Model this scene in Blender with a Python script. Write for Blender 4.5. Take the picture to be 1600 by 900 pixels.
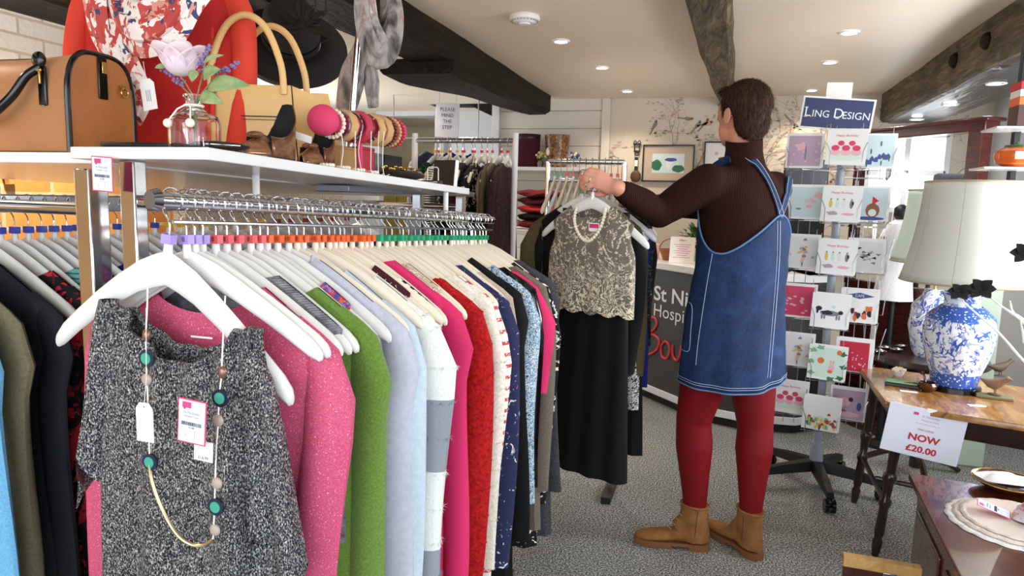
import bpy, bmesh, math, random
from mathutils import Vector, Matrix, noise as mnoise
PI = math.pi
R = math.radians
SC = bpy.context.scene
COL = SC.collection
for _o in list(bpy.data.objects):
    bpy.data.objects.remove(_o)

# ------------------------------------------------------------------ camera
FP = 1067.0; CH = 1.32; ROLL = R(1.5); VPX, VPY = 1124, 322
_dx, _dy = VPX - 800, VPY - 450
_c, _s = math.cos(ROLL), math.sin(ROLL)
_ux = _c * _dx + _s * _dy; _uy = -_s * _dx + _c * _dy
_p = math.atan(-_uy / FP); _ps = math.atan(_ux * math.cos(_p) / FP)
FW = Vector((-math.sin(_ps) * math.cos(_p), math.cos(_ps) * math.cos(_p), -math.sin(_p)))
_r0 = Vector((math.cos(_ps), math.sin(_ps), 0)); _u0 = _r0.cross(FW)
RT = _c * _r0 + _s * _u0; UP = -_s * _r0 + _c * _u0
camd = bpy.data.cameras.new('camera'); cam = bpy.data.objects.new('camera', camd); COL.objects.link(cam)
camd.sensor_width = 36; camd.lens = 36 * FP / 1600; camd.clip_start = 0.05
cam.matrix_world = Matrix(((RT.x, UP.x, -FW.x, 0), (RT.y, UP.y, -FW.y, 0), (RT.z, UP.z, -FW.z, CH), (0, 0, 0, 1)))
SC.camera = cam
def _ray(x, y): return FW + RT * ((x - 800) / FP) + UP * ((450 - y) / FP)
def P(x, y, Y):            # the point seen at pixel x, y that stands Y metres into the shop
    r = _ray(x, y); t = Y / r.y; return Vector((r.x * t, Y, CH + r.z * t))
def PX(x, y, X):           # ... that stands at X across the shop
    r = _ray(x, y); t = X / r.x; return Vector((X, r.y * t, CH + r.z * t))
def PZ(x, y, z):           # ... that lies at height z
    r = _ray(x, y); t = (z - CH) / r.z; return Vector((r.x * t, r.y * t, z))

# ------------------------------------------------------------------ world, light, exposure
SC.view_settings.view_transform = 'Standard'; SC.view_settings.look = 'None'
SC.view_settings.gamma = 1; SC.view_settings.use_curve_mapping = False
SC.view_settings.exposure = 0.74
W = bpy.data.worlds.new('daylight'); SC.world = W; W.use_nodes = True
W.node_tree.nodes['Background'].inputs[0].default_value = (0.86, 0.93, 1.0, 1)
W.node_tree.nodes['Background'].inputs[1].default_value = 1.0
def area(name, loc, target, sx, sy, power, col):
    d = bpy.data.lights.new(name, 'AREA'); d.shape = 'RECTANGLE'; d.size = sx; d.size_y = sy; d.energy = power; d.color = col
    o = bpy.data.objects.new(name, d); COL.objects.link(o); o.location = loc
    o.rotation_euler = (Vector(target) - Vector(loc)).to_track_quat('-Z', 'Y').to_euler(); return o
area('shop_window_daylight', (-0.2, -1.35, 1.6), (-0.2, 3.0, 1.0), 3.6, 1.5, 34, (0.93, 0.97, 1.0))
area('side_window_daylight', (1.9, 0.2, 1.7), (-0.6, 2.6, 0.8), 1.4, 1.2, 16, (0.9, 0.95, 1.0))

area('right_ceiling_fill', (1.86, 2.9, 1.45), (-1.2, 3.6, 2.3), 1.3, 1.0, 52, (0.97, 0.97, 1.0))  # added fill light aimed up at the ceiling; no window in this wall
area('annex_ceiling_fill', (-4.1, 4.8, 1.3), (-1.5, 4.2, 2.2), 1.6, 1.1, 46, (0.97, 0.98, 1.0))  # second added fill, out of view in the annex, to brighten the ceiling
# ------------------------------------------------------------------ colours and materials
def lin(c):
    if isinstance(c, str):
        c = c.lstrip('#'); c = [int(c[i:i + 2], 16) / 255 for i in (0, 2, 4)]
        c = [x / 12.92 if x <= 0.04045 else ((x + 0.055) / 1.055) ** 2.4 for x in c]
    return (c[0], c[1], c[2], 1)
MATS = {}
class NT:
    def __init__(s, name, col, rough=0.6, metal=0.0, spec=0.5):
        s.m = bpy.data.materials.new(name); s.m.use_nodes = True; s.t = s.m.node_tree
        s.b = s.t.nodes['Principled BSDF']
        s.b.inputs['Base Color'].default_value = lin(col); s.b.inputs['Roughness'].default_value = rough
        s.b.inputs['Metallic'].default_value = metal; s.b.inputs['Specular IOR Level'].default_value = spec
        s.tc = None; MATS[name] = s.m
    def l(s, a, b): s.t.links.new(a, b)
    def co(s, scale=(1, 1, 1), rot=(0, 0, 0)):
        if not s.tc: s.tc = s.t.nodes.new('ShaderNodeTexCoord')
        mp = s.t.nodes.new('ShaderNodeMapping'); mp.inputs['Scale'].default_value = scale; mp.inputs['Rotation'].default_value = rot
        s.l(s.tc.outputs['Object'], mp.inputs[0]); return mp.outputs[0]
    def noise(s, scale, detail=3, dist=0, vec=None, rough=0.55):
        o = s.t.nodes.new('ShaderNodeTexNoise'); o.inputs['Scale'].default_value = scale; o.inputs['Detail'].default_value = detail
        o.inputs['Distortion'].default_value = dist; o.inputs['Roughness'].default_value = rough
        s.l(vec if vec else s.co(), o.inputs['Vector']); return o.outputs['Fac']
    def voro(s, scale, feature='F1', out='Distance', vec=None):
        o = s.t.nodes.new('ShaderNodeTexVoronoi'); o.feature = feature; o.inputs['Scale'].default_value = scale
        s.l(vec if vec else s.co(), o.inputs['Vector']); return o.outputs[out]
    def wave(s, scale, dist=0, axis='X', vec=None, detail=2, typ='BANDS'):
        o = s.t.nodes.new('ShaderNodeTexWave'); o.wave_type = typ; o.bands_direction = axis; o.inputs['Scale'].default_value = scale
        o.inputs['Distortion'].default_value = dist; o.inputs['Detail'].default_value = detail
        s.l(vec if vec else s.co(), o.inputs['Vector']); return o.outputs['Fac']
    def ramp(s, fac, stops, const=False):
        o = s.t.nodes.new('ShaderNodeValToRGB'); e = o.color_ramp.elements
        if const: o.color_ramp.interpolation = 'CONSTANT'
        while len(e) < len(stops): e.new(0.5)
        for i, (p, c) in enumerate(stops): e[i].position = p; e[i].color = lin(c)
        s.l(fac, o.inputs[0]); return o.outputs[0]
    def mix(s, fac, a, b):
        o = s.t.nodes.new('ShaderNodeMix'); o.data_type = 'RGBA'
        for v, i in ((fac, 0), (a, 6), (b, 7)):
            if isinstance(v, (str, tuple)): o.inputs[i].default_value = lin(v)
            elif isinstance(v, (int, float)): o.inputs[i].default_value = v
            else: s.l(v, o.inputs[i])
        return o.outputs[2]
    def col(s, c): s.l(c, s.b.inputs['Base Color']); return s
    def bump(s, h, st=0.3, d=0.002):
        o = s.t.nodes.new('ShaderNodeBump'); o.inputs['Strength'].default_value = st; o.inputs['Distance'].default_value = d
        s.l(h, o.inputs['Height']); s.l(o.outputs[0], s.b.inputs['Normal']); return s
    def set(s, **kw):
        for k, v in kw.items(): s.b.inputs[k.replace('_', ' ')].default_value = v
        return s
BW = ('#000000', '#ffffff')
def plain(name, col, rough=0.6, metal=0.0, spec=0.5): NT(name, col, rough, metal, spec); return MATS[name]
def fabric(name, c1, c2=None, scale=300, rough=0.85, bstr=0.35, sheen=0.0):
    n = NT(name, c1, rough, 0, 0.25); f = n.noise(scale, 4)
    n.col(n.ramp(f, ((0.35, c1), (0.68, c2 or c1)))); n.bump(f, bstr, 0.001)
    if sheen: n.b.inputs['Sheen Weight'].default_value = sheen
    return MATS[name]
def wood(name, c1, c2, scale=(3, 3, 40), rough=0.4, coat=0.0, nz=3.0):
    n = NT(name, c1, rough); f = n.noise(nz, 6, 1.5, n.co(scale)); n.col(n.ramp(f, ((0.3, c1), (0.7, c2)))); n.bump(f, 0.15, 0.002)
    n.b.inputs['Coat Weight'].default_value = coat; return MATS[name]
def blobs(name, base, spots, scale=12, rough=0.8, dist=2.0, thr=0.56, fine=None):
    # printed cloth: each colour in its own random patches
    n = NT(name, base, rough, 0, 0.3); cur = base
    for i, (c, sc, t) in enumerate(spots):
        v = n.co((1, 1, 1), (i * 1.3, i * 0.7, i * 2.1)); f = n.noise(scale * sc, 3, dist, v)
        cur = n.mix(n.ramp(f, ((0, BW[0]), (t, BW[1])), True), cur, c)
    n.col(cur); n.bump(n.noise(400, 2), 0.15, 0.001); return MATS[name]
def stripes(name, c1, c2, scale=20, axis='Z', rough=0.85, thr=0.5, dist=0):
    n = NT(name, c1, rough, 0, 0.3); n.col(n.ramp(n.wave(scale, dist, axis), ((0, c1), (thr, c2)), True)); n.bump(n.noise(400), 0.2, 0.001); return MATS[name]
def M(n): return MATS[n]

plain('white_paint', '#e9e9ea', 0.35); plain('white_gloss', '#e4e4e3', 0.18); plain('hanger_white', '#e0e0de', 0.3)
plain('hanger_cream', '#eadfcb', 0.35); plain('chrome', '#c9cbd0', 0.12, 1.0); plain('chrome_dark', '#8d8f95', 0.2, 1.0)
plain('steel', '#a6aab0', 0.3, 1.0); plain('grey_metal', '#7d828b', 0.35, 0.6); plain('black', '#0b0b0d', 0.5); plain('black_gloss', '#0b0a0b', 0.15)
plain('gold', '#c9a25a', 0.25, 1.0); plain('brass_chain', '#cdbb97', 0.35, 1.0); plain('paper', '#f1efec', 0.7); plain('paper_blue', '#dcdfee', 0.7)
plain('pink_edge', '#d0446f', 0.6); plain('magenta', '#c8407a', 0.6); plain('ink', '#2b2f38', 0.7); plain('ink_grey', '#8d93a0', 0.7); plain('ink_red', '#b3232c', 0.6)
plain('ink_pink', '#d06a8a', 0.6); plain('pearl', '#ebe2cd', 0.22); plain('turquoise', '#3f9c86', 0.35); plain('navy_enamel', '#17263a', 0.25)
plain('skin', '#c98a72', 0.5).node_tree.nodes['Principled BSDF'].inputs['Subsurface Weight'].default_value = 0.08
for nm, c in (('lilac', '#a692d8'), ('coral', '#e25a62'), ('orange', '#e8642e'), ('green', '#2ba071'), ('blue', '#1f3fb0'), ('yellow', '#e0b321'), ('dkred', '#8a1f2b'), ('red', '#c8242c')):
    plain('cube_' + nm, c, 0.3)
plain('tag_cord', '#e8e4da', 0.8)
n = NT('glass', '#ffffff', 0.02); n.set(Transmission_Weight=1.0, IOR=1.45)
n = NT('mirror_glass', '#e6ecee', 0.02, 1.0)
n = NT('lens', '#ffffff', 0.5); n.set(Emission_Color=(1, 0.9, 0.75, 1), Emission_Strength=9)
n = NT('lens_cool', '#ffffff', 0.5); n.set(Emission_Color=(0.85, 0.93, 1, 1), Emission_Strength=14)

# ------------------------------------------------------------------ mesh builder
class MB:
    def __init__(s): s.v = []; s.f = []; s.mi = []; s.cur = 0
    def mat(s, i): s.cur = i; return s
    def add(s, vs, fs):
        b = len(s.v); s.v += [tuple(x) for x in vs]
        for f in fs: s.f.append([b + i for i in f]); s.mi.append(s.cur)
        return s
    def box(s, c, d, rz=0, rx=0, ry=0):
        m = Matrix.Rotation(rz, 3, 'Z') @ Matrix.Rotation(ry, 3, 'Y') @ Matrix.Rotation(rx, 3, 'X'); c = Vector(c)
        vs = [c + m @ Vector((x * d[0] / 2, y * d[1] / 2, z * d[2] / 2)) for x in (-1, 1) for y in (-1, 1) for z in (-1, 1)]
        return s.add(vs, [(0, 1, 3, 2), (4, 6, 7, 5), (0, 4, 5, 1), (2, 3, 7, 6), (0, 2, 6, 4), (1, 5, 7, 3)])
    def box2(s, a, b): return s.box([(a[i] + b[i]) / 2 for i in range(3)], [abs(b[i] - a[i]) for i in range(3)])
    def loft(s, rings, closed=True, cap=True, loop=False):
        n = len(rings[0]); vs = [p for r in rings for p in r]; fs = []
        m = len(rings)
        for i in range(m if loop else m - 1):
            j = (i + 1) % m
            for k in range(n if closed else n - 1):
                l = (k + 1) % n; fs.append((i * n + k, i * n + l, j * n + l, j * n + k))
        if cap and closed and not loop: fs += [tuple(range(n - 1, -1, -1)), tuple(range((m - 1) * n, m * n))]
        return s.add(vs, fs)
    def tube(s, pts, r, n=8, loop=False, flat=1.0, nrm=None, cap=True):
        pts = [Vector(p) for p in pts]; m = len(pts); rings = []; prev = None
        for i in range(m):
            a = pts[(i - 1) % m] if (loop or i) else pts[0]; b = pts[(i + 1) % m] if (loop or i < m - 1) else pts[-1]
            t = (b - a).normalized() if (b - a).length > 1e-9 else Vector((0, 0, 1))
            if nrm is not None:
                h = Vector(nrm[i] if isinstance(nrm, list) else nrm)
            elif prev is None: h = Vector((0, 0, 1)) if abs(t.z) < 0.9 else Vector((1, 0, 0))
            else: h = prev
            u = h - t * h.dot(t)
            u = u.normalized() if u.length > 1e-6 else t.orthogonal().normalized()
            prev = u; w = t.cross(u); rr = r(i / (m - 1)) if callable(r) else (r[i] if isinstance(r, (list, tuple)) else r)
            rings.append([pts[i] + u * (math.cos(2 * PI * k / n) * rr * flat) + w * (math.sin(2 * PI * k / n) * rr) for k in range(n)])
        return s.loft(rings, True, cap, loop)
    def cyl(s, a, b, r, n=16, r2=None): return s.tube([a, b], [r, r if r2 is None else r2], n)
    def lathe(s, prof, n=32, o=(0, 0, 0), cap=True, fn=None):
        o = Vector(o); rings = []
        for r, z in prof: rings.append([o + Vector((r * (fn(k / n, z) if fn else 1) * math.cos(2 * PI * k / n), r * (fn(k / n, z) if fn else 1) * math.sin(2 * PI * k / n), z)) for k in range(n)])
        return s.loft(rings, True, cap)
    def ell(s, c, r, n=16, m=10, rot=None):
        c = Vector(c); r = (r, r, r) if isinstance(r, (int, float)) else r; rings = []
        for i in range(m + 1):
            t = PI * i / m; t = min(max(t, 0.02), PI - 0.02)
            ring = []
            for k in range(n):
                p = Vector((r[0] * math.sin(t) * math.cos(2 * PI * k / n), r[1] * math.sin(t) * math.sin(2 * PI * k / n), -r[2] * math.cos(t)))
                ring.append(c + (rot @ p if rot else p))
            rings.append(ring)
        return s.loft(rings)
    def prism(s, pts, o, u, w, d):       # outline pts (a, b) in plane (u, w) at o, thickness vector d
        o, u, w, d = Vector(o), Vector(u), Vector(w), Vector(d); n = len(pts)
        A = [o + u * a + w * b for a, b in pts]; B = [p + d for p in A]
        return s.add(A + B, [tuple(range(n - 1, -1, -1)), tuple(range(n, 2 * n))] + [(i, (i + 1) % n, n + (i + 1) % n, n + i) for i in range(n)])
    def disc(s, o, u, w, r, r2=None, n=14, d=None, amp=0, ph=0):
        pts = [((r) * (1 + amp * math.sin(5 * 2 * PI * k / n + ph)) * math.cos(2 * PI * k / n), (r2 or r) * (1 + amp * math.sin(5 * 2 * PI * k / n + ph)) * math.sin(2 * PI * k / n)) for k in range(n)]
        if d is None:
            o, u, w = Vector(o), Vector(u), Vector(w); return s.add([o + u * a + w * b for a, b in pts], [tuple(range(n))])
        return s.prism(pts, o, u, w, d)
    def mesh(s, name, mats, smooth=True, fixn=True):
        me = bpy.data.meshes.new(name); me.from_pydata(s.v, [], s.f)
        for m in (mats if isinstance(mats, (list, tuple)) else [mats]): me.materials.append(M(m) if isinstance(m, str) else m)
        for i, p in enumerate(me.polygons): p.material_index = s.mi[i]; p.use_smooth = smooth
        if fixn:
            b = bmesh.new(); b.from_mesh(me); bmesh.ops.recalc_face_normals(b, faces=b.faces); b.to_mesh(me); b.free()
        if smooth: me.set_sharp_from_angle(angle=R(38))
        me.update(); return me
    def obj(s, name, mats, parent=None, bevel=0, smooth=True, sub=0, solid=0, fixn=True):
        o = bpy.data.objects.new(name, s.mesh(name, mats, smooth, fixn)); COL.objects.link(o)
        if parent: o.parent = parent
        if solid: k = o.modifiers.new('thickness', 'SOLIDIFY'); k.thickness = solid; k.offset = 0
        if bevel: k = o.modifiers.new('bevel', 'BEVEL'); k.width = bevel; k.segments = 2; k.limit_method = 'ANGLE'; k.angle_limit = R(40)
        if sub: k = o.modifiers.new('sub', 'SUBSURF'); k.levels = k.render_levels = sub
        return o
def tag(o, label, cat, group=None, kind=None):
    o['label'] = label; o['category'] = cat
    if group: o['group'] = group
    if kind: o['kind'] = kind
    return o
def thing(name, label, cat, loc=(0, 0, 0), rot=(0, 0, 0), group=None):
    o = bpy.data.objects.new(name, None); o.empty_display_size = 0.05; COL.objects.link(o); o.location = loc; o.rotation_euler = rot
    return tag(o, label, cat, group)
def struct(o): o['kind'] = 'structure'; return o
def copy_tree(o, parent=None):
    c = o.copy(); COL.objects.link(c); c.parent = parent
    for ch in list(o.children): copy_tree(ch, c)
    return c
_dg = []
def lettering(txt, size, mat, parent, loc, rot=(PI / 2, 0, 0), ax='CENTER', name='lettering', ext=0.0004, bold=0.0, sx=1.0, space=1.0):
    cu = bpy.data.curves.new(name, 'FONT'); cu.body = txt; cu.size = size; cu.align_x = ax; cu.align_y = 'CENTER'; cu.extrude = ext; cu.offset = bold; cu.space_character = space; cu.resolution_u = 3
    t = bpy.data.objects.new(name, cu); COL.objects.link(t)
    bpy.context.view_layer.update(); me = bpy.data.meshes.new_from_object(t.evaluated_get(bpy.context.evaluated_depsgraph_get()))
    bpy.data.objects.remove(t); bpy.data.curves.remove(cu)
    me.materials.clear(); me.materials.append(M(mat)); o = bpy.data.objects.new(name, me); COL.objects.link(o)
    o.location = loc; o.rotation_euler = rot; o.scale = (sx, 1, 1)
    if parent: o.parent = parent
    return o
def remesh(mb, name, mat, voxel, smooth=4, parent=None, mats=None):
    me = mb.mesh(name, mats or mat); o = bpy.data.objects.new(name, me); COL.objects.link(o)
    k = o.modifiers.new('r', 'REMESH'); k.mode = 'VOXEL'; k.voxel_size = voxel; k.use_smooth_shade = True
    if smooth: k = o.modifiers.new('s', 'SMOOTH'); k.factor = 0.5; k.iterations = smooth
    bpy.context.view_layer.update()
    m2 = bpy.data.meshes.new_from_object(o.evaluated_get(bpy.context.evaluated_depsgraph_get())); o.modifiers.clear(); o.data = m2
    m2.materials.clear(); m2.materials.append(M(mat))
    for p in m2.polygons: p.use_smooth = True
    o.parent = parent; return o
def arc(c, r, a0, a1, n, u=(1, 0, 0), w=(0, 0, 1)):
    c, u, w = Vector(c), Vector(u), Vector(w)
    return [c + u * (r * math.cos(a0 + (a1 - a0) * i / n)) + w * (r * math.sin(a0 + (a1 - a0) * i / n)) for i in range(n + 1)]
def spline(pts, k=6):       # Catmull-Rom through the points
    pts = [Vector(p) for p in pts]; out = []
    for i in range(len(pts) - 1):
        a = pts[i - 1] if i else pts[0]; b = pts[i]; c = pts[i + 1]; d = pts[i + 2] if i + 2 < len(pts) else pts[-1]
        for j in range(k):
            t = j / k; out.append(0.5 * ((2 * b) + (c - a) * t + (2 * a - 5 * b + 4 * c - d) * t * t + (3 * b - a - 3 * c + d) * t ** 3))
    out.append(pts[-1]); return out
XA, YA, ZA = Vector((1, 0, 0)), Vector((0, 1, 0)), Vector((0, 0, 1))
exec_parts = []
# ================================================================== THE ROOM
n = NT('carpet', '#6c6d6e', 0.95, 0, 0.1)
f = n.noise(150, 3, 0, n.co()); g = n.noise(2.2, 3)
c1 = n.ramp(f, ((0.36, '#3c3d3c'), (0.5, '#7f817f'), (0.64, '#cccdc9'))); n.col(n.mix(n.ramp(g, ((0.4, BW[0]), (0.62, '#2c2c2c'))), c1, '#72665a')); n.bump(f, 0.8, 0.006)
n = NT('ceiling_plaster', '#e4d6c2', 0.45); n.bump(n.noise(9, 3), 0.12, 0.01); n.b.inputs['Specular IOR Level'].default_value = 0.3
n = NT('wall_cream', '#d3c8b8', 0.8); n.bump(n.noise(60), 0.1, 0.002)
n = NT('plank_white', '#cfc9bf', 0.5); n.bump(n.noise(30, 3, 0, n.co((1, 1, 8))), 0.1, 0.002)
n = NT('wall_white', '#cdd0d2', 0.7); n.bump(n.noise(25), 0.25, 0.004)
n = NT('old_beam', '#4a4032', 0.75)
f = n.noise(4, 7, 1.2, n.co((7, 1, 7))); n.col(n.ramp(f, ((0.3, '#2a2018'), (0.5, '#51452f'), (0.72, '#7b6c50')))); n.bump(f, 0.8, 0.02)
n = NT('dark_beam', '#1d1713', 0.6, 0, 0.2)
f = n.noise(4, 7, 1.2, n.co((7, 1.2, 7))); n.col(n.ramp(f, ((0.3, '#0a0706'), (0.55, '#1a120b'), (0.75, '#332313')))); n.bump(f, 0.6, 0.02)
n = NT('soffit', '#22242b', 0.28); f = n.noise(3, 5, 1.0, n.co((6, 1, 6))); n.col(n.ramp(f, ((0.3, '#15161c'), (0.7, '#3a3a3c')))); n.bump(f, 0.5, 0.02)
n = NT('yellow_brick', '#d09a55', 0.8)
br = n.t.nodes.new('ShaderNodeTexBrick'); n.l(n.co((1, 1, 1), (0, -PI / 2, -PI / 2)), br.inputs['Vector'])
br.inputs['Color1'].default_value = lin('#d9a052'); br.inputs['Color2'].default_value = lin('#b9783a'); br.inputs['Mortar'].default_value = lin('#c9b48e')
br.inputs['Scale'].default_value = 1.0; br.inputs['Brick Width'].default_value = 0.22; br.inputs['Row Height'].default_value = 0.072; br.inputs['Mortar Size'].default_value = 0.008
n.col(n.mix(n.ramp(n.noise(14, 4), ((0.3, BW[0]), (0.75, '#999999'))), br.outputs['Color'], '#8a5a2c')); n.bump(br.outputs['Fac'], -0.6, 0.01)
n = NT('white_brick', '#ebe6dc', 0.7)
br = n.t.nodes.new('ShaderNodeTexBrick'); n.l(n.co((1, 1, 1), (0, -PI / 2, -PI / 2)), br.inputs['Vector'])
br.inputs['Color1'].default_value = lin('#f2ede4'); br.inputs['Color2'].default_value = lin('#e6ddcf'); br.inputs['Mortar'].default_value = lin('#cdbfa8')
br.inputs['Scale'].default_value = 1.0; br.inputs['Brick Width'].default_value = 0.22; br.inputs['Row Height'].default_value = 0.072; br.inputs['Mortar Size'].default_value = 0.006
n.col(br.outputs['Color']); n.bump(n.noise(40, 4), 0.5, 0.01)
n = NT('roughcast', '#a79c8c', 0.95); f = n.noise(140, 3); n.col(n.ramp(f, ((0.35, '#7b7268'), (0.65, '#c9beb0')))); n.bump(f, 0.9, 0.01)
wood('mahogany', '#351210', '#50201b', (2, 2, 14), 0.25, 0.4); wood('dark_oak', '#160d0a', '#33180f', (4, 4, 14), 0.3, 0.3)
plain('branch', '#a39789', 0.8); plain('bird_dark', '#8b8580', 0.8); plain('bird_red', '#c09a8a', 0.8); plain('leaf_pale', '#a9a890', 0.8)

WY = 5.95
struct(MB().box2((-4.2, -1.6, -0.05), (2.3, 8.2, 0)).obj('floor', 'carpet'))
struct(MB().box2((-4.2, -1.6, 2.2), (2.3, 8.2, 2.25)).obj('ceiling', 'ceiling_plaster'))
# back wall: wallpaper with branches and birds, drawn in the wall's own mesh
b = MB(); b.box2((-0.95, WY, 0), (2.0, WY + 0.1, 2.2))
rnd = random.Random(5)
def branch(x, z, a, L, w, dep):
    pts = [(x, z)]; st = max(3, int(L / 0.04))
    for i in range(st):
        a += rnd.uniform(-0.42, 0.42); x += math.cos(a) * L / st; z += math.sin(a) * L / st; pts.append((x, z))
        if x < -0.9 or x > 1.9 or z > 2.19: break
    vs = []; k = len(pts)
    for i, (px, pz) in enumerate(pts):
        q = pts[min(i + 1, k - 1)]; o = pts[max(i - 1, 0)]; t = Vector((q[0] - o[0], q[1] - o[1])); t = t.normalized() if t.length else Vector((1, 0)); ww = w * (1 - 0.6 * i / k)
        vs += [(px - t.y * ww, WY - 0.0015, pz + t.x * ww), (px + t.y * ww, WY - 0.0015, pz - t.x * ww)]
    b.mat(1).add(vs, [(2 * i, 2 * i + 1, 2 * i + 3, 2 * i + 2) for i in range(k - 1)])
    for (px, pz) in pts[1:]:
        if rnd.random() < 0.45: b.mat(rnd.choice((4, 4, 3, 1))).disc((px + rnd.uniform(-.02, .02), WY - 0.002, pz + rnd.uniform(-.02, .02)), XA, ZA, rnd.uniform(.007, .017), rnd.uniform(.004, .009), 7)
    if dep:
        for _ in range(3):
            px, pz = rnd.choice(pts[1:]); branch(px, pz, a + rnd.choice((-1, 1)) * rnd.uniform(0.4, 1.1), L * 0.62, w * 0.6, dep - 1)
for x0 in (-0.75, -0.25, 0.35, 0.95, 1.5):
    branch(x0, 1.0, PI / 2 + rnd.uniform(-.15, .15), 1.0, 0.005, 3); branch(x0 + 0.2, 1.6, rnd.uniform(0.3, 1.2), 0.6, 0.004, 3); branch(x0 - .1, 1.7, rnd.uniform(1.6, 2.6), 0.5, 0.004, 3)
for i in range(16):
    x, z = rnd.uniform(-.85, 1.2), rnd.uniform(1.5, 2.12); a = rnd.uniform(-.9, 1.2); u = Vector((math.cos(a), 0, math.sin(a))); w = Vector((-u.z, 0, u.x)); o = Vector((x, WY - 0.0025, z))
    b.mat(2 if i % 3 else 3).disc(o, u, w, 0.035, 0.015, 12); b.mat(2).disc(o + u * 0.032 + w * .006, u, w, 0.012, 0.011, 9)
    b.add([o - u * 0.03 + w * .006, o - u * .09 + w * 0.004, o - u * .085 - w * 0.01, o - u * .03 - w * .008], [(0, 1, 2, 3)])
struct(b.obj('wall_back', ['wall_cream', 'branch', 'bird_dark', 'bird_red', 'leaf_pale'], smooth=False, fixn=False))
b = MB()
for i in range(15): b.box2((-1.92, WY - 0.03, 0.15 * i + 0.003), (-0.99, WY + 0.05, 0.15 * (i + 1)))
b.box2((-1.93, WY - 0.01, 0), (-0.99, WY + .09, 2.2)); struct(b.obj('wall_back_planked', 'plank_white', bevel=0.004))
struct(MB().box2((-1.0, WY - 0.06, 0), (-0.93, WY + 0.03, 2.2)).obj('trim_1', 'plank_white', bevel=0.004))
struct(MB().box2((-1.98, WY - 0.07, 0), (-1.91, WY + 0.4, 2.2)).obj('trim_2', 'wall_white', bevel=0.004))
# annex behind the step, with the lit doorway
DL, DR = P(640, 260, 6.6).x, P(682, 260, 6.6).x; DT = P(665, 182, 6.6).z
struct(MB().box2((-4.2, 6.6, 0), (DL - 0.35, 6.7, 2.2)).box2((DR, 6.6, 0), (-1.9, 6.7, 2.2)).box2((DL - 0.36, 6.6, DT), (DR + .01, 6.7, 2.2)).obj('wall_annex', 'wall_white'))
b = MB(); b.box2((DR, 6.54, 0), (DR + 0.10, 6.62, DT + 0.08)).box2((DL - 0.36, 6.54, DT), (DR + 0.0, 6.62, DT + 0.08)).box2((DR + 0.015, 6.52, 0), (DR + .03, 6.55, DT)); struct(b.obj('door_1', 'wall_white', bevel=0.004))
struct(MB().box2((-4.2, 8.0, 0), (-1.9, 8.1, 2.2)).obj('wall_far_room', plain('far_room_wall', '#f3e7c6', 0.8)))
b = MB()
for i in range(9): b.box2((-4.1 + i * 0.2, 7.9, 0), (-3.91 + i * 0.2, 7.96, 1.72))
struct(b.obj('trim_3', plain('yellow_panelling', '#e6c05a', 0.6), bevel=0.005))
struct(MB().box2((-4.3, -1.6, 0), (-4.2, 8.2, 2.2)).obj('wall_left_rear', 'wall_white'))
struct(MB().box2((-2.95, -1.6, 0), (-2.8, 3.0, 1.62)).obj('wall_left', 'yellow_brick'))
struct(MB().box2((-2.95, -1.6, 1.62), (-2.8, 3.0, 2.2)).obj('wall_left_upper', 'white_brick'))
struct(MB().box2((-2.95, 3.0, 0), (-2.72, 4.6, 1.62)).obj('wall_left_pier', 'roughcast'))
b = MB().box2((-3.0, -1.6, 2.03), (-2.5, 3.4, 2.2)); struct(b.obj('trim_4', 'dark_beam', bevel=0.015))
# arched recess ring of brick on the left wall
b = MB(); b.tube(arc((-2.79, 2.02, 1.335), 0.10, 0, PI, 14, (0, 1, 0)), 0.022, 8).tube(arc((-2.79, 2.02, 1.335), 0.045, 0, PI, 10, (0, 1, 0)), 0.018, 8); struct(b.obj('trim_5', 'yellow_brick'))
# beams
def beam(name, stations, mat, seed, n=22):
    # stations: (y, x0, x1, z0, z1); hewn edges wander a little
    rings = []
    def at(y):
        for i in range(len(stations) - 1):
            a, c = stations[i], stations[i + 1]
            if y <= c[0] + 1e-6: t = (y - a[0]) / (c[0] - a[0]); return [a[k] + (c[k] - a[k]) * t for k in range(1, 5)]
        return list(stations[-1][1:])
    y0, y1 = stations[0][0], stations[-1][0]
    for i in range(n + 1):
        y = y0 + (y1 - y0) * i / n; x0, x1, z0, z1 = at(y); q = lambda k: 0.014 * mnoise.noise(Vector((y * 1.7, seed, k * 3.1)))
        e = 0.02
        rings.append([(x0 + q(1), y, z1), (x0 + q(1), y, z0 + e + q(3)), (x0 + e + q(1), y, z0 + q(3)), (x1 - e + q(2), y, z0 + q(4)), (x1 + q(2), y, z0 + e + q(4)), (x1 + q(2) * 1.5, y, z1)])
    return struct(MB().loft(rings).obj(name, mat))
beam('trim_6', [(-1.5, -1.72, -1.39, 2.05, 2.21), (5.72, -1.68, -1.41, 2.06, 2.21)], 'dark_beam', 1)
beam('trim_7', [(3.55, -1.86, -1.42, 2.0, 2.08), (3.8, -1.86, -1.42, 1.99, 2.08), (4.6, -1.72, -1.42, 2.02, 2.08), (5.7, -1.6, -1.42, 2.04, 2.08)], 'dark_beam', 2)
beam('trim_8', [(-1.5, -0.20, 0.0, 2.1, 2.21), (3.2, -0.175, 0.0, 2.1, 2.21), (4.3, -0.13, 0.03, 2.1, 2.21), (5.95, -0.045, 0.07, 2.12, 2.21)], 'old_beam', 3)
beam('trim_9', [(-1.5, 1.10, 1.6, 1.985, 2.21), (2.5, 1.12, 1.6, 1.985, 2.21), (4.2, 1.13, 1.55, 1.985, 2.21), (6.0, 1.14, 1.5, 1.995, 2.21)], 'old_beam', 4)
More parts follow.
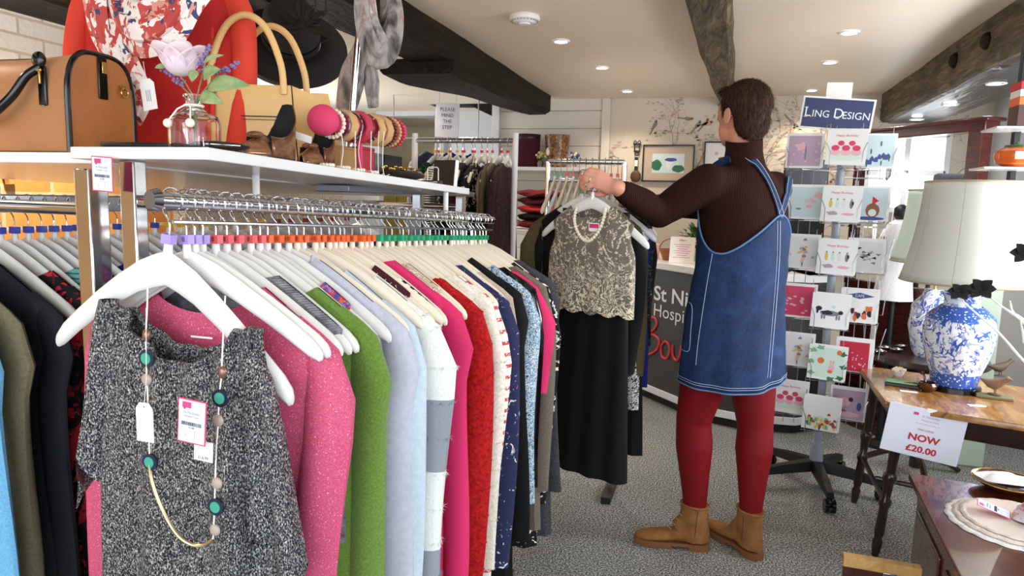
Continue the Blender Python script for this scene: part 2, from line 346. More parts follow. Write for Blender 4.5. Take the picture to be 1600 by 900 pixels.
beam('trim_10', [(-1.5, 1.14, 1.62, 1.972, 1.99), (4.2, 1.17, 1.56, 1.972, 1.99), (5.98, 1.18, 1.5, 1.98, 1.995)], 'soffit', 5)
b = MB()
for y in (3.72, 4.17): b.ell((1.125, y, 2.10), (0.03, 0.045, 0.04), 10, 8)
struct(b.obj('trim_11', 'dark_beam'))
# curved brace across the annex
up_ = [(560, 118), (600, 128), (650, 150), (700, 158), (745, 160), (790, 160)]; lo_ = [(790, 186), (770, 182), (745, 170), (735, 164), (650, 163), (600, 140), (560, 132)]
b = MB(); pts = [P(x, y, 6.1) for x, y in up_ + lo_]; b.prism([(p.x, p.z) for p in pts], (0, 6.1, 0), XA, ZA, (0, 0.2, 0)); struct(b.obj('trim_12', 'dark_beam', smooth=False))
# right side wall with timber braces, beyond the beam
struct(MB().box2((1.9, 1.2, 0), (2.0, 6.0, 2.2)).obj('wall_right', 'wall_white'))
b = MB(); b.tube(spline([(1.88, 4.5, 0.0), (1.88, 4.45, 1.2), (1.87, 4.4, 1.75), (1.86, 4.7, 1.93), (1.85, 5.2, 2.02)], 5), 0.06, 8).tube(spline([(1.87, 4.4, 1.7), (1.86, 4.1, 1.9), (1.86, 3.6, 2.02)], 5), 0.055, 8); struct(b.obj('trim_13', 'soffit'))
struct(MB().box2((1.26, 3.98, 0), (1.4, 4.12, 1.1)).obj('trim_14', plain('pale_green', '#a9b8a6', 0.6), bevel=0.01))

# ---- ceiling lamps and smoke detector
def downlight(x, y, z, cool, label, power, grp='round ceiling spotlights'):
    t = thing('ceiling_spotlight', label, 'ceiling light', (x, y, z), group=grp)
    MB().lathe([(0.034, -0.001), (0.036, -0.006), (0.046, -0.007), (0.05, 0.0)], 24, cap=False).obj('trim_ring', 'white_paint', t)
    MB().lathe([(0.0005, -0.003), (0.034, -0.003), (0.034, 0.0)], 20).obj('lens', 'lens_cool' if cool else 'lens', t)
    d = bpy.data.lights.new('bulb_light', 'SPOT'); d.energy = power; d.spot_size = R(125); d.spot_blend = 0.7; d.shadow_soft_size = 0.04; d.color = (0.85, 0.92, 1) if cool else (1, 0.84, 0.66)
    o = bpy.data.objects.new('bulb_light', d); COL.objects.link(o); o.parent = t; o.location = (0, 0, -0.02)
for x, y, c, l in ((-0.89, 3.81, 0, 'warm round ceiling spotlight nearest the smoke detector'), (-0.79, 4.58, 0, 'warm ceiling spotlight in the middle of the row right of the left beam'), (-0.75, 5.55, 0, 'warm ceiling spotlight right above the birds wallpaper edge, farthest of its row'),
                   (0.57, 3.88, 1, 'cool bright ceiling spotlight nearest the camera above the blue card stand sign'), (0.587, 4.63, 0, 'warm ceiling spotlight in the middle of the row above the blue sign'), (0.61, 5.68, 0, 'small warm ceiling spotlight just above the blue sign, farthest of its row'),
                   (-2.18, 4.34, 0, 'dim ceiling spotlight beside the hanging grey scarf'), (-2.19, 5.4, 1, 'cool ceiling spotlight above the please mind the step sign')):
    downlight(x, y, 2.199, c, l, 16)
for x, y, l in ((1.30, 4.1, 'bright cool spotlight in the dark soffit nearest the camera'), (1.31, 4.86, 'cool spotlight in the dark soffit, middle of the three'), (1.31, 5.6, 'cool spotlight in the dark soffit, farthest of the three')): downlight(x, y, 1.972, 1, l, 10)
for x, y, l in ((-2.35, 2.0, 'ceiling spotlight washing the left brick wall'), (-2.35, 0.9, 'ceiling spotlight over the left rack near the shop front')): downlight(x, y, 2.199, 0, l, 110)
t = thing('smoke_detector', 'white round smoke detector on the cream ceiling', 'smoke detector', (-0.949, 3.28, 2.2))
MB().lathe([(0.07, 0), (0.075, -0.012), (0.07, -0.022), (0.05, -0.03), (0.045, -0.034), (0.0005, -0.034)], 32).obj('cover', 'white_paint', t)
b = MB()
for i in range(24): b.box((0.062 * math.cos(i * PI / 12), 0.062 * math.sin(i * PI / 12), -0.0265), (0.012, 0.004, 0.002), i * PI / 12)
b.obj('vents', 'grey_metal', t); MB().lathe([(0.028, -0.033), (0.028, -0.042), (0.0005, -0.043)], 24).obj('sensor_cap', 'white_gloss', t)
# ================================================================== CLOTHES, HANGERS, RACKS
def HT(x): a = abs(x) / 0.215; return -0.070 - 0.135 * a ** 1.3       # top edge of a hanger, measured from the rail
def hanger_mesh(mat):
    b = MB(); rings = []
    xs = [-0.217, -0.213, -0.2, -0.17, -0.13, -0.09, -0.05, -0.02, 0, 0.02, 0.05, 0.09, 0.13, 0.17, 0.2, 0.213, 0.217]
    for x in xs:
        a = abs(x) / 0.217; hh = 0.021 - 0.006 * a; ht = 0.0055 + 0.004 * a * a; top = HT(x)
        if a > 0.97: hh *= 0.75; ht *= 0.8
        if a > 0.99: hh *= 0.55; ht *= 0.5
        zc = HT(x) - 0.021 + 0.006 * a
        if abs(x) < 0.03: zc -= 0.002
        y = 0.02 * a * a
        rings.append([(x, y + ht * math.cos(2 * PI * k / 12), zc + hh * math.sin(2 * PI * k / 12)) for k in range(12)])
    b.loft(rings); b.cyl((0, 0, -0.085), (0, 0, -0.060), 0.0075, 10, 0.0055); return b.mesh('body', mat)
def hook_mesh():
    pts = [Vector((0.019 * math.cos(a), 0, 0.019 * math.sin(a))) for a in [R(v) for v in range(-25, 206, 21)]] + [Vector((-0.012, 0, -0.018)), Vector((-0.003, 0, -0.028)), Vector((0, 0, -0.038)), Vector((0, 0, -0.065))]
    return MB().tube(pts, 0.0016, 6).mesh('hook', 'chrome')
HM = {'white': hanger_mesh('hanger_white'), 'cream': hanger_mesh('hanger_cream')}; HK = hook_mesh(); CM = {}
for k in ('lilac', 'coral', 'orange', 'green', 'blue', 'yellow', 'dkred', 'red'):
    CM[k] = MB().box((0, 0, -0.0565), (0.017, 0.013, 0.014)).mesh('size_cube', 'cube_' + k, smooth=False)
HPROTO = {}
def hanger(loc, rot, cube, label, group, shade='white'):
    key = (cube, shade)
    if key not in HPROTO:
        t = thing('coat_hanger', label, 'hanger', loc, rot, group)
        for nm, me in (('body', HM[shade]), ('hook', HK)) + ((('size_cube', CM[cube]),) if cube else ()):
            o = bpy.data.objects.new(nm, me); COL.objects.link(o); o.parent = t
        HPROTO[key] = t
    else:
        t = copy_tree(HPROTO[key]); t.location = loc; t.rotation_euler = rot; t['label'] = label
        if group: t['group'] = group
    return t
def garment(label, cat, mat, loc, rot=(0, 0, 0), L=0.7, sleeve=0.5, w=0.203, neck=0.10, dip=0.05, th=0.016, fold=0.006, seed=0, flare=1.06, group=None, name=None, smat=None, fuzz=0, sr=0.034, collar=None, hem=None, drop=0.0):
    rr = random.Random(seed); ph = [rr.uniform(0, 6) for _ in range(6)]; kf = [rr.uniform(28, 42), rr.uniform(55, 80)]
    N = 26; rows = 15; xs = [-1 + 2 * i / N for i in range(N + 1)]
    def top(x, back): 
        z = HT(x) + 0.004 - drop
        if abs(x) < neck: z = HT(neck) + 0.004 - drop - (dip * (0.55 if back else 1.0)) * math.sqrt(max(0, 1 - (x / neck) ** 2)) * 1.0
        return z
    rings = []
    for r in range(-1, rows + 1):
        v = max(0, r) / rows; ring = []
        for sgn in (1, -1):
            seq = xs if sgn == 1 else xs[::-1][1:-1]
            for t in seq:
                x0 = t * w; tz = top(x0, sgn == 1); z = tz + (-L - tz) * v; wid = 1 + (flare - 1) * v - 0.06 * math.sin(PI * min(1, v * 1.4))
                x = x0 * wid
                thick = (0.012 + (th - 0.004) * min(1, v * 3)) * math.sqrt(max(0.0, 1 - (t * 0.985) ** 2) + 0.02)
                f = fold * min(1, v * 2.2) * (math.sin(x0 * kf[0] * 2 + ph[0] + 0.8 * math.sin(v * 4 + ph[1])) + 0.5 * math.sin(x0 * kf[1] * 2 + ph[2] + v * 2))
                y = 0.02 * (abs(x0) / 0.217) ** 2 + f * 0.8 - sgn * max(thick, .013 if abs(x0) > neck * .9 and abs(t) < .99 else 0) + (0.25 * f if sgn > 0 else 0)
                if r <= 0 and abs(x0) >= neck: y = 0.02 * (abs(x0) / 0.217) ** 2 + (y - 0.02 * (abs(x0) / 0.217) ** 2) * (.15 if r < 0 else 1); z += .003 if r < 0 else -.004
                if hem: z -= hem * v * math.sin(t * 9 + ph[3]) * 0.5
                ring.append((x, y, z))
        rings.append(ring)
    b = MB().loft(rings, True, False)
    def fz(b, pts, ln):
        for p in pts:
            d = Vector((rr.uniform(-1, 1), rr.uniform(-1, 1), rr.uniform(-1, .3))).normalized() * ln * rr.uniform(.5, 1.2); p = Vector(p) ; q = p + d; s = Vector((0.0009, 0, 0)); s2 = Vector((0, .0009, 0))
            b.add([p - s, p + s, p + s2, q], [(0, 1, 3), (1, 2, 3), (2, 0, 3)])
    if fuzz:
        pts = [p for r in rings[1:] for p in r]; fz(b, [Vector(rr.choice(pts)) + Vector((rr.uniform(-.008, .008), 0, rr.uniform(-.02, .02))) for _ in range(2600)], fuzz)
    nm = name or 'garment'
    root = thing(nm, label, cat, loc, rot, group)
    b.obj('body', mat, root, fixn=False)
    if collar:
        c = MB(); ring = [Vector((neck * math.cos(a) * 1.02, -0.008 * math.sin(a) , HT(neck) + 0.006 - drop - dip * (0.55 if math.sin(a) < 0 else 1) * abs(math.sin(a)))) for a in [2 * PI * k / 28 for k in range(28)]]
        c.tube(ring, 0.0045, 6, loop=True); c.obj('neckband', collar, root)
    if sleeve:
        for sx in (-1, 1):
            sw = sr * rr.uniform(.9, 1.1); x0 = w - 0.03; o = rr.uniform(-.004, .012)
            path = [Vector((sx * (x0 - 0.02), 0.016, HT(x0 - .02) - 0.016 - drop)), Vector((sx * (x0 + 0.012), 0.018, HT(x0 + 0.012) - 0.020 - drop)), Vector((sx * (w + .004), 0.019, HT(w) - 0.032 - drop)), Vector((sx * (w + .014 + o), 0.019, HT(w) - 0.085 - drop))]
            zb = HT(w) - 0.085 - drop; n2 = 9
            for i in range(1, n2 + 1):
                v = i / n2; path.append(Vector((sx * (w + .016 + o + 0.012 * math.sin(v * 3 + ph[4])), 0.017 + 0.006 * math.sin(v * 5 + ph[5]), zb + (-sleeve - 0.02) * v)))
            rad = [0.020, 0.027, 0.034] + [sw] * (n2 + 1); rad = rad[:len(path)]; rings = []
            for i, p in enumerate(path):
                rd = rad[i] * (1 - 0.18 * max(0, (i - 3)) / n2); 
                nx = Vector((sx * 0.72, 0, 0.69)) if i < 3 else XA * sx
                ring = []
                for k in range(16):
                    a = 2 * PI * k / 16; g = 1 + 0.10 * math.sin(3 * a + i * 0.35 + ph[1]) * min(1, i / 4)
                    ring.append(p + nx * (rd * g * math.cos(a)) + YA * (0.55 * rd * g * math.sin(a) * (0.95 if i < 2 else 1)))
                rings.append(ring)
            s = MB().loft(rings, True, True)
            if fuzz: fz(s, [Vector(rr.choice(rr.choice(rings[1:]))) for _ in range(2200)], fuzz)
            s.obj('sleeve', smat or mat, root)
    return root

# cloth materials
n = NT('sequin_silver', '#77787c', 0.33, 0.75); f = n.noise(380, 4, 0.4, n.co((1.4, 1.4, 0.8))); n.col(n.ramp(f, ((0.36, '#0e0f13'), (0.5, '#4a4b52'), (0.66, '#e2e1de')))); n.bump(f, 0.9, 0.004)
n = NT('pink_glitter', '#c5466d', 0.7); f = n.noise(420, 2); n.col(n.ramp(f, ((0.3, '#b5385f'), (0.66, '#cf5a7f'), (0.72, '#f6c4d0')))); n.bump(f, 0.3, 0.001)
n = NT('grey_knit', '#77787f', 0.95); f = n.wave(95, 2.0, 'Z', None, 3); n.col(n.mix(n.ramp(n.noise(60, 3), ((0.3, BW[0]), (0.7, BW[1]))), '#5a5b62', '#9a9ba1')); n.bump(f, 0.7, 0.003)
n = NT('grey_cream_knit', '#8b8b90', 0.95); f = n.wave(9, 0.2, 'Z'); n.col(n.ramp(f, ((0.0, '#66676e'), (0.6, '#85868c'), (0.7, '#e9e5dc')), True)); n.bump(n.wave(95, 2, 'Z'), 0.7, 0.003)
fabric('olive_wool', '#57762a', '#6b8c3a', 260, 0.9, 0.4, 0.3); fabric('lilac_grey', '#b3b5c6', '#bfc1cf', 90, 0.7, 0.1); fabric('pale_blue', '#b3c6d6', '#c2d2de', 90, 0.65, 0.1)
fabric('hot_pink', '#cf2560', '#d93970', 500, 0.75, 0.15); fabric('red_fleece', '#8e0d10', '#c32023', 130, 0.95, 0.9); fabric('cream_fleece', '#d8d0c0', '#f0ebe0', 150, 0.95, 0.8)
fabric('navy', '#20264a', '#2b3260', 300, 0.8, 0.2); fabric('beige', '#b9a695', '#c6b6a6', 200, 0.8, 0.2); fabric('black_cloth', '#060608', '#0d0d10', 200, 0.8, 0.25); fabric('taupe', '#675c51', '#7b7064', 260, 0.85, 0.3)
fabric('black_velvet', '#040407', '#08080d', 60, 0.75, 0.1, 0.0); fabric('maroon', '#3c0f1c', '#4c1726', 300, 0.8, 0.3); fabric('khaki', '#6f6a52', '#807a60', 200, 0.85, 0.3); fabric('sky_blue', '#5fa3cf', '#7bb8dd', 260, 0.85, 0.2)
fabric('royal_navy', '#181c58', '#22277a', 200, 0.8, 0.2); fabric('scarlet', '#bf2b35', '#cf3d45', 200, 0.8, 0.2); fabric('charcoal', '#35353b', '#4a4a51', 160, 0.9, 0.4); fabric('jacket_black', '#14171f', '#1f232d', 250, 0.7, 0.2); fabric('olive_coat', '#443a26', '#5a4d33', 200, 0.8, 0.3)
fabric('wine', '#5b1520', '#7c2029', 200, 0.8, 0.3); fabric('white_cloth', '#e4e4e6', '#f1f1f1', 120, 0.7, 0.1); fabric('grey_cloth', '#8a8a90', '#9b9ba0', 200, 0.8, 0.2)
n = NT('white_grey_fluff', '#e8e8e4', 0.95); z = n.t.nodes.new('ShaderNodeSeparateXYZ'); n.l(n.co(), z.inputs[0]); mr = n.t.nodes.new('ShaderNodeMapRange'); mr.inputs[1].default_value = -0.9; mr.inputs[2].default_value = 0; n.l(z.outputs[2], mr.inputs[0])
n.col(n.ramp(mr.outputs[0], ((0, '#e4e4df'), (0.12, '#8f949e'), (0.26, '#e4e6e2'), (0.44, '#8f949e'), (0.6, '#e3e5e0')), True)); n.bump(n.noise(220, 3), 0.7, 0.003)
stripes('bw_stripe', '#101012', '#e9e7e2', 27, 'Z'); stripes('red_cream_stripe', '#e6ddd2', '#e6ddd2', 27, 'Z')
stripes('teal_stripe', '#6fb3ae', '#2d5d64', 30, 'Z', thr=0.8); stripes('multi_stripe', '#b32d2d', '#3a50b0', 42, 'Z', dist=3)
blobs('navy_floral', '#272c52', [('#e8e4e2', 2.6, 0.66), ('#c9695a', 1.6, 0.68), ('#8ba0b8', 3.5, 0.68)], 12)
blobs('bluewhite_speckle', '#dfe6ea', [('#6fa0c4', 11, 0.5), ('#1f2c3f', 12, 0.55)], 14); blobs('blackred_floral', '#15171f', [('#c22b36', 0.9, 0.53), ('#6d1420', 2.4, 0.6)], 12)
blobs('bw_floral', '#0d0d0f', [('#e9e7e3', 1.6, 0.55), ('#0d0d0f', 4, 0.55)], 12); blobs('bw_swirl', '#eceae5', [('#111114', 3.2, 0.5)], 14, dist=6)
blobs('beige_print', '#c3ae99', [('#6c5f56', 3, 0.62), ('#e9dfd0', 4, 0.6)], 14); blobs('multi_knit', '#3d4f9e', [('#c1393f', 2.6, 0.52), ('#8a7fc4', 3.6, 0.56), ('#d96a3e', 5, 0.62)], 16)
blobs('pink_silk', '#d9c7cf', [('#c98a9a', 1.4, 0.6), ('#b9bccb', 1.0, 0.55)], 12); blobs('dark_mix', '#1b1c20', [('#7c6b5a', 3, 0.62), ('#31445a', 2, 0.6), ('#d8d2c8', 5, 0.68)], 12)
blobs('green_dark', '#15291f', [('#2f7a4a', 1.5, 0.6), ('#0d0d0d', 2.5, 0.55)], 10); blobs('dotted_wine', '#2c1016', [('#a9808a', 14, 0.66)], 12)
n = NT('red_emblem', '#ece6de', 0.85); cur = n.ramp(n.wave(11, 0, 'Z'), ((0, BW[0]), (0.78, BW[1])), True); cc = n.ramp(n.noise(150, 2), ((0, BW[0]), (0.42, BW[1])), True); mm = n.t.nodes.new('ShaderNodeMath'); mm.operation = 'MULTIPLY'; n.l(cur, mm.inputs[0]); n.l(cc, mm.inputs[1]); n.col(n.mix(mm.outputs[0], '#ece6de', '#c8454a'))

# ---- the front rack: posts, arms, rail and the white shelf above it
RY0, RY1 = 0.79, 2.16
def RX(y): return -0.765 + 0.035 * (y - 0.82)
def RZ(y): return 1.307 - 0.040 * (y - 0.82)
def SZ(y): return 1.392 - 0.030 * (y - 0.92)       # top of the shelf, sloping like the old floor
t = thing('clothes_rack', 'chrome clothes rack carrying the long front row of garments', 'clothes rack', (-0.97, 0.95, 0))
def rel(b, t): b.v = [tuple(Vector(v) - Vector(t.location)) for v in b.v]; return b
for y in (0.95, 2.12):
    rel(MB().box2((-0.985, y - 0.014, 0.05), (-0.952, y + 0.014, SZ(y) - 0.02)), t).obj('post', 'chrome', t, bevel=0.003)
    rel(MB().tube([(-0.97, y, RZ(y)), (RX(y), y, RZ(y))], 0.011, 10), t).obj('arm', 'chrome', t)
    rel(MB().box2((-1.02, y - 0.02, 0.03), (-0.60, y + 0.02, 0.055)), t).obj('foot', 'chrome', t, bevel=0.003)
rel(MB().tube([(RX(RY0), RY0, RZ(RY0)), (RX(RY1), RY1, RZ(RY1))], 0.0125, 14, flat=1.0), t).obj('rail', 'chrome', t)
rel(MB().tube([(RX(RY0) , RY0 - 0.012, RZ(RY0)), (RX(RY0), RY0 + 0.002, RZ(RY0))], [0.010, 0.013], 18, flat=1.3), t).obj('end_cap', 'chrome_dark', t)
rel(MB().tube([(RX(RY0) , RY0 + .03, RZ(RY0) - 0.032), (RX(RY1), RY1, RZ(RY1) - 0.032)], 0.003, 6), t).obj('lower_wire', 'steel', t)
for x, y in ((400, 1.30), (697, 1.98)):
    p = P(x, 280, y); rel(MB().cyl((p.x, y, RZ(y) + 0.0), (p.x, y, SZ(y) - 0.02), 0.008, 12), t).obj('shelf_support', 'white_paint', t)
def shelf(name, label, x0, x1, y0, y1, zf, th=0.02, parent=None):
    b = MB(); b.add([(x, y, zf(y) - d) for x in (x0, x1) for y in (y0, y1) for d in (th, 0)], [(0, 1, 3, 2), (4, 6, 7, 5), (0, 4, 5, 1), (2, 3, 7, 6), (0, 2, 6, 4), (1, 5, 7, 3)])
    o = b.obj(name, 'white_gloss', bevel=0.002, smooth=False); return tag(o, label, 'shelf')
shelf('shelf_board', 'long white shelf board above the front row of clothes', -1.068, -0.785, 0.918, 2.12, SZ)
shelf('shelf_board', 'white shelf board at the left edge under the tan handbag', -2.2, -1.072, 0.985, 2.4, lambda y: SZ(y) - 0.003)
a_, b_ = PX(508, 292, -1.0), PX(716, 298, -1.0)
b = MB().box2((-1.03, a_.y, a_.z - 0.012), (-0.93, b_.y, a_.z + 0.006)); tag(b.obj('shelf_tray', 'grey_metal', bevel=0.002), 'grey metal tray slung below the far half of the white shelf', 'shelf')

HCOL = lambda y: 'lilac' if y < 0.9 else 'coral' if y < 1.03 else 'orange' if y < 1.40 else 'green'
FR = 'hangers in the front row'
rnd = random.Random(11)
ROW = [  # y, hanger note, garment kwargs
 (0.880, 'pink sparkly cardigan', dict(label='pink sparkly long-sleeved cardigan just behind the silver top', cat='cardigan', mat='pink_glitter', L=0.98, sleeve=0.60, w=0.203, neck=0.1, dip=.10, sr=0.040, name='cardigan', th=.022)),
 (0.930, 'grey knit with the cream shoulder', dict(label='grey ribbed knit top with cream striped shoulder', cat='jumper', mat='grey_knit', L=0.55, sleeve=0.0, w=0.203, neck=0.085, dip=.03, name='jumper', th=.02, smat='grey_cream_knit')),
 (0.985, 'olive green jumper', dict(label='olive green fine wool jumper with long sleeves', cat='jumper', mat='olive_wool', L=0.93, sleeve=0.6, w=0.203, neck=0.12, name='jumper', th=.02, sr=.036)),
 (1.035, 'multicoloured knit vest', dict(label='red and blue multicoloured knit vest on a wide white hanger', cat='vest', mat='multi_knit', L=0.55, sleeve=0.0, w=0.165, neck=0.11, dip=.12, name='vest')),
 (1.085, 'lilac grey blouse', dict(label='lilac grey smooth blouse with long sleeves', cat='blouse', mat='lilac_grey', L=0.93, sleeve=0.6, w=0.203, neck=0.05, name='blouse', th=.022, sr=.04, collar='lilac_grey')),
 (1.140, 'pale blue blouse', dict(label='pale ice blue blouse beside the white fluffy jumper', cat='blouse', mat='pale_blue', L=0.93, sleeve=0.6, w=0.203, neck=0.09, name='blouse', th=.018)),
 (1.195, 'fluffy white and grey jumper', dict(label='fluffy white jumper with wide grey stripes', cat='jumper', mat='white_grey_fluff', L=0.88, sleeve=0.62, w=0.218, neck=0.11, name='jumper', th=.022, fuzz=0.012, sr=.050)),
 (1.240, 'dark maroon camisole', dict(label='dark maroon strappy top between blue blouse and hot pink jacket', cat='top', mat='maroon', L=0.5, sleeve=0.0, w=0.165, neck=0.085, dip=.1, name='strappy_top')),
 (1.275, 'black and white striped top', dict(label='black and white striped top peeping out beside hot pink', cat='top', mat='bw_stripe', L=0.6, sleeve=0.0, w=0.205, neck=0.12, name='striped_top')),
 (1.335, 'hot pink jacket', dict(label='hot pink tailored jacket with long sleeves', cat='jacket', mat='hot_pink', L=0.88, sleeve=0.62, w=0.203, neck=0.065, name='jacket', th=.022, sr=.036)),
 (1.385, 'beige printed dress', dict(label='beige patterned sleeveless dress behind the hot pink jacket', cat='dress', mat='beige_print', L=0.83, sleeve=0.0, w=0.17, neck=0.08, dip=.07, name='dress')),
 (1.450, 'red fluffy cardigan', dict(label='deep red bobbly fleece cardigan', cat='cardigan', mat='red_fleece', L=0.93, sleeve=0.6, w=0.210, neck=0.13, name='cardigan', th=.024, fuzz=0.005, sr=.046)),
 (1.510, 'cream fleece', dict(label='cream fluffy fleece beside the red fleece cardigan', cat='fleece', mat='cream_fleece', L=0.88, sleeve=0.58, w=0.203, neck=0.13, name='fleece', th=.012, fuzz=0.006, sr=.026)),
 (1.560, 'white shirt with red marks', dict(label='white shirt printed with small red emblems in a column', cat='shirt', mat='red_emblem', L=0.93, sleeve=0.62, w=0.203, neck=0.13, name='shirt', th=.014, sr=.038)),
 (1.640, 'navy floral blouse', dict(label='navy blouse with white and coral flowers', cat='blouse', mat='navy_floral', L=0.88, sleeve=0.62, w=0.21, neck=0.10, name='blouse', th=.02, sr=.045)),
 (1.695, 'beige cardigan', dict(label='thin beige cardigan behind the navy floral blouse', cat='cardigan', mat='beige', L=0.83, sleeve=0.5, w=0.203, neck=0.13, name='cardigan')),
 (1.750, 'black long jacket', dict(label='long black jacket between beige cardigan and blue speckled dress', cat='jacket', mat='black_cloth', L=1.03, sleeve=0.6, w=0.203, neck=0.09, name='jacket', th=.02)),
 (1.820, 'blue speckled dress', dict(label='pale blue dress speckled with black and white', cat='dress', mat='bluewhite_speckle', L=0.88, sleeve=0.52, w=0.203, neck=0.12, name='dress', th=.02, sr=.045)),
 (1.870, 'black leather jacket', dict(label='black leather jacket behind the blue speckled dress', cat='jacket', mat='black_gloss', L=0.83, sleeve=0.5, w=0.203, neck=0.13, name='jacket', th=.018)),
 (1.915, 'bright pink short-sleeved top', dict(label='bright pink top with a flared short sleeve poking out', cat='top', mat='hot_pink', L=0.5, sleeve=0.22, w=0.20, neck=0.15, name='pink_top', sr=.045)),
 (1.960, 'brown taupe coat', dict(label='brown taupe coat on the front row near its far end', cat='coat', mat='taupe', L=0.98, sleeve=0.55, w=0.203, neck=0.13, name='coat', th=.014)),
 (2.015, 'black and white floral dress', dict(label='black dress with white floral print second from the far end', cat='dress', mat='bw_floral', L=1.05, sleeve=0.6, w=0.203, neck=0.12, name='dress', th=.018, sr=.038)),
 (2.080, 'grey long cardigan', dict(label='long grey cardigan at the far end of the front row', cat='cardigan', mat='charcoal', L=1.05, sleeve=0.6, w=0.20, neck=0.11, name='cardigan', th=.012, sr=.03)),
]
for i, (y, note, g) in enumerate(ROW):
    loc = (RX(y) + rnd.uniform(-.004, .004), y, RZ(y)); rot = (rnd.uniform(-.02, .02), 0.06 * (1.6 - y) + rnd.uniform(-.02, .02), rnd.uniform(-.05, .05) + 0.02)
    hanger(loc, rot, HCOL(y), 'hanger holding the ' + note, FR, 'white' if y < 1.15 else 'cream')
    garment(loc=loc, rot=rot, seed=i + 1, **g)
# hangers with nothing showing but the hanger itself
EMPT = [0.843, 0.860, 0.905, 0.955, 1.010, 1.060, 1.112, 1.168, 1.218, 1.258, 1.305, 1.36, 1.418, 1.48, 1.535, 1.60, 1.668, 1.722, 1.785, 1.845, 1.893, 1.938, 1.988, 2.048, 2.105]
for y in EMPT:
    cn = HCOL(y); pn = {'lilac': 'lilac', 'coral': 'coral pink', 'orange': 'orange', 'green': 'green'}[cn]
    loc = (RX(y), y, RZ(y)); rot = (rnd.uniform(-.02, .02), rnd.uniform(-.02, .03), rnd.uniform(-.04, .06))
    hanger(loc, rot, cn, 'bare white hanger with a %s size cube in the front row' % pn, 'bare front row hangers with %s cubes' % pn, 'white' if y < 1.1 else 'cream')
for o in list(COL.objects):      # size figures on the nearest cubes
    if o.name.startswith('coat_hanger') and o.location.y < 1.32:
        lettering({'lilac': '8', 'coral': '8', 'orange': '10', 'green': '12'}[HCOL(o.location.y)], 0.011, 'ink', o, (0, -0.0068, -0.0565), name='size_figure', ext=0.0001)

# ---- silver top hung facing the camera at the near end
tl = thing('coat_hanger', 'broad white hanger facing the camera holding the silver top', 'hanger', (RX(.82), 0.818, RZ(.82)), (0, 0.13, 0.03), FR)
for nm, me in (('body', HM['white']), ('hook', HK), ('size_cube', CM['lilac'])): o = bpy.data.objects.new(nm, me); COL.objects.link(o); o.parent = tl
tl.children[0].scale = (1.0, 1.1, 1.25); tl.children[0].location = (0, 0, 0.016)
t = thing('sequin_top', 'silver and black metallic gathered top hung at the front end of the rack', 'top', (RX(.82), 0.806, RZ(.82)), (0, 0, 0.03))
rings = []; N = 96; rows = 40
def necktop(x, back):      # the gathered neckline sags between the two shoulder points
    q = min(1, abs(x - 0.024) / 0.098); z = -0.168 - 0.12 * (x + 0.07) * 0.6
    if q < 1: z -= (0.045 if back else 0.062) * (1 - q ** 2.2)
    return z
for r in range(rows + 1):
    v = r / rows; ring = []
    for k in range(N):
        a = 2 * PI * k / N; sx = math.cos(a); sy = math.sin(a)      # sy < 0 is the front
        w0 = 0.118; x0 = sx * w0 + 0.024; zt = necktop(x0, sy > 0); z = zt + (-0.95 - zt) * v
        wid = 1 + 0.10 * math.sin(min(1, v * 3) * PI / 2) + 0.28 * v; x = (x0 - .02) * wid + .02 + 0.012 * v
        gath = 0.0065 * math.sin(k * 2 * PI * 13 / N + 1.2 * math.sin(v * 5)) * math.exp(-v * 3) + 0.010 * math.sin(k * 2 * PI * 7 / N + 2 * v + 1) * min(1, v * 3)
        th = (0.016 + 0.020 * min(1, v * 4)) * abs(sy) ** 0.6 * (1 if sy > 0 else -1)
        ring.append((x + gath * sx, th - (gath if sy < 0 else -gath), z))
    rings.append(ring)
MB().loft(rings, True, False).obj('body', 'sequin_silver', t, fixn=False)
nr = [Vector(p) + Vector((0, -0.001 if k > N / 2 else 0.001, 0.001)) for k, p in enumerate(rings[0])]
MB().tube(nr, 0.0045, 6, loop=True).obj('neckband', 'sequin_silver', t)
def flutter(sx, pts, wd):
    rg = []
    for i, (x, z, w) in enumerate(pts):
        v = i / (len(pts) - 1); ring = []
        for k in range(28):
            a = 2 * PI * k / 28; c = math.cos(a); fz = 0.012 * v * math.sin(k * 2 * PI * 4 / 28 + sx)
            ring.append((x + w * c, -0.004 + (0.012 + 0.016 * v) * math.sin(a) + fz, z + 0.028 * v * v * math.sin(k * 2 * PI * 3 / 28 + 1.4) - 0.05 * v * v * v * (c * sx > 0.4)))
        rg.append(ring)
    return MB().loft(rg, True, False)
flutter(-1, [(-0.105, -0.150, 0.014), (-0.112, -0.19, 0.024), (-0.118, -0.26, 0.032), (-0.124, -0.34, 0.040), (-0.132, -0.41, 0.046)], .05).obj('flutter_sleeve', 'sequin_silver', t, fixn=False)
flutter(1, [(0.135, -0.205, 0.014), (0.150, -0.25, 0.022), (0.162, -0.33, 0.026), (0.172, -0.42, 0.030), (0.178, -0.50, 0.040)], .05).obj('flutter_sleeve', 'sequin_silver', t, fixn=False)
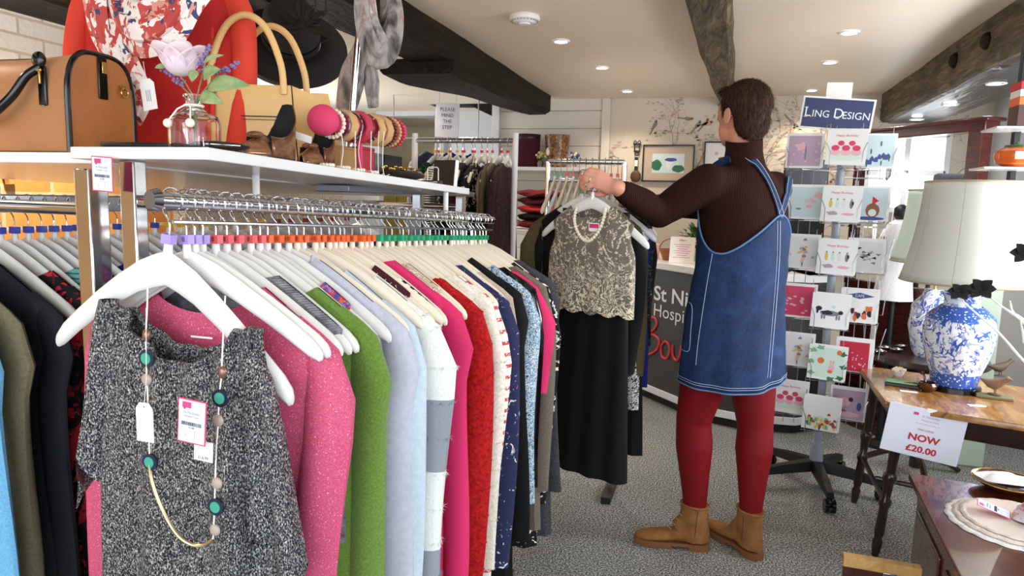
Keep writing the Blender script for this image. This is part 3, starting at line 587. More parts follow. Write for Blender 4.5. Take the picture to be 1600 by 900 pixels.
# necklace over the silver top
YN = 0.745
def N3(x, y, d=0.0): return P(x, y, YN - d)
t = thing('necklace', 'long necklace of green enamel discs and pinkish beads over the silver top', 'necklace', N3(285, 500)); t0 = t.location.copy()
L1 = [(231, 430), (230, 480), (228, 520), (228, 560), (230, 600), (232, 650), (234, 725), (236, 745), (245, 775), (262, 812), (280, 838), (300, 851), (318, 852), (333, 842)]
L2 = [(352, 462), (350, 500), (347, 560), (346, 590), (342, 620), (341, 660), (338, 700), (336, 760), (335, 800), (333, 842)]
MB().tube([N3(x, y) - t0 for x, y in L1[:7]], 0.0011, 6).tube([N3(x, y) - t0 for x, y in L2], 0.0011, 6).obj('cord', 'tag_cord', t)
MB().tube([N3(x, y) - t0 for x, y in spline([(a, c, 0) for a, c in L1[6:]], 4) for x, y in [(x, y)]] if False else [N3(q[0], q[1]) - t0 for q in spline([(a, c, 0) for a, c in L1[6:]], 4)], 0.0026, 8).obj('snake_chain', 'brass_chain', t)
plain('copper_bead', '#8a6558', 0.25, 0.6); plain('stone_bead', '#a9988c', 0.4)
for x, y in ((229, 524), (348, 582)): MB().ell(N3(x, y) - t0, (0.0062, 0.005, 0.009), 14, 10).obj('bead', 'copper_bead', t)
for x, y in ((229, 593), (341, 657), (339, 755), (336, 828)): MB().ell(N3(x, y) - t0, (0.0085, 0.004, 0.0085), 14, 10).obj('bead', 'stone_bead', t)
for x, y in ((229, 560), (344, 622), (234, 722), (337, 792)):
    q = N3(x, y) - t0; pd = bpy.data.objects.new('enamel_disc', MB().disc(q + Vector((0, -0.001, 0)), XA, ZA, 0.0125, n=24, d=(0, 0.004, 0)).mesh('enamel_disc', 'navy_enamel')); COL.objects.link(pd); pd.parent = t
    MB().disc(q + Vector((0, -0.0022, 0)), XA, ZA, 0.008, n=20, d=(0, 0.002, 0)).obj('green_centre', 'turquoise', pd)
# tags
t = thing('swing_tag', 'blank white luggage-shaped swing tag on the silver top', 'tag', N3(226, 660, .012)); w_, h_ = 0.0145, 0.028
MB().prism([(-w_, -h_), (w_, -h_), (w_, h_ * 0.7), (w_ * .55, h_), (-w_ * .55, h_), (-w_, h_ * .7)], (0, 0, 0), XA, ZA, (0, 0.0008, 0)).obj('card', 'paper', t, smooth=False)
MB().disc((0, -0.0003, h_ * .8), XA, ZA, 0.0012, n=10, d=(0, .0004, 0)).obj('hole', 'ink', t); MB().tube([(0, 0, h_ * .8), (0.002, 0.004, 0.06), (0.003, 0.008, 0.16)], 0.0005, 5).obj('string', 'tag_cord', t)
def stn_tag(label, loc, rot, s=1.0, full=True, name='price_tag'):
    t = thing(name, label, 'price tag', loc, rot); t.scale = (s, s, s)
    MB().box((0, 0, 0), (0.054, 0.0008, 0.074)).obj('pink_border', 'pink_edge', t); MB().box((0, -0.0006, 0.0), (0.0495, 0.0006, 0.0695)).obj('card', 'paper_blue', t)
    MB().box((-0.010, -0.0011, 0.027), (0.017, 0.0005, 0.010)).disc((-0.014, -0.00135, 0.0215), XA, ZA, 0.0025, n=8, d=(0, 0.0005, 0)).obj('logo', 'magenta', t, bevel=0.001)
    lettering('St Nicholas', 0.0068, 'ink_grey', t, (0.0, -0.0011, 0.0145), ext=0.0001); lettering('Hospice Care', 0.0052, 'ink_grey', t, (0.0, -0.0011, 0.0085), ext=0.0001)
    b = MB(); rr = random.Random(3); x = -0.019
    while x < 0.019: w = rr.choice((.0004, .0007, .001)); b.box((x, -0.0011, -0.004), (w, 0.0004, 0.006)); x += w + rr.choice((.0006, .001))
    b.obj('barcode', 'ink', t, smooth=False); lettering('\u00a37.00', 0.0048, 'ink', t, (0, -0.0011, -0.0105), ext=0.0001)
    if full: MB().box((0, -0.0011, -0.016), (0.045, 0.0003, 0.0004)).box((0.006, -0.0011, -0.024), (0.0004, 0.0003, 0.015)).obj('rule', 'ink_grey', t, smooth=False)
    lettering('S', 0.005, 'ink_pink', t, (-0.010, -0.0011, -0.024), ext=0.0001)
    return t
stn_tag('pink-edged white price tag with barcode pinned on the silver top', P(300, 659, .715), (0, 0.08, 0.02), 0.82)
t = thing('price_slip', 'small white price slip sticking out under the pink-edged tag', 'price tag', P(318, 705, .728), (0, 0.06, 0)); MB().box((0, 0, 0), (0.03, 0.0006, 0.028)).obj('card', 'paper', t); lettering('\u00a316.99', 0.006, 'ink', t, (0, -0.0006, -0.0095), ext=0.0001)
stn_tag('pink-edged price tag hanging over the left end of the shelf', P(160, 272, .905), (0.05, 0.06, 0.05), 0.78)
tag(MB().box((0, 0, 0), (0.04, 0.0006, 0.003)).obj('garment_label', 'paper'), 'small white woven label inside the neck of the pink cardigan', 'label').location = P(315, 527, .853)

# ---- second rack on the left
LX, LZ = -1.43, 1.287
t = thing('clothes_rack', 'chrome clothes rack on the left with blue and yellow size cubes', 'clothes rack', (LX, 0.85, 0))
rel(MB().box2((LX - 0.012, 0.7, LZ - .019), (LX + 0.012, 2.75, LZ + 0.019)), t).obj('rail', 'chrome', t, bevel=0.003)
for y in (0.93, 2.7): rel(MB().box2((-1.055, y - 0.02, 0.05), (-1.022, y + 0.02, 1.355)), t).obj('post', 'chrome', t, bevel=0.003); rel(MB().tube([(-1.04, y, LZ), (LX, y, LZ)], 0.012, 10), t).obj('arm', 'chrome', t); rel(MB().box2((-1.7, y - 0.02, 0.03), (-1.03, y + 0.02, 0.055)), t).obj('foot', 'chrome', t)
pp = P(14, 290, 1.0); rel(MB().cyl((-1.4, 1.03, LZ), (-1.4, 1.03, 1.36), 0.009, 12), t).obj('shelf_support', 'white_paint', t)
LROW = [(0.83, 'sky_blue', 'sky blue long jumper at the left edge of the picture', 'jumper', .75, .6, None), (0.90, 'khaki', 'khaki grey top beside the sky blue jumper', 'top', .7, .5, None), (0.975, 'jacket_black', 'black blazer with a smooth shoulder on the left rack', 'blazer', .85, .62, None),
 (1.06, 'blackred_floral', 'black blouse with red flowers on the left rack', 'blouse', .85, .6, 'blue'), (1.12, 'teal_stripe', 'teal striped shirt on the left rack', 'shirt', .6, 0, 'blue'), (1.18, 'black_cloth', 'black short-sleeved top beside the teal striped shirt', 'top', .7, .3, 'blue'),
 (1.24, 'royal_navy', 'bright navy jumper between black top and red jumper', 'jumper', .7, .5, 'blue'), (1.31, 'scarlet', 'scarlet red jumper left of the chrome posts', 'jumper', .7, .5, 'blue'), (1.39, 'charcoal', 'charcoal knit behind the scarlet jumper', 'jumper', .6, .4, 'blue'),
 (1.47, 'navy', 'navy top seen between the chrome posts', 'top', .7, .5, 'blue'), (1.56, 'scarlet', 'red top seen just right of the chrome posts', 'top', .7, .5, 'yellow'), (1.66, 'navy_floral', 'navy patterned top behind the front white hanger', 'top', .7, .5, 'yellow'), (1.78, 'taupe', 'taupe jacket deep in the left rack', 'jacket', .7, .5, 'yellow'),
 (1.92, 'black_cloth', 'black dress deep in the left rack', 'dress', .8, .5, 'yellow'), (2.08, 'wine', 'wine red dress near the far end of the left rack', 'dress', .8, .5, 'dkred'), (2.26, 'maroon', 'maroon jacket near the far end of the left rack', 'jacket', .8, .5, 'dkred'), (2.45, 'dark_mix', 'dark patterned dress at the far end of the left rack', 'dress', .8, .5, 'dkred')]
for i, (y, m, l, c, L, sl, cube) in enumerate(LROW):
    loc = (LX, y, LZ); rot = (rnd.uniform(-.02, .02), rnd.uniform(-.01, .05), rnd.uniform(-.04, .04))
    hanger(loc, rot, cube, 'hanger of the ' + l, 'hangers on the left rack'); garment(l, c, m, loc, rot, L=L, sleeve=sl, w=.203, neck=.12 if i > 2 else .09, seed=40 + i, name={'top': 'knit_top'}.get(c, c), th=.02)
for i, y in enumerate([1.02, 1.09, 1.15, 1.21, 1.275, 1.35, 1.43, 1.515, 1.61, 1.72, 1.85, 2.0, 2.16, 2.35, 2.55]):
    cn = 'blue' if y < 1.5 else 'yellow' if y < 2.0 else 'dkred'; pn = {'blue': 'blue', 'yellow': 'yellow', 'dkred': 'dark red'}[cn]
    hanger((LX, y, LZ), (0, rnd.uniform(-.02, .04), rnd.uniform(-.05, .05)), cn, 'bare white hanger with a %s size cube on the left rack' % pn, 'bare left rack hangers with %s cubes' % pn)
# ================================================================== ON THE SHELF
n = NT('tan_leather', '#a8672f', 0.45); n.col(n.ramp(n.noise(8, 3), ((0.3, '#9a5822'), (0.7, '#ad6a2c')))); n.bump(n.voro(420), 0.35, 0.0012)
n = NT('tan_smooth', '#a9744a', 0.4); n.bump(n.noise(40), 0.1, 0.002)
n = NT('cream_leather', '#d9b173', 0.45); n.bump(n.noise(300), 0.1, 0.001)
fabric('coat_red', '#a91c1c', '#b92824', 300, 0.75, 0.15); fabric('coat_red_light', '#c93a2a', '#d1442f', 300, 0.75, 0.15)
blobs('scarf_floral', '#e6dcd6', [('#b5443f', 1.0, 0.54), ('#3a4160', 1.4, 0.61), ('#cf8f7f', 2.2, 0.6)], 9, 0.6)
n = NT('scarf_grey', '#8a8380', 0.6); f = n.noise(16, 4, 1.5, n.co((1, 1, .4))); n.col(n.ramp(f, ((0.3, '#1f1c20'), (0.42, '#6d6562'), (0.55, '#a39b97'), (0.62, '#8a6a66'), (0.7, '#d8d2cd'))))
blobs('scarf_unused', '#a9a3a2', [('#d0c9c4', 1.2, 0.56), ('#4a474c', 1.6, 0.55), ('#1b1a1e', 2.2, 0.64), ('#8a5f60', 2.8, 0.66)], 10, 0.55)
n = NT('bronze_leather', '#6b4029', 0.22, 0.35); n.col(n.ramp(n.noise(30, 4), ((0.3, '#4a2a1c'), (0.7, '#a1714e'))))
n = NT('felt_black', '#120f0f', 0.85); n.bump(n.noise(200), 0.4, 0.001)
plain('rose_petal', '#e6cbd0', 0.6).node_tree.nodes['Principled BSDF'].inputs['Subsurface Weight'].default_value = 0.15
plain('lavender', '#7d6f9e', 0.8); plain('stem_green', '#6f8455', 0.6); n = NT('leaf_green', '#7d9260', 0.55); n.col(n.ramp(n.noise(60), ((0.3, '#6f8656'), (0.7, '#97a774'))))
plain('rose_red_bead', '#c02d4e', 0.4); plain('wood_bead', '#caa06c', 0.5); plain('brown_bead', '#5a3020', 0.4); plain('silver_bead', '#b6b6ba', 0.2, 1.0); plain('pink_velvet', '#cf3a63', 0.8)
plain('dark_leather', '#1d1613', 0.4); plain('box_tan', '#a17a45', 0.6); plain('box_navy', '#1f2a44', 0.5); plain('box_red', '#a31d2a', 0.5); plain('box_grey', '#575c63', 0.5)
# --- tan handbag
bx, y0, y1 = -1.22, 1.045, 1.205; zb = SZ(1.1) + 0.0005; hw = (y1 - y0) / 2; yc = (y0 + y1) / 2
t = thing('handbag', 'tan leather bowling handbag with black handles and piping', 'handbag', (bx, yc, zb), (0, 0, 0.05))
def arch(hw, h, n=28, sh=0.55):
    pts = [(-hw, 0.004)]
    for i in range(n + 1):
        a = PI - PI * i / n; pts.append((hw * math.copysign(abs(math.cos(a)) ** sh, math.cos(a)), h * 0.48 + h * 0.52 * abs(math.sin(a)) ** 0.8))
    return pts + [(hw, 0.004)]
A = arch(hw, 0.20); L_ = 0.36
rings = []
for i in range(13):
    v = i / 12; s = 1 - 0.02 * math.sin(v * PI); rings.append([(-v * L_, a * s, b * (1 - 0.05 * math.sin(v * PI)) + 0.002) for a, b in A])
MB().loft(rings, True, False).obj('body', 'tan_smooth', t)
for xx in (0.0, -L_): MB().prism(A, (xx + (0.001 if xx == 0 else -.001), 0, 0), YA, ZA, (0.004 if xx == 0 else -.004, 0, 0)).obj('end_panel', 'tan_leather', t)
for xx in (0.003, -L_ - .003): MB().tube([(xx, a, b) for a, b in arch(hw + 0.002, 0.203)], 0.0055, 8).obj('piping', 'black_gloss', t)
MB().tube([(-0.01 - L_ * i / 10 * 0.96, 0, 0.194) for i in range(11)], 0.006, 8).obj('zip', 'black_gloss', t)
MB().box((0.0075, 0, 0.158), (0.003, 0.022, 0.085)).obj('zip_tab', 'black_gloss', t, bevel=0.002); MB().box((0.012, 0.0, 0.178), (0.003, 0.011, 0.022)).box((0.0125, 0, 0.168), (0.004, 0.013, 0.004)).obj('zip_pull', 'gold', t, bevel=0.001)
MB().tube([(0.012, 0.05 + 0.009 * math.cos(a), 0.136 + 0.009 * math.sin(a)) for a in [2 * PI * k / 16 for k in range(16)]], 0.0018, 6, loop=True).box((0.008, 0.05, 0.146), (0.004, 0.016, 0.008)).obj('d_ring', 'gold', t)
for sy in (-1, 1):
    pts = spline([(-0.055, sy * (hw + 0.004), 0.165), (-0.075, sy * (hw + 0.018), 0.145), (-0.10, sy * (hw + 0.03), 0.105), (-0.15, sy * (hw + 0.038), 0.068), (-0.20, sy * (hw + 0.038), 0.068), (-0.25, sy * (hw + 0.03), 0.105), (-0.275, sy * (hw + 0.018), 0.145), (-0.295, sy * (hw + 0.004), 0.165)], 5) if sy < 0 else spline([(-0.055, hw + .004, 0.165), (-0.08, hw + .03, 0.17), (-0.175, hw + .05, 0.165), (-0.27, hw + .03, 0.17), (-0.295, hw + .004, 0.165)], 6)
    MB().tube(pts, 0.0085, 10).obj('handle', 'black_gloss', t)
    for xx in (-0.055, -0.295):
        q = MB().box((xx, sy * (hw + 0.001), 0.13), (0.02, 0.006, 0.075), rx=0.0).ell((xx, sy * (hw + 0.006), 0.178), (0.016, 0.008, 0.016), 10, 8).obj('handle_tab', 'black_gloss', t, bevel=0.003)
        MB().box((xx, sy * (hw + 0.012), 0.158), (0.022, 0.004, 0.005)).box((xx + 0.006, sy * (hw + 0.012), 0.145), (0.004, 0.004, 0.026)).obj('buckle', 'gold', q, bevel=0.001)
# --- red coat on a bust, and its scarf
cx, cy = P(262, 215, 1.46).x, 1.46; cz = SZ(cy)
t = thing('coat', 'bright red coat displayed on a bust behind the rose vase', 'coat', (cx, cy, cz), (0, 0, 0.28))
rings = []
for i in range(17):
    v = i / 16; z = 0.002 + 0.56 * v; w = 0.178 + 0.02 * math.sin(v * 2.6) if v < 0.72 else 0.192 * max(0.28, math.cos((v - 0.72) / 0.28 * 1.25)); d = 0.095 * (1 - 0.25 * v) if v < .75 else 0.07 * max(0.5, 1 - (v - .75) * 2)
    rings.append([((w) * math.copysign(abs(math.cos(a)) ** 0.75, math.cos(a)), d * math.sin(a) + 0.006 * math.sin(7 * a + v * 2) * (1 - v), z) for a in [2 * PI * k / 48 for k in range(48)]])
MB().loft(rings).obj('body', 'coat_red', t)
for sx in (-1, 1):
    pts = [(sx * 0.165, 0.0, 0.44), (sx * 0.195, -0.005, 0.38), (sx * 0.212, -0.02, 0.28), (sx * 0.208, -0.03, 0.15), (sx * 0.198, -0.045, 0.01)]
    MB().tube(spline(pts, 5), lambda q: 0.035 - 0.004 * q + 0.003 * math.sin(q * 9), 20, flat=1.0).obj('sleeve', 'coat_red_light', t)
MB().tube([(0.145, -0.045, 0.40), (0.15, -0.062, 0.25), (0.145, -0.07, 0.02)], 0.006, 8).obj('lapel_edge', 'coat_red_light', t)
MB().cyl((0, 0, 0.5), (0, 0, 0.66), 0.045, 18, 0.04).ell((0, 0, .66), (.045, .045, .03)).obj('bust_neck', 'beige', t)
def cloth_tube(b, px, Y, rad, flat=0.5, n=18, seed=0, k=6):
    pts = spline([P(x, y, Y + dy) for x, y, dy in px], k); m = len(pts); rings = []; c = b
    for i, p in enumerate(pts):
        tt = (pts[min(i + 1, m - 1)] - pts[max(i - 1, 0)]).normalized(); u = YA - tt * tt.dot(YA); u.normalize(); w = tt.cross(u); q = i / (m - 1); j = q * (len(rad) - 1); a0 = int(min(j, len(rad) - 2)); rr_ = rad[a0] + (rad[a0 + 1] - rad[a0]) * (j - a0)
        rings.append([p + (u * (flat * math.sin(a)) + w * math.cos(a)) * rr_ * (1 + 0.16 * math.sin(5 * a + seed + q * 3) + 0.07 * math.sin(9 * a - q * 4)) for a in [2 * PI * kk / 36 for kk in range(36)]])
    b.loft(rings); return b
b = MB(); ys = 1.30
cloth_tube(b, [(330, -40, .03), (292, -6, 0), (262, 32, 0), (228, 44, -.01), (196, 20, 0), (180, -30, .03)], ys, [.03, .04, .055, .058, .042, .03], 0.55)
cloth_tube(b, [(150, -40, .02), (150, 0, 0), (158, 50, 0), (168, 85, 0.01)], ys, [.028, .032, .026, .016], 0.45, seed=2)
cloth_tube(b, [(188, 40, .02), (186, 70, 0), (200, 110, 0), (214, 150, .0), (208, 185, .02)], ys, [.024, .03, .03, .034, .024], 0.5, seed=4)
tag(b.obj('scarf', 'scarf_floral'), 'white, red and navy floral scarf wound round the red coat', 'scarf')
# --- tag hanging by the vase
t = thing('swing_tag', 'cream handwritten swing tag hanging against the red coat', 'tag', P(232, 148, 1.235), (0, -0.12, 0.3)); w_, h_ = 0.0155, 0.034
MB().prism([(-w_, -h_), (w_, -h_ * .9), (w_, h_ * 0.75), (w_ * .5, h_), (-w_ * .5, h_), (-w_, h_ * .75)], (0, 0, 0), XA, ZA, (0, 0.0008, 0)).obj('card', 'paper', t, smooth=False)
b = MB()
for i in range(3): b.box((-0.004 + i * 0.004, -0.0004, -0.002), (0.0014, 0.0004, 0.024))
b.obj('handwriting', 'ink_grey', t); MB().tube([(0, 0, h_), (-0.002, .004, .05), (-.01, .02, .075)], 0.0006, 5).obj('string', 'tag_cord', t)
# --- glass bottle vase with rose
vb = P(305, 228, 0.965); vz = SZ(.965) + 0.0005
t = thing('vase', 'square clear glass bottle vase with white twine and beads', 'vase', (vb.x, vb.y, vz))
def sq(r, z, p=0.45): return [(r * math.copysign(abs(math.cos(a)) ** p, math.cos(a)), r * math.copysign(abs(math.sin(a)) ** p, math.sin(a)), z) for a in [2 * PI * k / 32 for k in range(32)]]
MB().loft([sq(0.030, 0), sq(.034, .004), sq(.034, .045), sq(.030, .056), sq(.016, .064, 1), sq(.013, .070, 1), sq(.0135, .082, 1), sq(.016, .086, 1), sq(.016, .090, 1), sq(.0115, .090, 1), sq(.0105, .070, 1), sq(.027, .054), sq(.031, .044), sq(.031, .007)]).obj('bottle', 'glass', t)
MB().tube([(0.014 * math.cos(a), .014 * math.sin(a), .072) for a in [2 * PI * k / 18 for k in range(18)]], .0022, 6, loop=True).tube([(-.003, -.015, .072), (-.012, -.024, .064), (-.02, -.034, .046)], .0014, 6).tube([(.004, -.015, .072), (.014, -.024, .066), (.022, -.034, .048)], .0014, 6).obj('twine', 'tag_cord', t)
for x in (-.021, .023): MB().ell((x, -.036, .040), .0075, 12, 10).obj('bead', 'pearl', t)
t2 = thing('artificial_flowers', 'pale pink artificial rose with lavender sprigs and green leaves in the glass bottle', 'flowers', (vb.x, vb.y, vz + 0.012))
def Q(x, y, dy=0): return P(x, y, vb.y + dy) - t2.location
b = MB(); rc = Q(281, 92)
b.ell(rc + Vector((0, 0, -.004)), (.026, .026, .024), 20, 12)
for ring, (nn, rr_, tilt, hh) in enumerate(((5, .012, .15, .034), (6, .020, .4, .032), (7, .027, .75, .029))):
    for k in range(nn):
        a = 2 * PI * k / nn + ring * .5; u = Vector((-math.sin(a), math.cos(a), 0)); o = Vector((math.cos(a), math.sin(a), 0)); vs = []; fs = []
        for i in range(6):
            v = i / 5; ww = rr_ * 1.0 * max(.05, math.sin(PI * (0.12 + 0.70 * v))) ** .55; c_ = rc + Vector((0, 0, -.022)) + o * (rr_ * (0.35 + 0.75 * v ** .7) + (.006 * v ** 4) * (1 + ring)) + ZA * (hh * 1.45 * v)
            for j in range(7): s = (j - 3) / 3; vs.append(c_ + u * (ww * s) - o * (.010 * s * s) - ZA * (.006 * s * s * v))
        for i in range(5):
            for j in range(6): fs.append((i * 7 + j, i * 7 + j + 1, (i + 1) * 7 + j + 1, (i + 1) * 7 + j))
        b.add(vs, fs)
b.obj('rose', 'rose_petal', t2, solid=0.0008)
b = MB(); base = Vector((0, 0, .0))
for x, y in ((281, 118), (326, 78), (352, 103), (258, 112), (345, 140), (372, 133)): b.tube(spline([base + Vector((0, 0, .0)), Q(306, 165), Q(306 + (x - 306) * .5, 150 + (y - 150) * .45), Q(x, y)], 4), .0011, 6)
b.obj('stems', 'stem_green', t2)
rr = random.Random(9)
for (x0, y0_, x1, y1_) in ((308, 118, 328, 70), (330, 120, 372, 98), (300, 140, 250, 104)):
    p0, p1 = Q(x0, y0_), Q(x1, y1_); b = MB()
    for i in range(34):
        s = i / 33; p = p0.lerp(p1, .25 + .75 * s); b.ell(p + Vector((rr.uniform(-1, 1), rr.uniform(-1, 1), rr.uniform(-1, 1))) * .005 * (1.2 - s * .5), rr.uniform(.0016, .003), 6, 5)
    b.obj('lavender_sprig', 'lavender', t2)
def leaf(b, p, d, w, L, up=ZA):
    d = Vector(d).normalized(); s = d.cross(up).normalized(); nrm = s.cross(d); vs = []; fs = []
    for i in range(9):
        v = i / 8; ww = w * math.sin(PI * v ** .8) ** .8
        for j in (-1, -.5, 0, .5, 1): vs.append(Vector(p) + d * (L * v) + s * (ww * j) + nrm * (.12 * L * math.sin(v * PI) + .25 * ww * abs(j)))
    for i in range(8):
        for j in range(4): fs.append((i * 5 + j, i * 5 + j + 1, (i + 1) * 5 + j + 1, (i + 1) * 5 + j))
    return b.add(vs, fs)
b = MB()
for x, y, X, Y_, w in ((318, 122, 345, 108, .012), (325, 138, 392, 134, .014), (312, 150, 350, 162, .012), (308, 110, 300, 128, .010), (318, 100, 350, 86, .005), (262, 104, 242, 106, .005)):
    p0 = Q(x, y, -.012); p1 = Q(X, Y_, -.018); leaf(b, p0, p1 - p0, w, (p1 - p0).length, Vector((0.1, -0.9, .3)))
b.obj('leaves', 'leaf_green', t2, solid=0.0006)
# --- flat black purse along the edge
b = MB(); p0, p1 = P(182, 225, .99), P(272, 222, .945)
t = thing('leather_pouch', 'flat black leather pouch lying on the shelf edge under the vase', 'pouch', (-0.95, 0.975, SZ(.975)), (0, 0, 0.1))
# lies left of the vase
MB().box((-0.0, 0, 0.006), (0.15, 0.07, 0.011)).obj('body', 'dark_leather', t, bevel=0.004); MB().box((-0.0, -0.037, 0.006), (0.13, 0.004, 0.003)).obj('zip', 'black_gloss', t, bevel=.001)
t = thing('leather_pouch', 'narrow black spectacle pouch lying between vase and bronze shoes', 'pouch', (-0.817, 0.985, SZ(.985)), (0, 0, .9)); MB().ell((0, 0, .009), (.05, .016, .008), 20, 10).obj('body', 'dark_leather', t); MB().tube([(-.05, -.001, .009), (-.02, -.015, .0105), (.03, -.014, .0105)], .001, 6).obj('stitching', 'silver_bead', t)
# --- bronze shoes
def shoe(label, loc, rz, s=1.0):
    t = thing('shoe', label, 'shoe', loc, (0, 0, rz), 'pair of bronze heeled shoes'); t.scale = (s, s, s)
    def half(v): return 0.034 * (0.15 + 0.85 * min(1, (v / .35)) ** .65) * (1 - .25 * math.sin(max(0, v - .35) / .65 * PI) + 0.0) * (1 if v < .86 else math.sqrt(max(.02, 1 - ((v - .86) / .15) ** 2)))
    L = .22; rings = []        # v 0 toe .. 1 heel, along +Y
    for i in range(13):
        v = .5 * i / 12; w = half(v); h = .020 + .030 * (v / .5) ** 1.3
        rings.append([(w * math.cos(a), L * v, .004 + max(0, math.sin(a)) * h if True else 0) for a in [PI * k / 16 for k in range(17)]] )
    MB().loft(rings, False, False).obj('vamp', 'bronze_leather', t, solid=0.002)
    out = []
    for k in range(33):
        q = k / 32; a = PI * q; vv = .42 + .58 * math.sin(a) ** .8; x = -half(min(vv, .999)) * (1 if q < .5 else -1) if abs(q - .5) > .02 else 0
        h = .048 + .090 * math.exp(-((q - .5) / .20) ** 2); out.append((x, L * vv, h, .93))
    wall = [[(x, y, .004) for x, y, h, s_ in out], [(x * 1.06, y, .5 * h) for x, y, h, s_ in out], [(x * 1.0, y + .004 * (h > .08), h) for x, y, h, s_ in out]]
    MB().loft(wall, False, False).obj('quarter', 'bronze_leather', t, solid=.002)
    MB().loft([[(x * .93, y - .004, z + .001) for x, y, z in r] for r in wall], False, False).obj('lining', 'felt_black', t, solid=.001)
    MB().tube([(x, y + .004 * (h > .08), h) for x, y, h, _ in out], .0018, 6).obj('topline_piping', 'bronze_leather', t)
    sole = [(half(v) * 1.04, L * v) for v in [i / 20 for i in range(21)]]; MB().prism(sole + [(-x, y) for x, y in sole[::-1]], (0, 0, 0), XA, YA, (0, 0, .005)).obj('sole', 'dark_leather', t)
    MB().prism([(.02, .165), (.024, .21), (.012, .225), (-.012, .225), (-.024, .21), (-.02, .165)], (0, 0, -.0), XA, YA, (0, 0, .006)).obj('insole', 'felt_black', t)
    MB().ell((0, .075, .052), (.022, .012, .008), 12, 8).obj('bow', 'bronze_leather', t)
    return t
sp = P(418, 240, 0.985); shoe('left bronze leather shoe with tall black-lined heel, toe to the camera', (-.832, 1.045, SZ(1.1) + .001), .10, .82)
shoe('right bronze leather shoe half behind its partner', (-.826, 1.235, SZ(1.28) + .001), .28, .82)
t = thing('price_slip', 'small white price slip lying in the right bronze shoe', 'price tag', P(474, 215, 1.25), (0.5, .3, .3)); MB().box((0, 0, 0), (.035, .0006, .016)).obj('card', 'paper', t)
# --- cream tote
C0 = Vector((P(466, 232, 1.5).x, 1.5, SZ(1.5) + .001)); t = thing('tote_bag', 'cream yellow leather tote bag with two upright handles', 'handbag', C0, (0, 0, .285))
def bagring(z, fw_, sd, dip): # corner at origin, front to -x, side to +y
    k = z / .21; ox = -.018 * k; return [(ox - fw_, .01 * k, z), (ox - fw_ / 2, .006 * k, z), (ox, .008 * k, z), (ox + .052 * (1 - k * .3), sd * .5, z - dip), (ox + .08 * (1 - .2 * k), sd - .01 * k, z - dip * .3), (ox - fw_ / 2, sd, z), (ox - fw_ + .06, sd - .01 * k, z)]
rg = [bagring(.0, .26, .15, 0), bagring(.07, .26, .148, 0), bagring(.14, .255, .13, .004), bagring(.212, .25, .115, .012)]
MB().loft(rg, True, False).obj('body', 'cream_leather', t, bevel=.004, solid=.003); MB().loft([rg[0], [(x, y, .001) for x, y, z in rg[0]]]).obj('base', 'cream_leather', t)
MB().tube([Vector(r[2]) + Vector((.001, -.001, 0)) for r in rg], .0016, 6).obj('seam', 'felt_black', t); MB().box((-.095, -.0005, .135), (.10, .003, .002)).box((-.095, -.0008, .127), (.10, .003, .001)).obj('slot', 'felt_black', t)
for yy, o in ((.0, 0), (.105, .025)): MB().tube(spline([(-.035 + o, yy + .004, .19), (-.04 + o, yy, .26), (-.075 + o, yy, .345), (-.125 + o, yy, .375), (-.175 + o, yy, .345), (-.21 + o, yy, .26), (-.215 + o, yy + .004, .19)], 5), .0085, 10).obj('handle', 'cream_leather', t)
# --- black hats on stands
def hat(label, loc, rot, r, brim, s=1.0):
    t = thing('hat', label, 'hat', loc, rot); MB().lathe([(r * 1.02, 0), (r, .03), (r * .96, .085), (r * .8, .105), (r * .4, .108), (.001, .103)], 36, cap=False).obj('crown', 'felt_black', t, solid=.003)
    MB().lathe([(r, .0), (brim * .8, -.006), (brim, -.024), (brim * 1.01, -.04)], 48, cap=False, fn=lambda k, z: 1 + .05 * math.sin(4 * PI * k)).obj('brim', 'felt_black', t, solid=.002); MB().lathe([(r * 1.03, .003), (r * 1.02, .03)], 36, cap=False).obj('band', 'black_gloss', t); return t
h1 = P(455, 62, 1.92); hat('wide-brimmed black felt hat above the cream tote bag', h1, (.75, .75, 0), .085, .165)
h2 = P(425, -5, 2.0); hat('black hat at the top of the hat stand behind the tote handles', h2, (-.3, .4, 0), .09, .17)
t = thing('hat_stand', 'thin metal hat stand rods rising behind the cream tote bag', 'stand', (h1.x - .02, 1.99, SZ(1.99)))
b = MB().cyl((0, 0, 0), (0, 0, h1.z - SZ(1.99) + .06), .004, 8).lathe([(.05, 0), (.05, .006), (.01, .01), (.004, .02)], 20); b.obj('rod', 'steel', t)
b = MB(); hr = random.Random(4)
cen = P(470, 40, 1.80)
for i in range(26):
    a = hr.uniform(0, 6.28); p = cen + Vector((math.cos(a) * .02, 0, math.sin(a) * .02)); e = cen + Vector((math.cos(a) * hr.uniform(.06, .13), hr.uniform(-.02, .02), math.sin(a) * hr.uniform(.05, .10))); leaf(b, p, e - p, hr.uniform(.006, .014), (e - p).length, Vector((0, -1, .2)))
for i in range(8): a = hr.uniform(0, 6.28); b.tube(spline([cen, cen + Vector((math.cos(a) * .08, 0, math.sin(a) * .07)), cen + Vector((math.cos(a + .5) * .13, -.01, math.sin(a + .5) * .10))], 5), .0012, 5)
tag(b.obj('fascinator', 'felt_black', solid=.0006), 'black feathered fascinator hat with thin looping wires', 'hat')
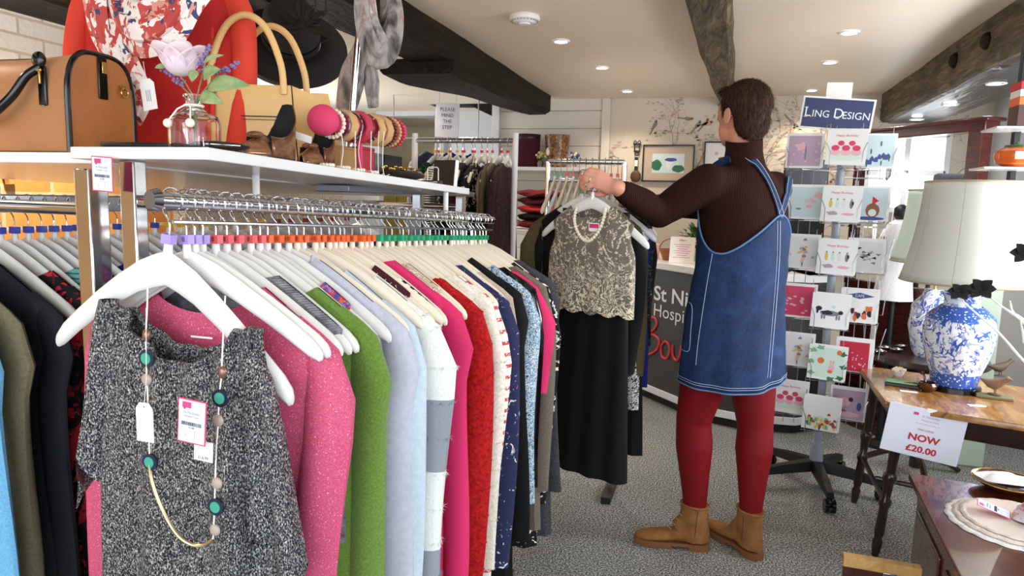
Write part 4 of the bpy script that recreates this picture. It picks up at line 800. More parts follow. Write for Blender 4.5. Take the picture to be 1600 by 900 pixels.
# --- chrome pole and grey scarf
pa, pb = P(546, 228, 1.76), P(565, 0, 1.76); d_ = (pb - pa).normalized(); k_ = (SZ(1.76) - pa.z) / d_.z; pa = pa + d_ * k_; top_ = pb + d_ * .2
t = thing('display_pole', 'leaning chrome display pole holding up the grey scarf', 'pole', pa); MB().cyl((0, 0, 0), top_ - pa, .0095, 14).obj('pole', 'chrome', t); MB().tube([top_ - pa + Vector((-.1, 0, -.01)), top_ - pa + Vector((.12, 0, -.01))], .006, 8).obj('hook_bar', 'chrome', t); MB().lathe([(.04, 0), (.04, .005), (.012, .01)], 20).obj('foot', 'chrome', t)
b = MB(); cloth_tube(b, [(575, -70, .0), (570, -10, -.03), (575, 40, -.02), (592, 82, -.01), (606, 70, 0.0), (612, 20, .02), (600, -60, .02)], 1.72, [.03, .026, .032, .042, .036, .03, .02], .5, seed=1)
cloth_tube(b, [(572, 70, 0), (556, 100, 0), (548, 130, .01), (538, 175, .02)], 1.79, [.03, .03, .036, .03], .45, seed=3); cloth_tube(b, [(575, 95, 0.02), (580, 130, .03), (583, 168, .03)], 1.79, [.018, .022, .015], .5, seed=5); cloth_tube(b, [(600, -20, 0), (615, 20, 0), (619, 45, 0), (612, 75, 0)], 1.74, [.012, .016, .018, .01], .5, seed=8)
tag(b.obj('scarf', 'scarf_grey'), 'grey and black patterned scarf looped over the chrome pole', 'scarf')
# --- bracelet bar with bracelets
e0, e1 = PX(505, 188, -.835), PX(618, 206, -.85); ax = (e1 - e0); mid = e0.lerp(e1, .45)
t = thing('bracelet_stand', 'pink velvet bracelet bar on its tan block', 'jewellery stand', (mid.x, mid.y, SZ(mid.y))); o_ = t.location.copy()
MB().tube([e0 - o_, e1 - o_], .022, 18).ell(e0 - o_, .034, 22, 14).ell(e1 - o_, .031, 22, 14).obj('bar', 'pink_velvet', t); MB().cyl((0, 0, 0.004), mid - o_ - Vector((0, 0, .015)), .007, 12).lathe([(.045, 0), (.045, .006), (.01, .008)], 24).obj('stem', 'pink_velvet', t)
d_ = ax.normalized(); u_ = d_.cross(ZA).normalized(); w_ = u_.cross(d_)
def bracelet(s, r, kind, label, matn):
    c = e0 + ax * s; r *= 1.22; t = thing('bracelet', label, 'bracelet', c - ZA * .004, group=None); b = MB()
    if kind == 'bead':
        nn = int(2 * PI * r / .0085)
        for k in range(nn): a = 2 * PI * k / nn; b.ell(u_ * (math.cos(a) * r) + w_ * (math.sin(a) * r), .0052, 8, 6)
    elif kind == 'cuff':
        b.loft([[d_ * x + (u_ * math.cos(a) + w_ * math.sin(a)) * (r + q) for a in [2 * PI * k / 10 for k in range(10)]] for x, q in ((-.016, 0), (-.016, .004), (.016, .004), (.016, 0))], True, False, True)
    else: b.tube([(u_ * math.cos(a) + w_ * math.sin(a)) * r for a in [2 * PI * k / 28 for k in range(28)]], .0035, 6, loop=True)
    b.obj('band', matn, t)
for s, r, k, l, m in ((.10, .024, 'bead', 'pearl bead bracelet next to the pink ball end', 'pearl'), (.16, .025, 'band', 'silver band bracelet second from the pink ball end', 'silver_bead'), (.22, .026, 'cuff', 'pale wooden cuff bracelet left of the red one', 'wood_bead'), (.31, .027, 'band', 'silver grey bangle beside the pale wooden cuff', 'silver_bead'),
    (.40, .029, 'cuff', 'red cuff bracelet in the middle of the bar', 'rose_red_bead'), (.49, .025, 'band', 'dark brown bangle right of the red cuff', 'brown_bead'), (.58, .030, 'cuff', 'wide wooden cuff bracelet right of the middle', 'wood_bead'), (.70, .030, 'cuff', 'wooden panel bracelet second from the right cluster', 'wood_bead'), (.80, .029, 'bead', 'brown wooden bead bracelet near the far end', 'brown_bead'), (.87, .029, 'bead', 'pale bead bracelet near the far end of the bar', 'wood_bead'), (.94, .029, 'bead', 'red bead bracelet at the far end of the bar', 'rose_red_bead')): bracelet(s, r, k, l, m)
b = MB(); hr = random.Random(6)
for x in (533, 555, 565, 580, 592, 600):
    p0 = PX(x, 205, -.80); Yx = p0.y; p1 = Vector((-.80, Yx, SZ(Yx) + .003)); tag(MB().tube(spline([p0, p0.lerp(p1, .5) + Vector((hr.uniform(-.008, .008), 0, 0)), p1, p1 + Vector((hr.uniform(-.02, .03), -.01, 0))], 4), .0011, 5).obj('tag_cord', 'tag_cord'), 'thin white tag cord dangling from the bracelets on the bar', 'cord', 'white cords dangling from the bracelets')
for i, (x, y, m) in enumerate(((515, 1.13, 'pearl'), (522, 1.15, 'wood_bead'), (530, 1.14, 'pearl'), (538, 1.16, 'rose_red_bead'), (546, 1.17, 'pearl'), (553, 1.19, 'brown_bead'), (561, 1.2, 'pearl'), (569, 1.22, 'wood_bead'))):
    q = P(x, 266, y); b = MB(); nn = 12
    for k in range(nn): a = 2 * PI * k / nn; b.ell((.013 * math.cos(a), .013 * math.sin(a), .0045), .0042, 8, 6)
    tag(b.obj('bead_bracelet', m), 'small bead bracelet lying in the pile under the bracelet bar', 'bracelet', 'bead bracelets piled under the bar').location = (-.806 - .02 * (i % 2), 1.30 + .033 * i, SZ(1.30 + .033 * i))
for (x0, x1, m, l, h) in ((512, 540, 'box_tan', 'tan box behind the bracelets', .05), (540, 548, 'box_navy', 'thin navy box between tan and red ones', .055), (548, 568, 'box_red', 'red box behind the bracelets', .058), (568, 582, 'box_grey', 'grey green box right of the red box', .05), (583, 612, 'felt_black', 'dark box with lid behind the gold chain clutch', .052)):
    pA, pB = PX(x0, 255, -.93), PX(x1, 255, -.93); yy = (pA.y + pB.y) / 2; t = thing('gift_box', l, 'box', (-.93, yy, SZ(yy)), (0, 0, PI / 2)); wd = pB.y - pA.y - .003; h *= 1.25; MB().box((0, 0, h / 2), (wd, .07, h)).obj('box', m, t, bevel=.002); MB().box((0, 0, h + .003), (wd + .001, .071, .008)).obj('lid', m, t, bevel=.002)
# --- clutch with chain, crystal, frame on easel
q = PX(625, 262, -.85); t = thing('clutch_bag', 'dark brown clutch bag with a thick gold chain on top', 'handbag', (q.x, q.y, SZ(q.y)), (0, 0, .9)); MB().ell((0, 0, .014), (.075, .045, .014), 28, 10).obj('body', 'dark_leather', t)
b = MB()
for i in range(22):
    x = -.055 + .005 * i; c = Vector((x, -.012 + .006 * math.sin(i), .031 + .004 * math.sin(i * .9))); b.tube([c + Vector((.0048 * math.cos(a), (.0035 if i % 2 else .001) * math.sin(a), (.001 if i % 2 else .0035) * math.sin(a))) for a in [2 * PI * k / 10 for k in range(10)]], .0012, 5, loop=True)
b.obj('chain', 'gold', t)
q = PX(653, 262, -.90); t = thing('glass_ornament', 'small rounded crystal ornament behind the gold chain', 'ornament', (q.x, q.y, SZ(q.y))); MB().ell((0, 0, .022), (.02, .02, .022), 12, 8).obj('dome', 'glass', t, smooth=False); MB().lathe([(.014, 0), (.014, .003), (.001, .003)], 16).obj('base', 'silver_bead', t)
q = P(688, 270, 2.0); t = thing('easel', 'white wire display easel in front of the dark case', 'stand', (q.x - .01, 1.97, SZ(1.97))); MB().tube([(-.02, 0, 0), (-.02, 0, .05), (-.016, 0, .055), (.012, 0, .055), (.016, 0, .05), (.016, 0, 0)], .0018, 6).tube([(-.02, 0, .002), (-.02, -.02, .002), (-.02, -.02, .012)], .0018, 6).tube([(.016, 0, .002), (.016, -.02, .002), (.016, -.02, .012)], .0018, 6).obj('wire', 'white_paint', t)
t = thing('display_case', 'dark brown upright purse leaning at the far end of the shelf', 'handbag', (q.x, 2.03, SZ(2.03)), (-.12, 0, -.25)); MB().box((0, 0, .042), (.085, .014, .082)).obj('body', 'dark_leather', t, bevel=.003); MB().box((.044, 0, .042), (.003, .016, .082)).obj('pale_edge', 'paper', t, bevel=.001)
t = thing('leather_pouch', 'flat black wallet lying between the easel and gold chain clutch', 'wallet', (-.83, 1.88, SZ(1.88)), (0, 0, .2)); MB().box((0, 0, .005), (.085, .05, .009)).obj('body', 'dark_leather', t, bevel=.003); MB().box((0, -.0255, .005), (.07, .001, .002)).obj('zip', 'silver_bead', t)
# ================================================================== RIGHT SIDE OF THE SHOP
n = NT('blue_white_china', '#e7eaf0', 0.12); v = n.co(); f = n.noise(11, 2, 3.0, v); e = n.ramp(f, ((0, BW[0]), (0.53, '#ffffff'), (0.60, BW[0]), (0.68, '#999999')), True); f2 = n.noise(22, 2, 2.0, n.co((1, 1, .8), (1, 0, 2)))
n.col(n.mix(n.ramp(f2, ((0, BW[0]), (0.56, '#cccccc')), True), n.mix(e, '#e4e8f0', '#3d5fae'), '#2f55b0'))
n = NT('blue_band', '#3a5cae', 0.12); n.col(n.ramp(n.voro(90), ((0.2, '#dfe5f0'), (0.35, '#3a5cae'))))
n = NT('silk_shade', '#cdcec4', 0.8, 0, .1); n.bump(n.noise(220, 2, 0, n.co((1, 1, .1))), 0.08, .001); plain('shade_trim', '#a99b78', .7); plain('pale_green_shade', '#c9d6c6', .7); plain('navy_sign', '#1a2a5c', .4); plain('counter_grey', '#3b3a39', .55); plain('script_red', '#d8383f', .5)
wood('table_top', '#7d4f22', '#b98a4a', (9, 2.5, 9), .22, .5, 2.2); wood('cabinet_wood', '#3d170b', '#6b3017', (8, 2, 8), .22, .5, 2.0); wood('light_wood', '#b98d50', '#d3ab6c', (8, 2, 8), .5); wood('red_brown', '#3a1a14', '#53281f', (6, 2, 6), .35)
plain('pole_grey', '#8d95a3', .4); plain('leaf_dark', '#2c5a2a', .6); plain('wicker', '#9a6234', .8); plain('orange_glaze', '#d9641d', .2); plain('amber_glass', '#4a2a12', .08); plain('bird_tan', '#8f7052', .7); plain('bird_brown', '#4d3c30', .7); plain('doily', '#e3d6cb', .9); plain('doily_white', '#e8e6e6', .9); plain('screen_black', '#0e0f12', .2); plain('frame_black', '#161416', .35)
n = NT('window_glow', '#ffffff', .5); n.set(Emission_Color=(0.93, 0.97, 1, 1), Emission_Strength=1.6)
for nm, c in (('a_pink', '#d2436a'), ('a_hot', '#c0203f'), ('a_green', '#7fae86'), ('a_dkgreen', '#2f6a4b'), ('a_mint', '#cfe6da'), ('a_lilac', '#b7a0b8'), ('a_blue', '#41528f'), ('a_orange', '#e0703a'), ('a_grey', '#7b7f88'), ('a_red', '#c2303a'), ('a_brown', '#8a5a3a'), ('a_pale', '#dfe3e6'), ('a_yellow', '#d9c35a'), ('a_black', '#1d1f25'), ('a_palepink', '#e4b4c0'), ('a_sky', '#c7dbe2')): plain(nm, c, .7)
# ---- counter
CA = Vector((-.435, 4.67, 0)); CB = CA + (Vector((-.174, 4.386, 0)) - CA) * 1.5
path = [Vector((-.86, 5.36, 0)), Vector((-.70, 5.05, 0)), CA, CB, Vector((.20, 4.165, 0)), Vector((.50, 4.20, 0)), Vector((.64, 4.32, 0)), Vector((.66, 5.0, 0))]
t = thing('counter', 'curved dark grey shop counter with white top and lettering', 'counter', CB); o_ = CB
def offp(d): 
    out = []
    for i, p in enumerate(path):
        a = path[max(i - 1, 0)]; c = path[min(i + 1, len(path) - 1)]; tt = (c - a).normalized(); out.append(p + Vector((tt.y, -tt.x, 0)) * d - o_)
    return out
def wall(b, d0, d1, z0, z1): A, B = offp(d0), offp(d1); return b.loft([[(p.x, p.y, z0) for p in A], [(p.x, p.y, z1) for p in A], [(p.x, p.y, z1) for p in B], [(p.x, p.y, z0) for p in B]], False, False, True)
wall(MB(), -.02, -.05, 0, .06).obj('plinth', 'black', t); wall(MB(), .0, -.04, .1, .90).obj('front_panel', 'counter_grey', t, smooth=False); wall(MB(), .012, -.03, .055, .10).obj('skirting', 'white_paint', t, bevel=.003); wall(MB(), .03, -.50, .90, .945).obj('worktop', 'white_gloss', t, bevel=.004)
pu = (CB - CA).normalized(); pn = Vector((pu.y, -pu.x, 0)); ang = math.atan2(pu.y, pu.x)
def onp(x, y): r = _ray(x, y); C = Vector((0, 0, CH)); k = (CA - C).dot(pn) / r.dot(pn); return C + r * k
for txt, x, y, bold, sz in (('St Nic', 1022, 458, .002, .135), ('Hospic', 1021, 484, 0, .120)):
    p = onp(x, y) + pn * .003 - o_; lettering(txt, sz, 'white_paint', t, p, (PI / 2, 0, ang), 'LEFT', bold=bold, sx=1.25 if bold else 1.12)
for txt, z, bold, sz in (('holas', .66, .002, .135), ('e Care', .53, 0, .12)): q = CB.lerp(path[4], .04); a2 = math.atan2(path[4].y - CB.y, path[4].x - CB.x); lettering(txt, sz, 'white_paint', t, q - o_ + Vector((-.002, -.012, z)), (PI / 2, 0, a2), 'LEFT', bold=bold)
b = MB()
for st in ([(1008, 500), (1006, 520), (1004, 545), (1003, 553)], [(1002, 506), (1012, 496), (1024, 497), (1027, 507), (1020, 517), (1010, 521), (1022, 523), (1031, 533), (1027, 546), (1014, 554), (1004, 551)], [(1040, 533), (1034, 541), (1035, 556), (1042, 560), (1047, 550), (1045, 537), (1039, 533)], [(1052, 539), (1052, 554), (1057, 563), (1063, 556), (1066, 540), (1066, 556), (1070, 566)]):
    pts = [onp(q.x, q.y) + pn * .004 - o_ for q in spline([(x, y, 0) for x, y in st], 5)]; b.tube(pts, .0085, 6)
b.obj('script_lettering', 'script_red', t)
# things on the counter
q = PZ(1064, 411, .9455); t = thing('notice', 'white printed notice propped on the counter beside the basket', 'notice', (q.x, q.y, .9455), (-.15, 0, -.15)); MB().box((0, 0, .085), (.16, .003, .17)).obj('card', 'paper', t)
b = MB()
for i in range(7): b.box((.0, -.002, .12 - i * .014), (.11 - .02 * (i % 3), .0006, .003))
b.obj('print_lines', 'ink_pink', t, smooth=False); lettering('Offers', .018, 'ink_red', t, (0, -.002, .148), ext=.0002); MB().box((0, .03, .03), (.05, .06, .003), rx=-.9).obj('strut', 'paper', t)
q = Vector((-.30, 4.78, .945)); t = thing('wicker_basket', 'small brown wicker basket on the counter behind the notice', 'basket', q); MB().lathe([(.05, 0), (.075, .07), (.078, .075), (.072, .075), (.047, .008), (.001, .006)], 28, cap=False).obj('bowl', 'wicker', t)
b = MB()
for k in range(5): b.tube([((.051 + .005 * k) * math.cos(a), (.051 + .005 * k) * math.sin(a), .006 + .014 * k) for a in [2 * PI * j / 28 for j in range(28)]], .004, 5, loop=True)
b.obj('weave', 'wicker', t); MB().tube(arc((0, 0, .07), .075, 0, PI, 16), .004, 6).obj('handle', 'wicker', t)
t = thing('potted_plant', 'bushy green pot plant on the counter just above the notice', 'plant', (-.14, 4.86, .945)); MB().lathe([(.045, 0), (.06, .09), (.063, .095), (.056, .095), (.001, .08)], 24).obj('pot', 'white_gloss', t); b = MB(); hr = random.Random(2)
for i in range(110): a = hr.uniform(0, 6.28); e = hr.uniform(-.3, 1.2); d = Vector((math.cos(a) * math.cos(e), math.sin(a) * math.cos(e), math.sin(e))); p = Vector((0, 0, .12)) + d * hr.uniform(.02, .11); leaf(b, p, d + Vector((0, 0, -.3)), .016, .05)
b.obj('foliage', 'leaf_dark', t)
for i, (x, z_, m, l) in enumerate(((-.42, .10, 'a_palepink', 'pink paper gift bag on the left end of the counter'), (-.50, .07, 'a_pale', 'pale card box on the left end of the counter'))): t = thing('gift_bag' if i == 0 else 'card_box', l, 'bag' if i == 0 else 'box', (x, 4.86 + .14 * i, .9455)); MB().box((0, 0, z_ / 2), (.075, .05, z_)).obj('body', m, t, bevel=.003); MB().tube(arc((0, -.02, z_), .018, 0, PI, 8), .002, 5).obj('handle', 'tag_cord', t)
t = thing('monitor', 'black till screen on the counter behind the card stand', 'screen', (.50, 4.62, .9455), (0, 0, .1)); MB().box((0, 0, .42), (.26, .03, .50)).obj('screen', 'screen_black', t, bevel=.005); MB().cyl((0, .03, 0), (0, .03, .3), .02, 12).obj('neck', 'black', t); MB().box((0, .03, .008), (.2, .16, .015)).obj('base', 'black', t, bevel=.004)
t = thing('pigeonhole_unit', 'wooden pigeonhole unit on the counter seen through the card stand', 'shelf unit', (.10, 4.52, .9455)); MB().box((0, .06, .25), (.40, .008, .5)).box((0, 0, .004), (.4, .12, .008)).box((0, 0, .496), (.4, .12, .008)).box((0, 0, .33), (.4, .12, .008)).box((0, 0, .165), (.4, .12, .008)).obj('frame', 'light_wood', t)
for i in range(5): MB().box((-.196 + i * .098, 0, .25), (.007, .12, .49)).obj('divider', 'light_wood', t)
MB().box((0, 0.02, .415), (.34, .05, .05)).obj('yellow_stock', 'a_yellow', t)
t = thing('spectacles', 'black sunglasses lying at the counter edge behind the pinafore', 'glasses', (.38, 4.30, .9455)); MB().tube([(.028 + .024 * math.cos(a), .0, .02 + .018 * math.sin(a)) for a in [2 * PI * k / 18 for k in range(18)]], .003, 6, loop=True).tube([(-.028 + .024 * math.cos(a), .0, .02 + .018 * math.sin(a)) for a in [2 * PI * k / 18 for k in range(18)]], .003, 6, loop=True).obj('frame', 'black_gloss', t)
MB().tube([(-.05, 0, .02), (-.05, .1, .015)], .002, 5).tube([(.05, 0, .02), (.05, .1, .015)], .002, 5).obj('arms', 'black_gloss', t)
# ---- pictures and the carved spoon on the wallpaper
def picture(label, x0, y0, x1, y1, art):
    a, c = P(x0, y0, WY - .02), P(x1, y1, WY - .02); w, h = c.x - a.x, a.z - c.z; t = thing('framed_picture', label, 'picture', ((a.x + c.x) / 2, WY - .016, c.z)); f = .012
    MB().box((-w / 2 + f / 2, 0, h / 2), (f, .022, h)).box((w / 2 - f / 2, 0, h / 2), (f, .022, h)).box((0, 0, f / 2), (w - 2 * f, .022, f)).box((0, 0, h - f / 2), (w - 2 * f, .022, f)).obj('frame', 'frame_black', t)
    MB().box((0, .003, h / 2), (w - 2 * f + .002, .004, h - 2 * f + .002)).obj('mount', art[0], t); b = MB(); mats = []
    for i, (m, cx_, cz_, rx_, rz_) in enumerate(art[1]):
        if m not in mats: mats.append(m)
        b.mat(mats.index(m)).disc((cx_ * w, -.0005 - .0004 * i, h / 2 + cz_ * h), XA, ZA, rx_ * w, rz_ * h, 12, (0, .001, 0), .08, i)
    MB().box((0, .0002, h * .5), (w * .62, .002, h * .52)).obj('painting', art[2], t); b.obj('painted_shapes', mats, t, smooth=False); return t
picture('framed landscape picture with a wide cream mount on the birds wallpaper', 1005, 226, 1083, 285, ('beige', [('a_green', -.2, -.12, .13, .12), ('a_dkgreen', -.22, -.05, .1, .15), ('a_pale', .02, .02, .06, .18), ('a_dkgreen', .2, -.14, .12, .1), ('a_blue', .05, .1, .12, .05)], 'a_sky'))
picture('framed pale picture half hidden by the shopper\'s head', 1101, 221, 1160, 268, ('paper', [('a_lilac', -.1, 0, .06, .1), ('a_brown', -.05, -.08, .08, .06), ('a_palepink', -.18, .1, .05, .06)], 'paper'))
q = P(994, 255, WY - .03); t = thing('carved_spoon', 'dark carved wooden love spoon hanging left of the framed landscape', 'spoon', (q.x, WY - .02, q.z)); b = MB(); b.ell((0, -.004, -.11), (.045, .016, .05), 18, 10).obj('bowl', plain('spoon_bowl', '#5a3a22', .5), t)
b = MB().box((0, 0, -.01), (.028, .012, .12)).box((0, 0, .1), (.05, .012, .016)).box((0, 0, .16), (.065, .012, .014)).box((-.02, 0, .13), (.008, .012, .06)).box((.02, 0, .13), (.008, .012, .06)).tube([(.014 * math.cos(a), 0, .078 + .014 * math.sin(a)) for a in [2 * PI * k / 12 for k in range(12)]], .004, 5, loop=True).tube([(-.03, 0, .17), (-.02, 0, .19), (0, 0, .172), (.02, 0, .19), (.03, 0, .17)], .005, 6); b.obj('carved_handle', 'dark_oak', t); MB().box((0, -.008, .0), (.026, .003, .05)).obj('price_label', 'paper', t)
# ---- card stand
SX, SY = .515, 3.42
t = thing('card_stand', 'grey wire greetings card spinner on five castors', 'card stand', (SX, SY, 0))
MB().cyl((0, 0, .10), (0, 0, 1.70), .018, 18).cyl((0, 0, .08), (0, 0, .22), .034, 18, .026).obj('pole', 'pole_grey', t)
for k in range(5):
    a = 2 * PI * k / 5 + 3.55; d = Vector((math.cos(a), math.sin(a), 0)); s = d.cross(ZA)
    g = MB().loft([[d * r + s * (w * i) + ZA * (z + h * j) for i, j in ((-1, 0), (1, 0), (.8, 1), (-.8, 1))] for r, w, z, h in ((.03, .026, .085, .05), (.18, .02, .075, .04), (.29, .016, .065, .028))]).obj('leg', 'black', t)
    c = d * .285; MB().cyl(c + s * -.022 + ZA * .03, c + s * -.006 + ZA * .03, .03, 18).cyl(c + s * .006 + ZA * .03, c + s * .022 + ZA * .03, .03, 18).ell(c + ZA * .045, (.02, .02, .022), 12, 8).obj('castor', 'black_gloss', g)
def Lc(p): return Vector(p) - Vector((SX, SY, 0))
CARDS = [  # x, y centre in the photo, column depth, kind
 (1257, 236, 'L', 'fairy', 'lilac greetings card with a butterfly fairy, top left of the stand'), (1322, 230, 'M', 'cup', 'white birthday card with pink cupcakes right under the blue sign'), (1370, 236, 'R', 'bells', 'pale card with bluebells at the top right of the stand'),
 (1260, 316, 'L', 'birds', 'pale blue card with pink blossom in the second row'), (1314, 319, 'M', 'bottles', 'white birthday card with small bottles, upper of the two alike'), (1360, 318, 'R', 'gnome', 'blue grey card with a red-hatted gnome robin'),
 (1251, 393, 'L', 'tree', 'pale blue card with a blossom tree in the third row'), (1307, 402, 'M', 'bottles', 'white birthday card with small bottles, lower of the two alike'), (1353, 399, 'R', 'sketch', 'white card with dark sketched flowers'),
 (1246, 470, 'L', 'pink', 'soft pink card in the fourth row'), (1297, 486, 'M', 'dog', 'white card with a black and white dachshund'), (1342, 478, 'R', 'cafe', 'white card with a navy cafe banner and figures'),
 (1243, 546, 'L', 'tree', 'pale card with lilac twigs in the fifth row'), (1292, 567, 'M', 'jungle', 'green leafy card with an orange fruit and a fox'), (1334, 555, 'R', 'hot', 'crimson pink card in the fifth row'),
 (1234, 620, 'L', 'cup', 'white birthday card with pink cupcakes at the bottom left'), (1283, 646, 'M', 'meadow', 'pale green card with red poppies at the bottom of the stand'), (1325, 630, 'R', 'photo', 'dusky pink photo card at the bottom right')]
DEP = {'L': 3.30, 'M': 3.20, 'R': 3.32}
def art(kind, t):
    mats = []; b = MB(); z = [0]
    def d(m, x, y, rx, ry=None, n=10, amp=0, ph=0):
        if m not in mats: mats.append(m)
        z[0] += 1; b.mat(mats.index(m)).disc((x, -.0030 - .00012 * z[0], y), XA, ZA, rx, ry or rx, n, (0, .0002, 0), amp, ph)
    hr = random.Random(len(kind) * 7 + ord(kind[0])); bg = None; hb = False
    if kind == 'cup':
        hb = True; d('a_mint', 0, -.045, .062, .012)
        for x in (-.04, 0, .04): d('a_palepink', x, -.022, .02, .014); d('a_pink', x, -.004, .016, .012, 10, .2)
        for x in (-.02, .022): d('a_pink', x, .016, .013, .011, 10, .2)
    elif kind == 'fairy': bg = 'a_lilac'; d('a_palepink', -.01, .02, .03, .018, 9, .3); d('a_lilac', .018, .03, .02, .028, 9, .3, 1); d('a_grey', .005, -.01, .004, .035); [d('a_palepink', hr.uniform(-.05, .06), hr.uniform(-.06, .05), .005) for _ in range(10)]
    elif kind == 'bells': bg = 'a_sky'; [d('a_blue', hr.uniform(-.05, .05), hr.uniform(-.065, -.01), .009, .012, 8, .2) for _ in range(9)]; [d('a_dkgreen', hr.uniform(-.05, .05), hr.uniform(-.06, .04), .003, .012) for _ in range(7)]
    elif kind == 'birds': bg = 'a_sky'; [d('a_palepink', hr.uniform(0, .06), hr.uniform(-.05, .06), .010, .008, 8, .2) for _ in range(9)]; d('a_grey', -.03, -.03, .012, .004)
    elif kind == 'bottles':
        hb = True
        for x, m in ((-.04, 'a_yellow'), (-.015, 'a_mint'), (.01, 'a_pale'), (.04, 'a_grey')): d(m, x, .0, .007, .018); d('a_green', x, .02, .004)
        d('a_lilac', -.03, -.04, .022, .009, 9, .2); d('a_palepink', .03, -.042, .025, .006); d('a_black', .045, .004, .004, .009)
    elif kind == 'gnome': bg = 'a_sky'; d('a_brown', .01, -.03, .028, .032); d('a_red', .015, .012, .017, .022, 3); d('a_pale', .01, -.04, .016); d('a_blue', 0, -.065, .06, .008)
    elif kind == 'tree': bg = 'a_pale'; d('a_grey', .01, -.04, .004, .03); [d(hr.choice(('a_lilac', 'a_palepink', 'a_grey', 'a_yellow')), hr.gauss(.01, .022), hr.gauss(-.005, .02), .008, .006, 8, .3) for _ in range(18)]
    elif kind == 'sketch': bg = 'a_pale'; [d(hr.choice(('a_grey', 'a_black', 'a_lilac')), hr.gauss(0, .022), hr.gauss(0, .022), .009, .005, 8, .4, i) for i in range(14)]
    elif kind == 'pink': bg = 'a_pink'; [d('a_palepink', hr.uniform(-.05, .05), hr.uniform(-.06, .02), .008, .004) for _ in range(14)]
    elif kind == 'dog': d('a_grey', 0, -.01, .04, .012); d('a_black', -.012, -.008, .024, .010, 9, .2); d('a_black', -.045, .008, .013, .010); d('a_black', -.05, -.003, .005, .012); d('a_black', .042, -.004, .010, .009); [d('a_grey', x, -.026, .004, .012) for x in (-.03, -.02, .028, .038)]; d('a_sky', .012, .018, .008)
    elif kind == 'cafe': d('a_blue', 0, .045, .06, .014, 4); [d(hr.choice(('a_black', 'a_red', 'a_orange', 'a_blue')), hr.uniform(-.05, .05), hr.uniform(-.06, .01), .009, .014, 8, .2, i) for i in range(13)]
    elif kind == 'jungle': bg = 'a_mint'; [d('a_dkgreen' if i % 2 else 'a_green', *[(-.06, .05), (.06, .045), (-.06, -.05), (.055, -.06), (-.03, .065), (.02, -.068), (-.066, 0), (.067, -.01)][i], .016, .010, 9, .4, i) for i in range(8)]; d('a_orange', -.025, .008, .014); d('a_orange', .045, .05, .011); d('a_palepink', .02, -.022, .012, .017); d('a_orange', .015, -.036, .011, .008); d('a_palepink', .015, .004, .004, .012); d('a_palepink', .026, .003, .004, .012)
    elif kind == 'hot': bg = 'a_hot'; [d('a_palepink', hr.uniform(-.05, .05), hr.uniform(-.065, .02), .003) for _ in range(20)]
    elif kind == 'meadow': [d('a_mint', 0, -.03 - i * .012, .066, .02, 4) for i in range(2)]; [d(hr.choice(('a_green', 'a_dkgreen', 'a_yellow')), hr.uniform(-.06, .06), hr.uniform(-.068, -.02), .006, .010, 8, .3, i) for i in range(26)]; [d('a_red', hr.uniform(-.06, .06), hr.uniform(-.055, .005), .007, .006, 8, .2) for _ in range(12)]
    elif kind == 'photo': bg = 'a_lilac'; d('a_palepink', -.02, .005, .03, .022, 9, .2); d('a_black', .01, .018, .010); d('a_brown', -.03, -.04, .028, .012); d('a_blue', .045, -.01, .010, .02); d('a_palepink', 0, -.05, .05, .012)
    if bg: MB().box((0, -.0028, 0 if kind in ('fairy', 'bells', 'birds', 'gnome', 'tree', 'pink', 'jungle') else -.006), (.132 if kind != 'hot' else .12, .0006, .132 if kind != 'cafe' else .1)).obj('printed_ground', bg, t, smooth=False)
    b.obj('artwork', mats, t, smooth=False)
    if hb: lettering('Happy Birthday', .0135, 'a_pink', t, (0, -.0032, .048), ext=.0001)
    if kind == 'cafe': lettering('CAFE', .016, 'white_paint', t, (0, -.0048, .045), ext=.0001)
frame = MB(); 
for i, (x, y, colm, kind, lab) in enumerate(CARDS):
    Y_ = DEP[colm]; p = P(x, y, Y_); w = .150
    c = thing('greeting_card', lab, 'card', p, (-.10, 0.03 if colm == 'M' else .01, -.15)); MB().box((0, 0, 0), (w, .004, w)).obj('card', 'white_paint', c, smooth=False)
    if colm != 'R' or kind in ('hot', 'cafe'): MB().box((.004, .006, .004), (w, .003, w)).obj('envelope', 'paper', c, smooth=False)
    art(kind, c)
    q = Lc(p); s = w / 2 - .012
    for sx in (-1, 1): MB().tube([q + Vector((sx * s, .02, .10)), q + Vector((sx * s, .018, -.06)), q + Vector((sx * s, .015, -.084)), q + Vector((sx * s, -.016, -.084)), q + Vector((sx * s, -.018, -.02)), q + Vector((sx * s * 1.25, -.012, .02))], .0016, 5).obj('pocket_wire', 'steel', t)
    MB().tube([q + Vector((-.08, -.002, -.082)), q + Vector((.08, -.002, -.082))], .0016, 5).tube([q + Vector((0, .02, -.08)), Vector((0, 0, q.z - .08))], .003, 5).obj('pocket_rail', 'steel', t)
for colm, xs_ in (('L', (1240, 1258, 1276)), ('R', (1345, 1362, 1380))):
    for x in xs_: p0, p1 = P(x, 215, DEP[colm] + .03), P(x - 32, 650, DEP[colm] + .03); a = Lc(p0); MB().tube([a, Vector((a.x, a.y, .33))], .0018, 5).obj('panel_wire', 'steel', t)
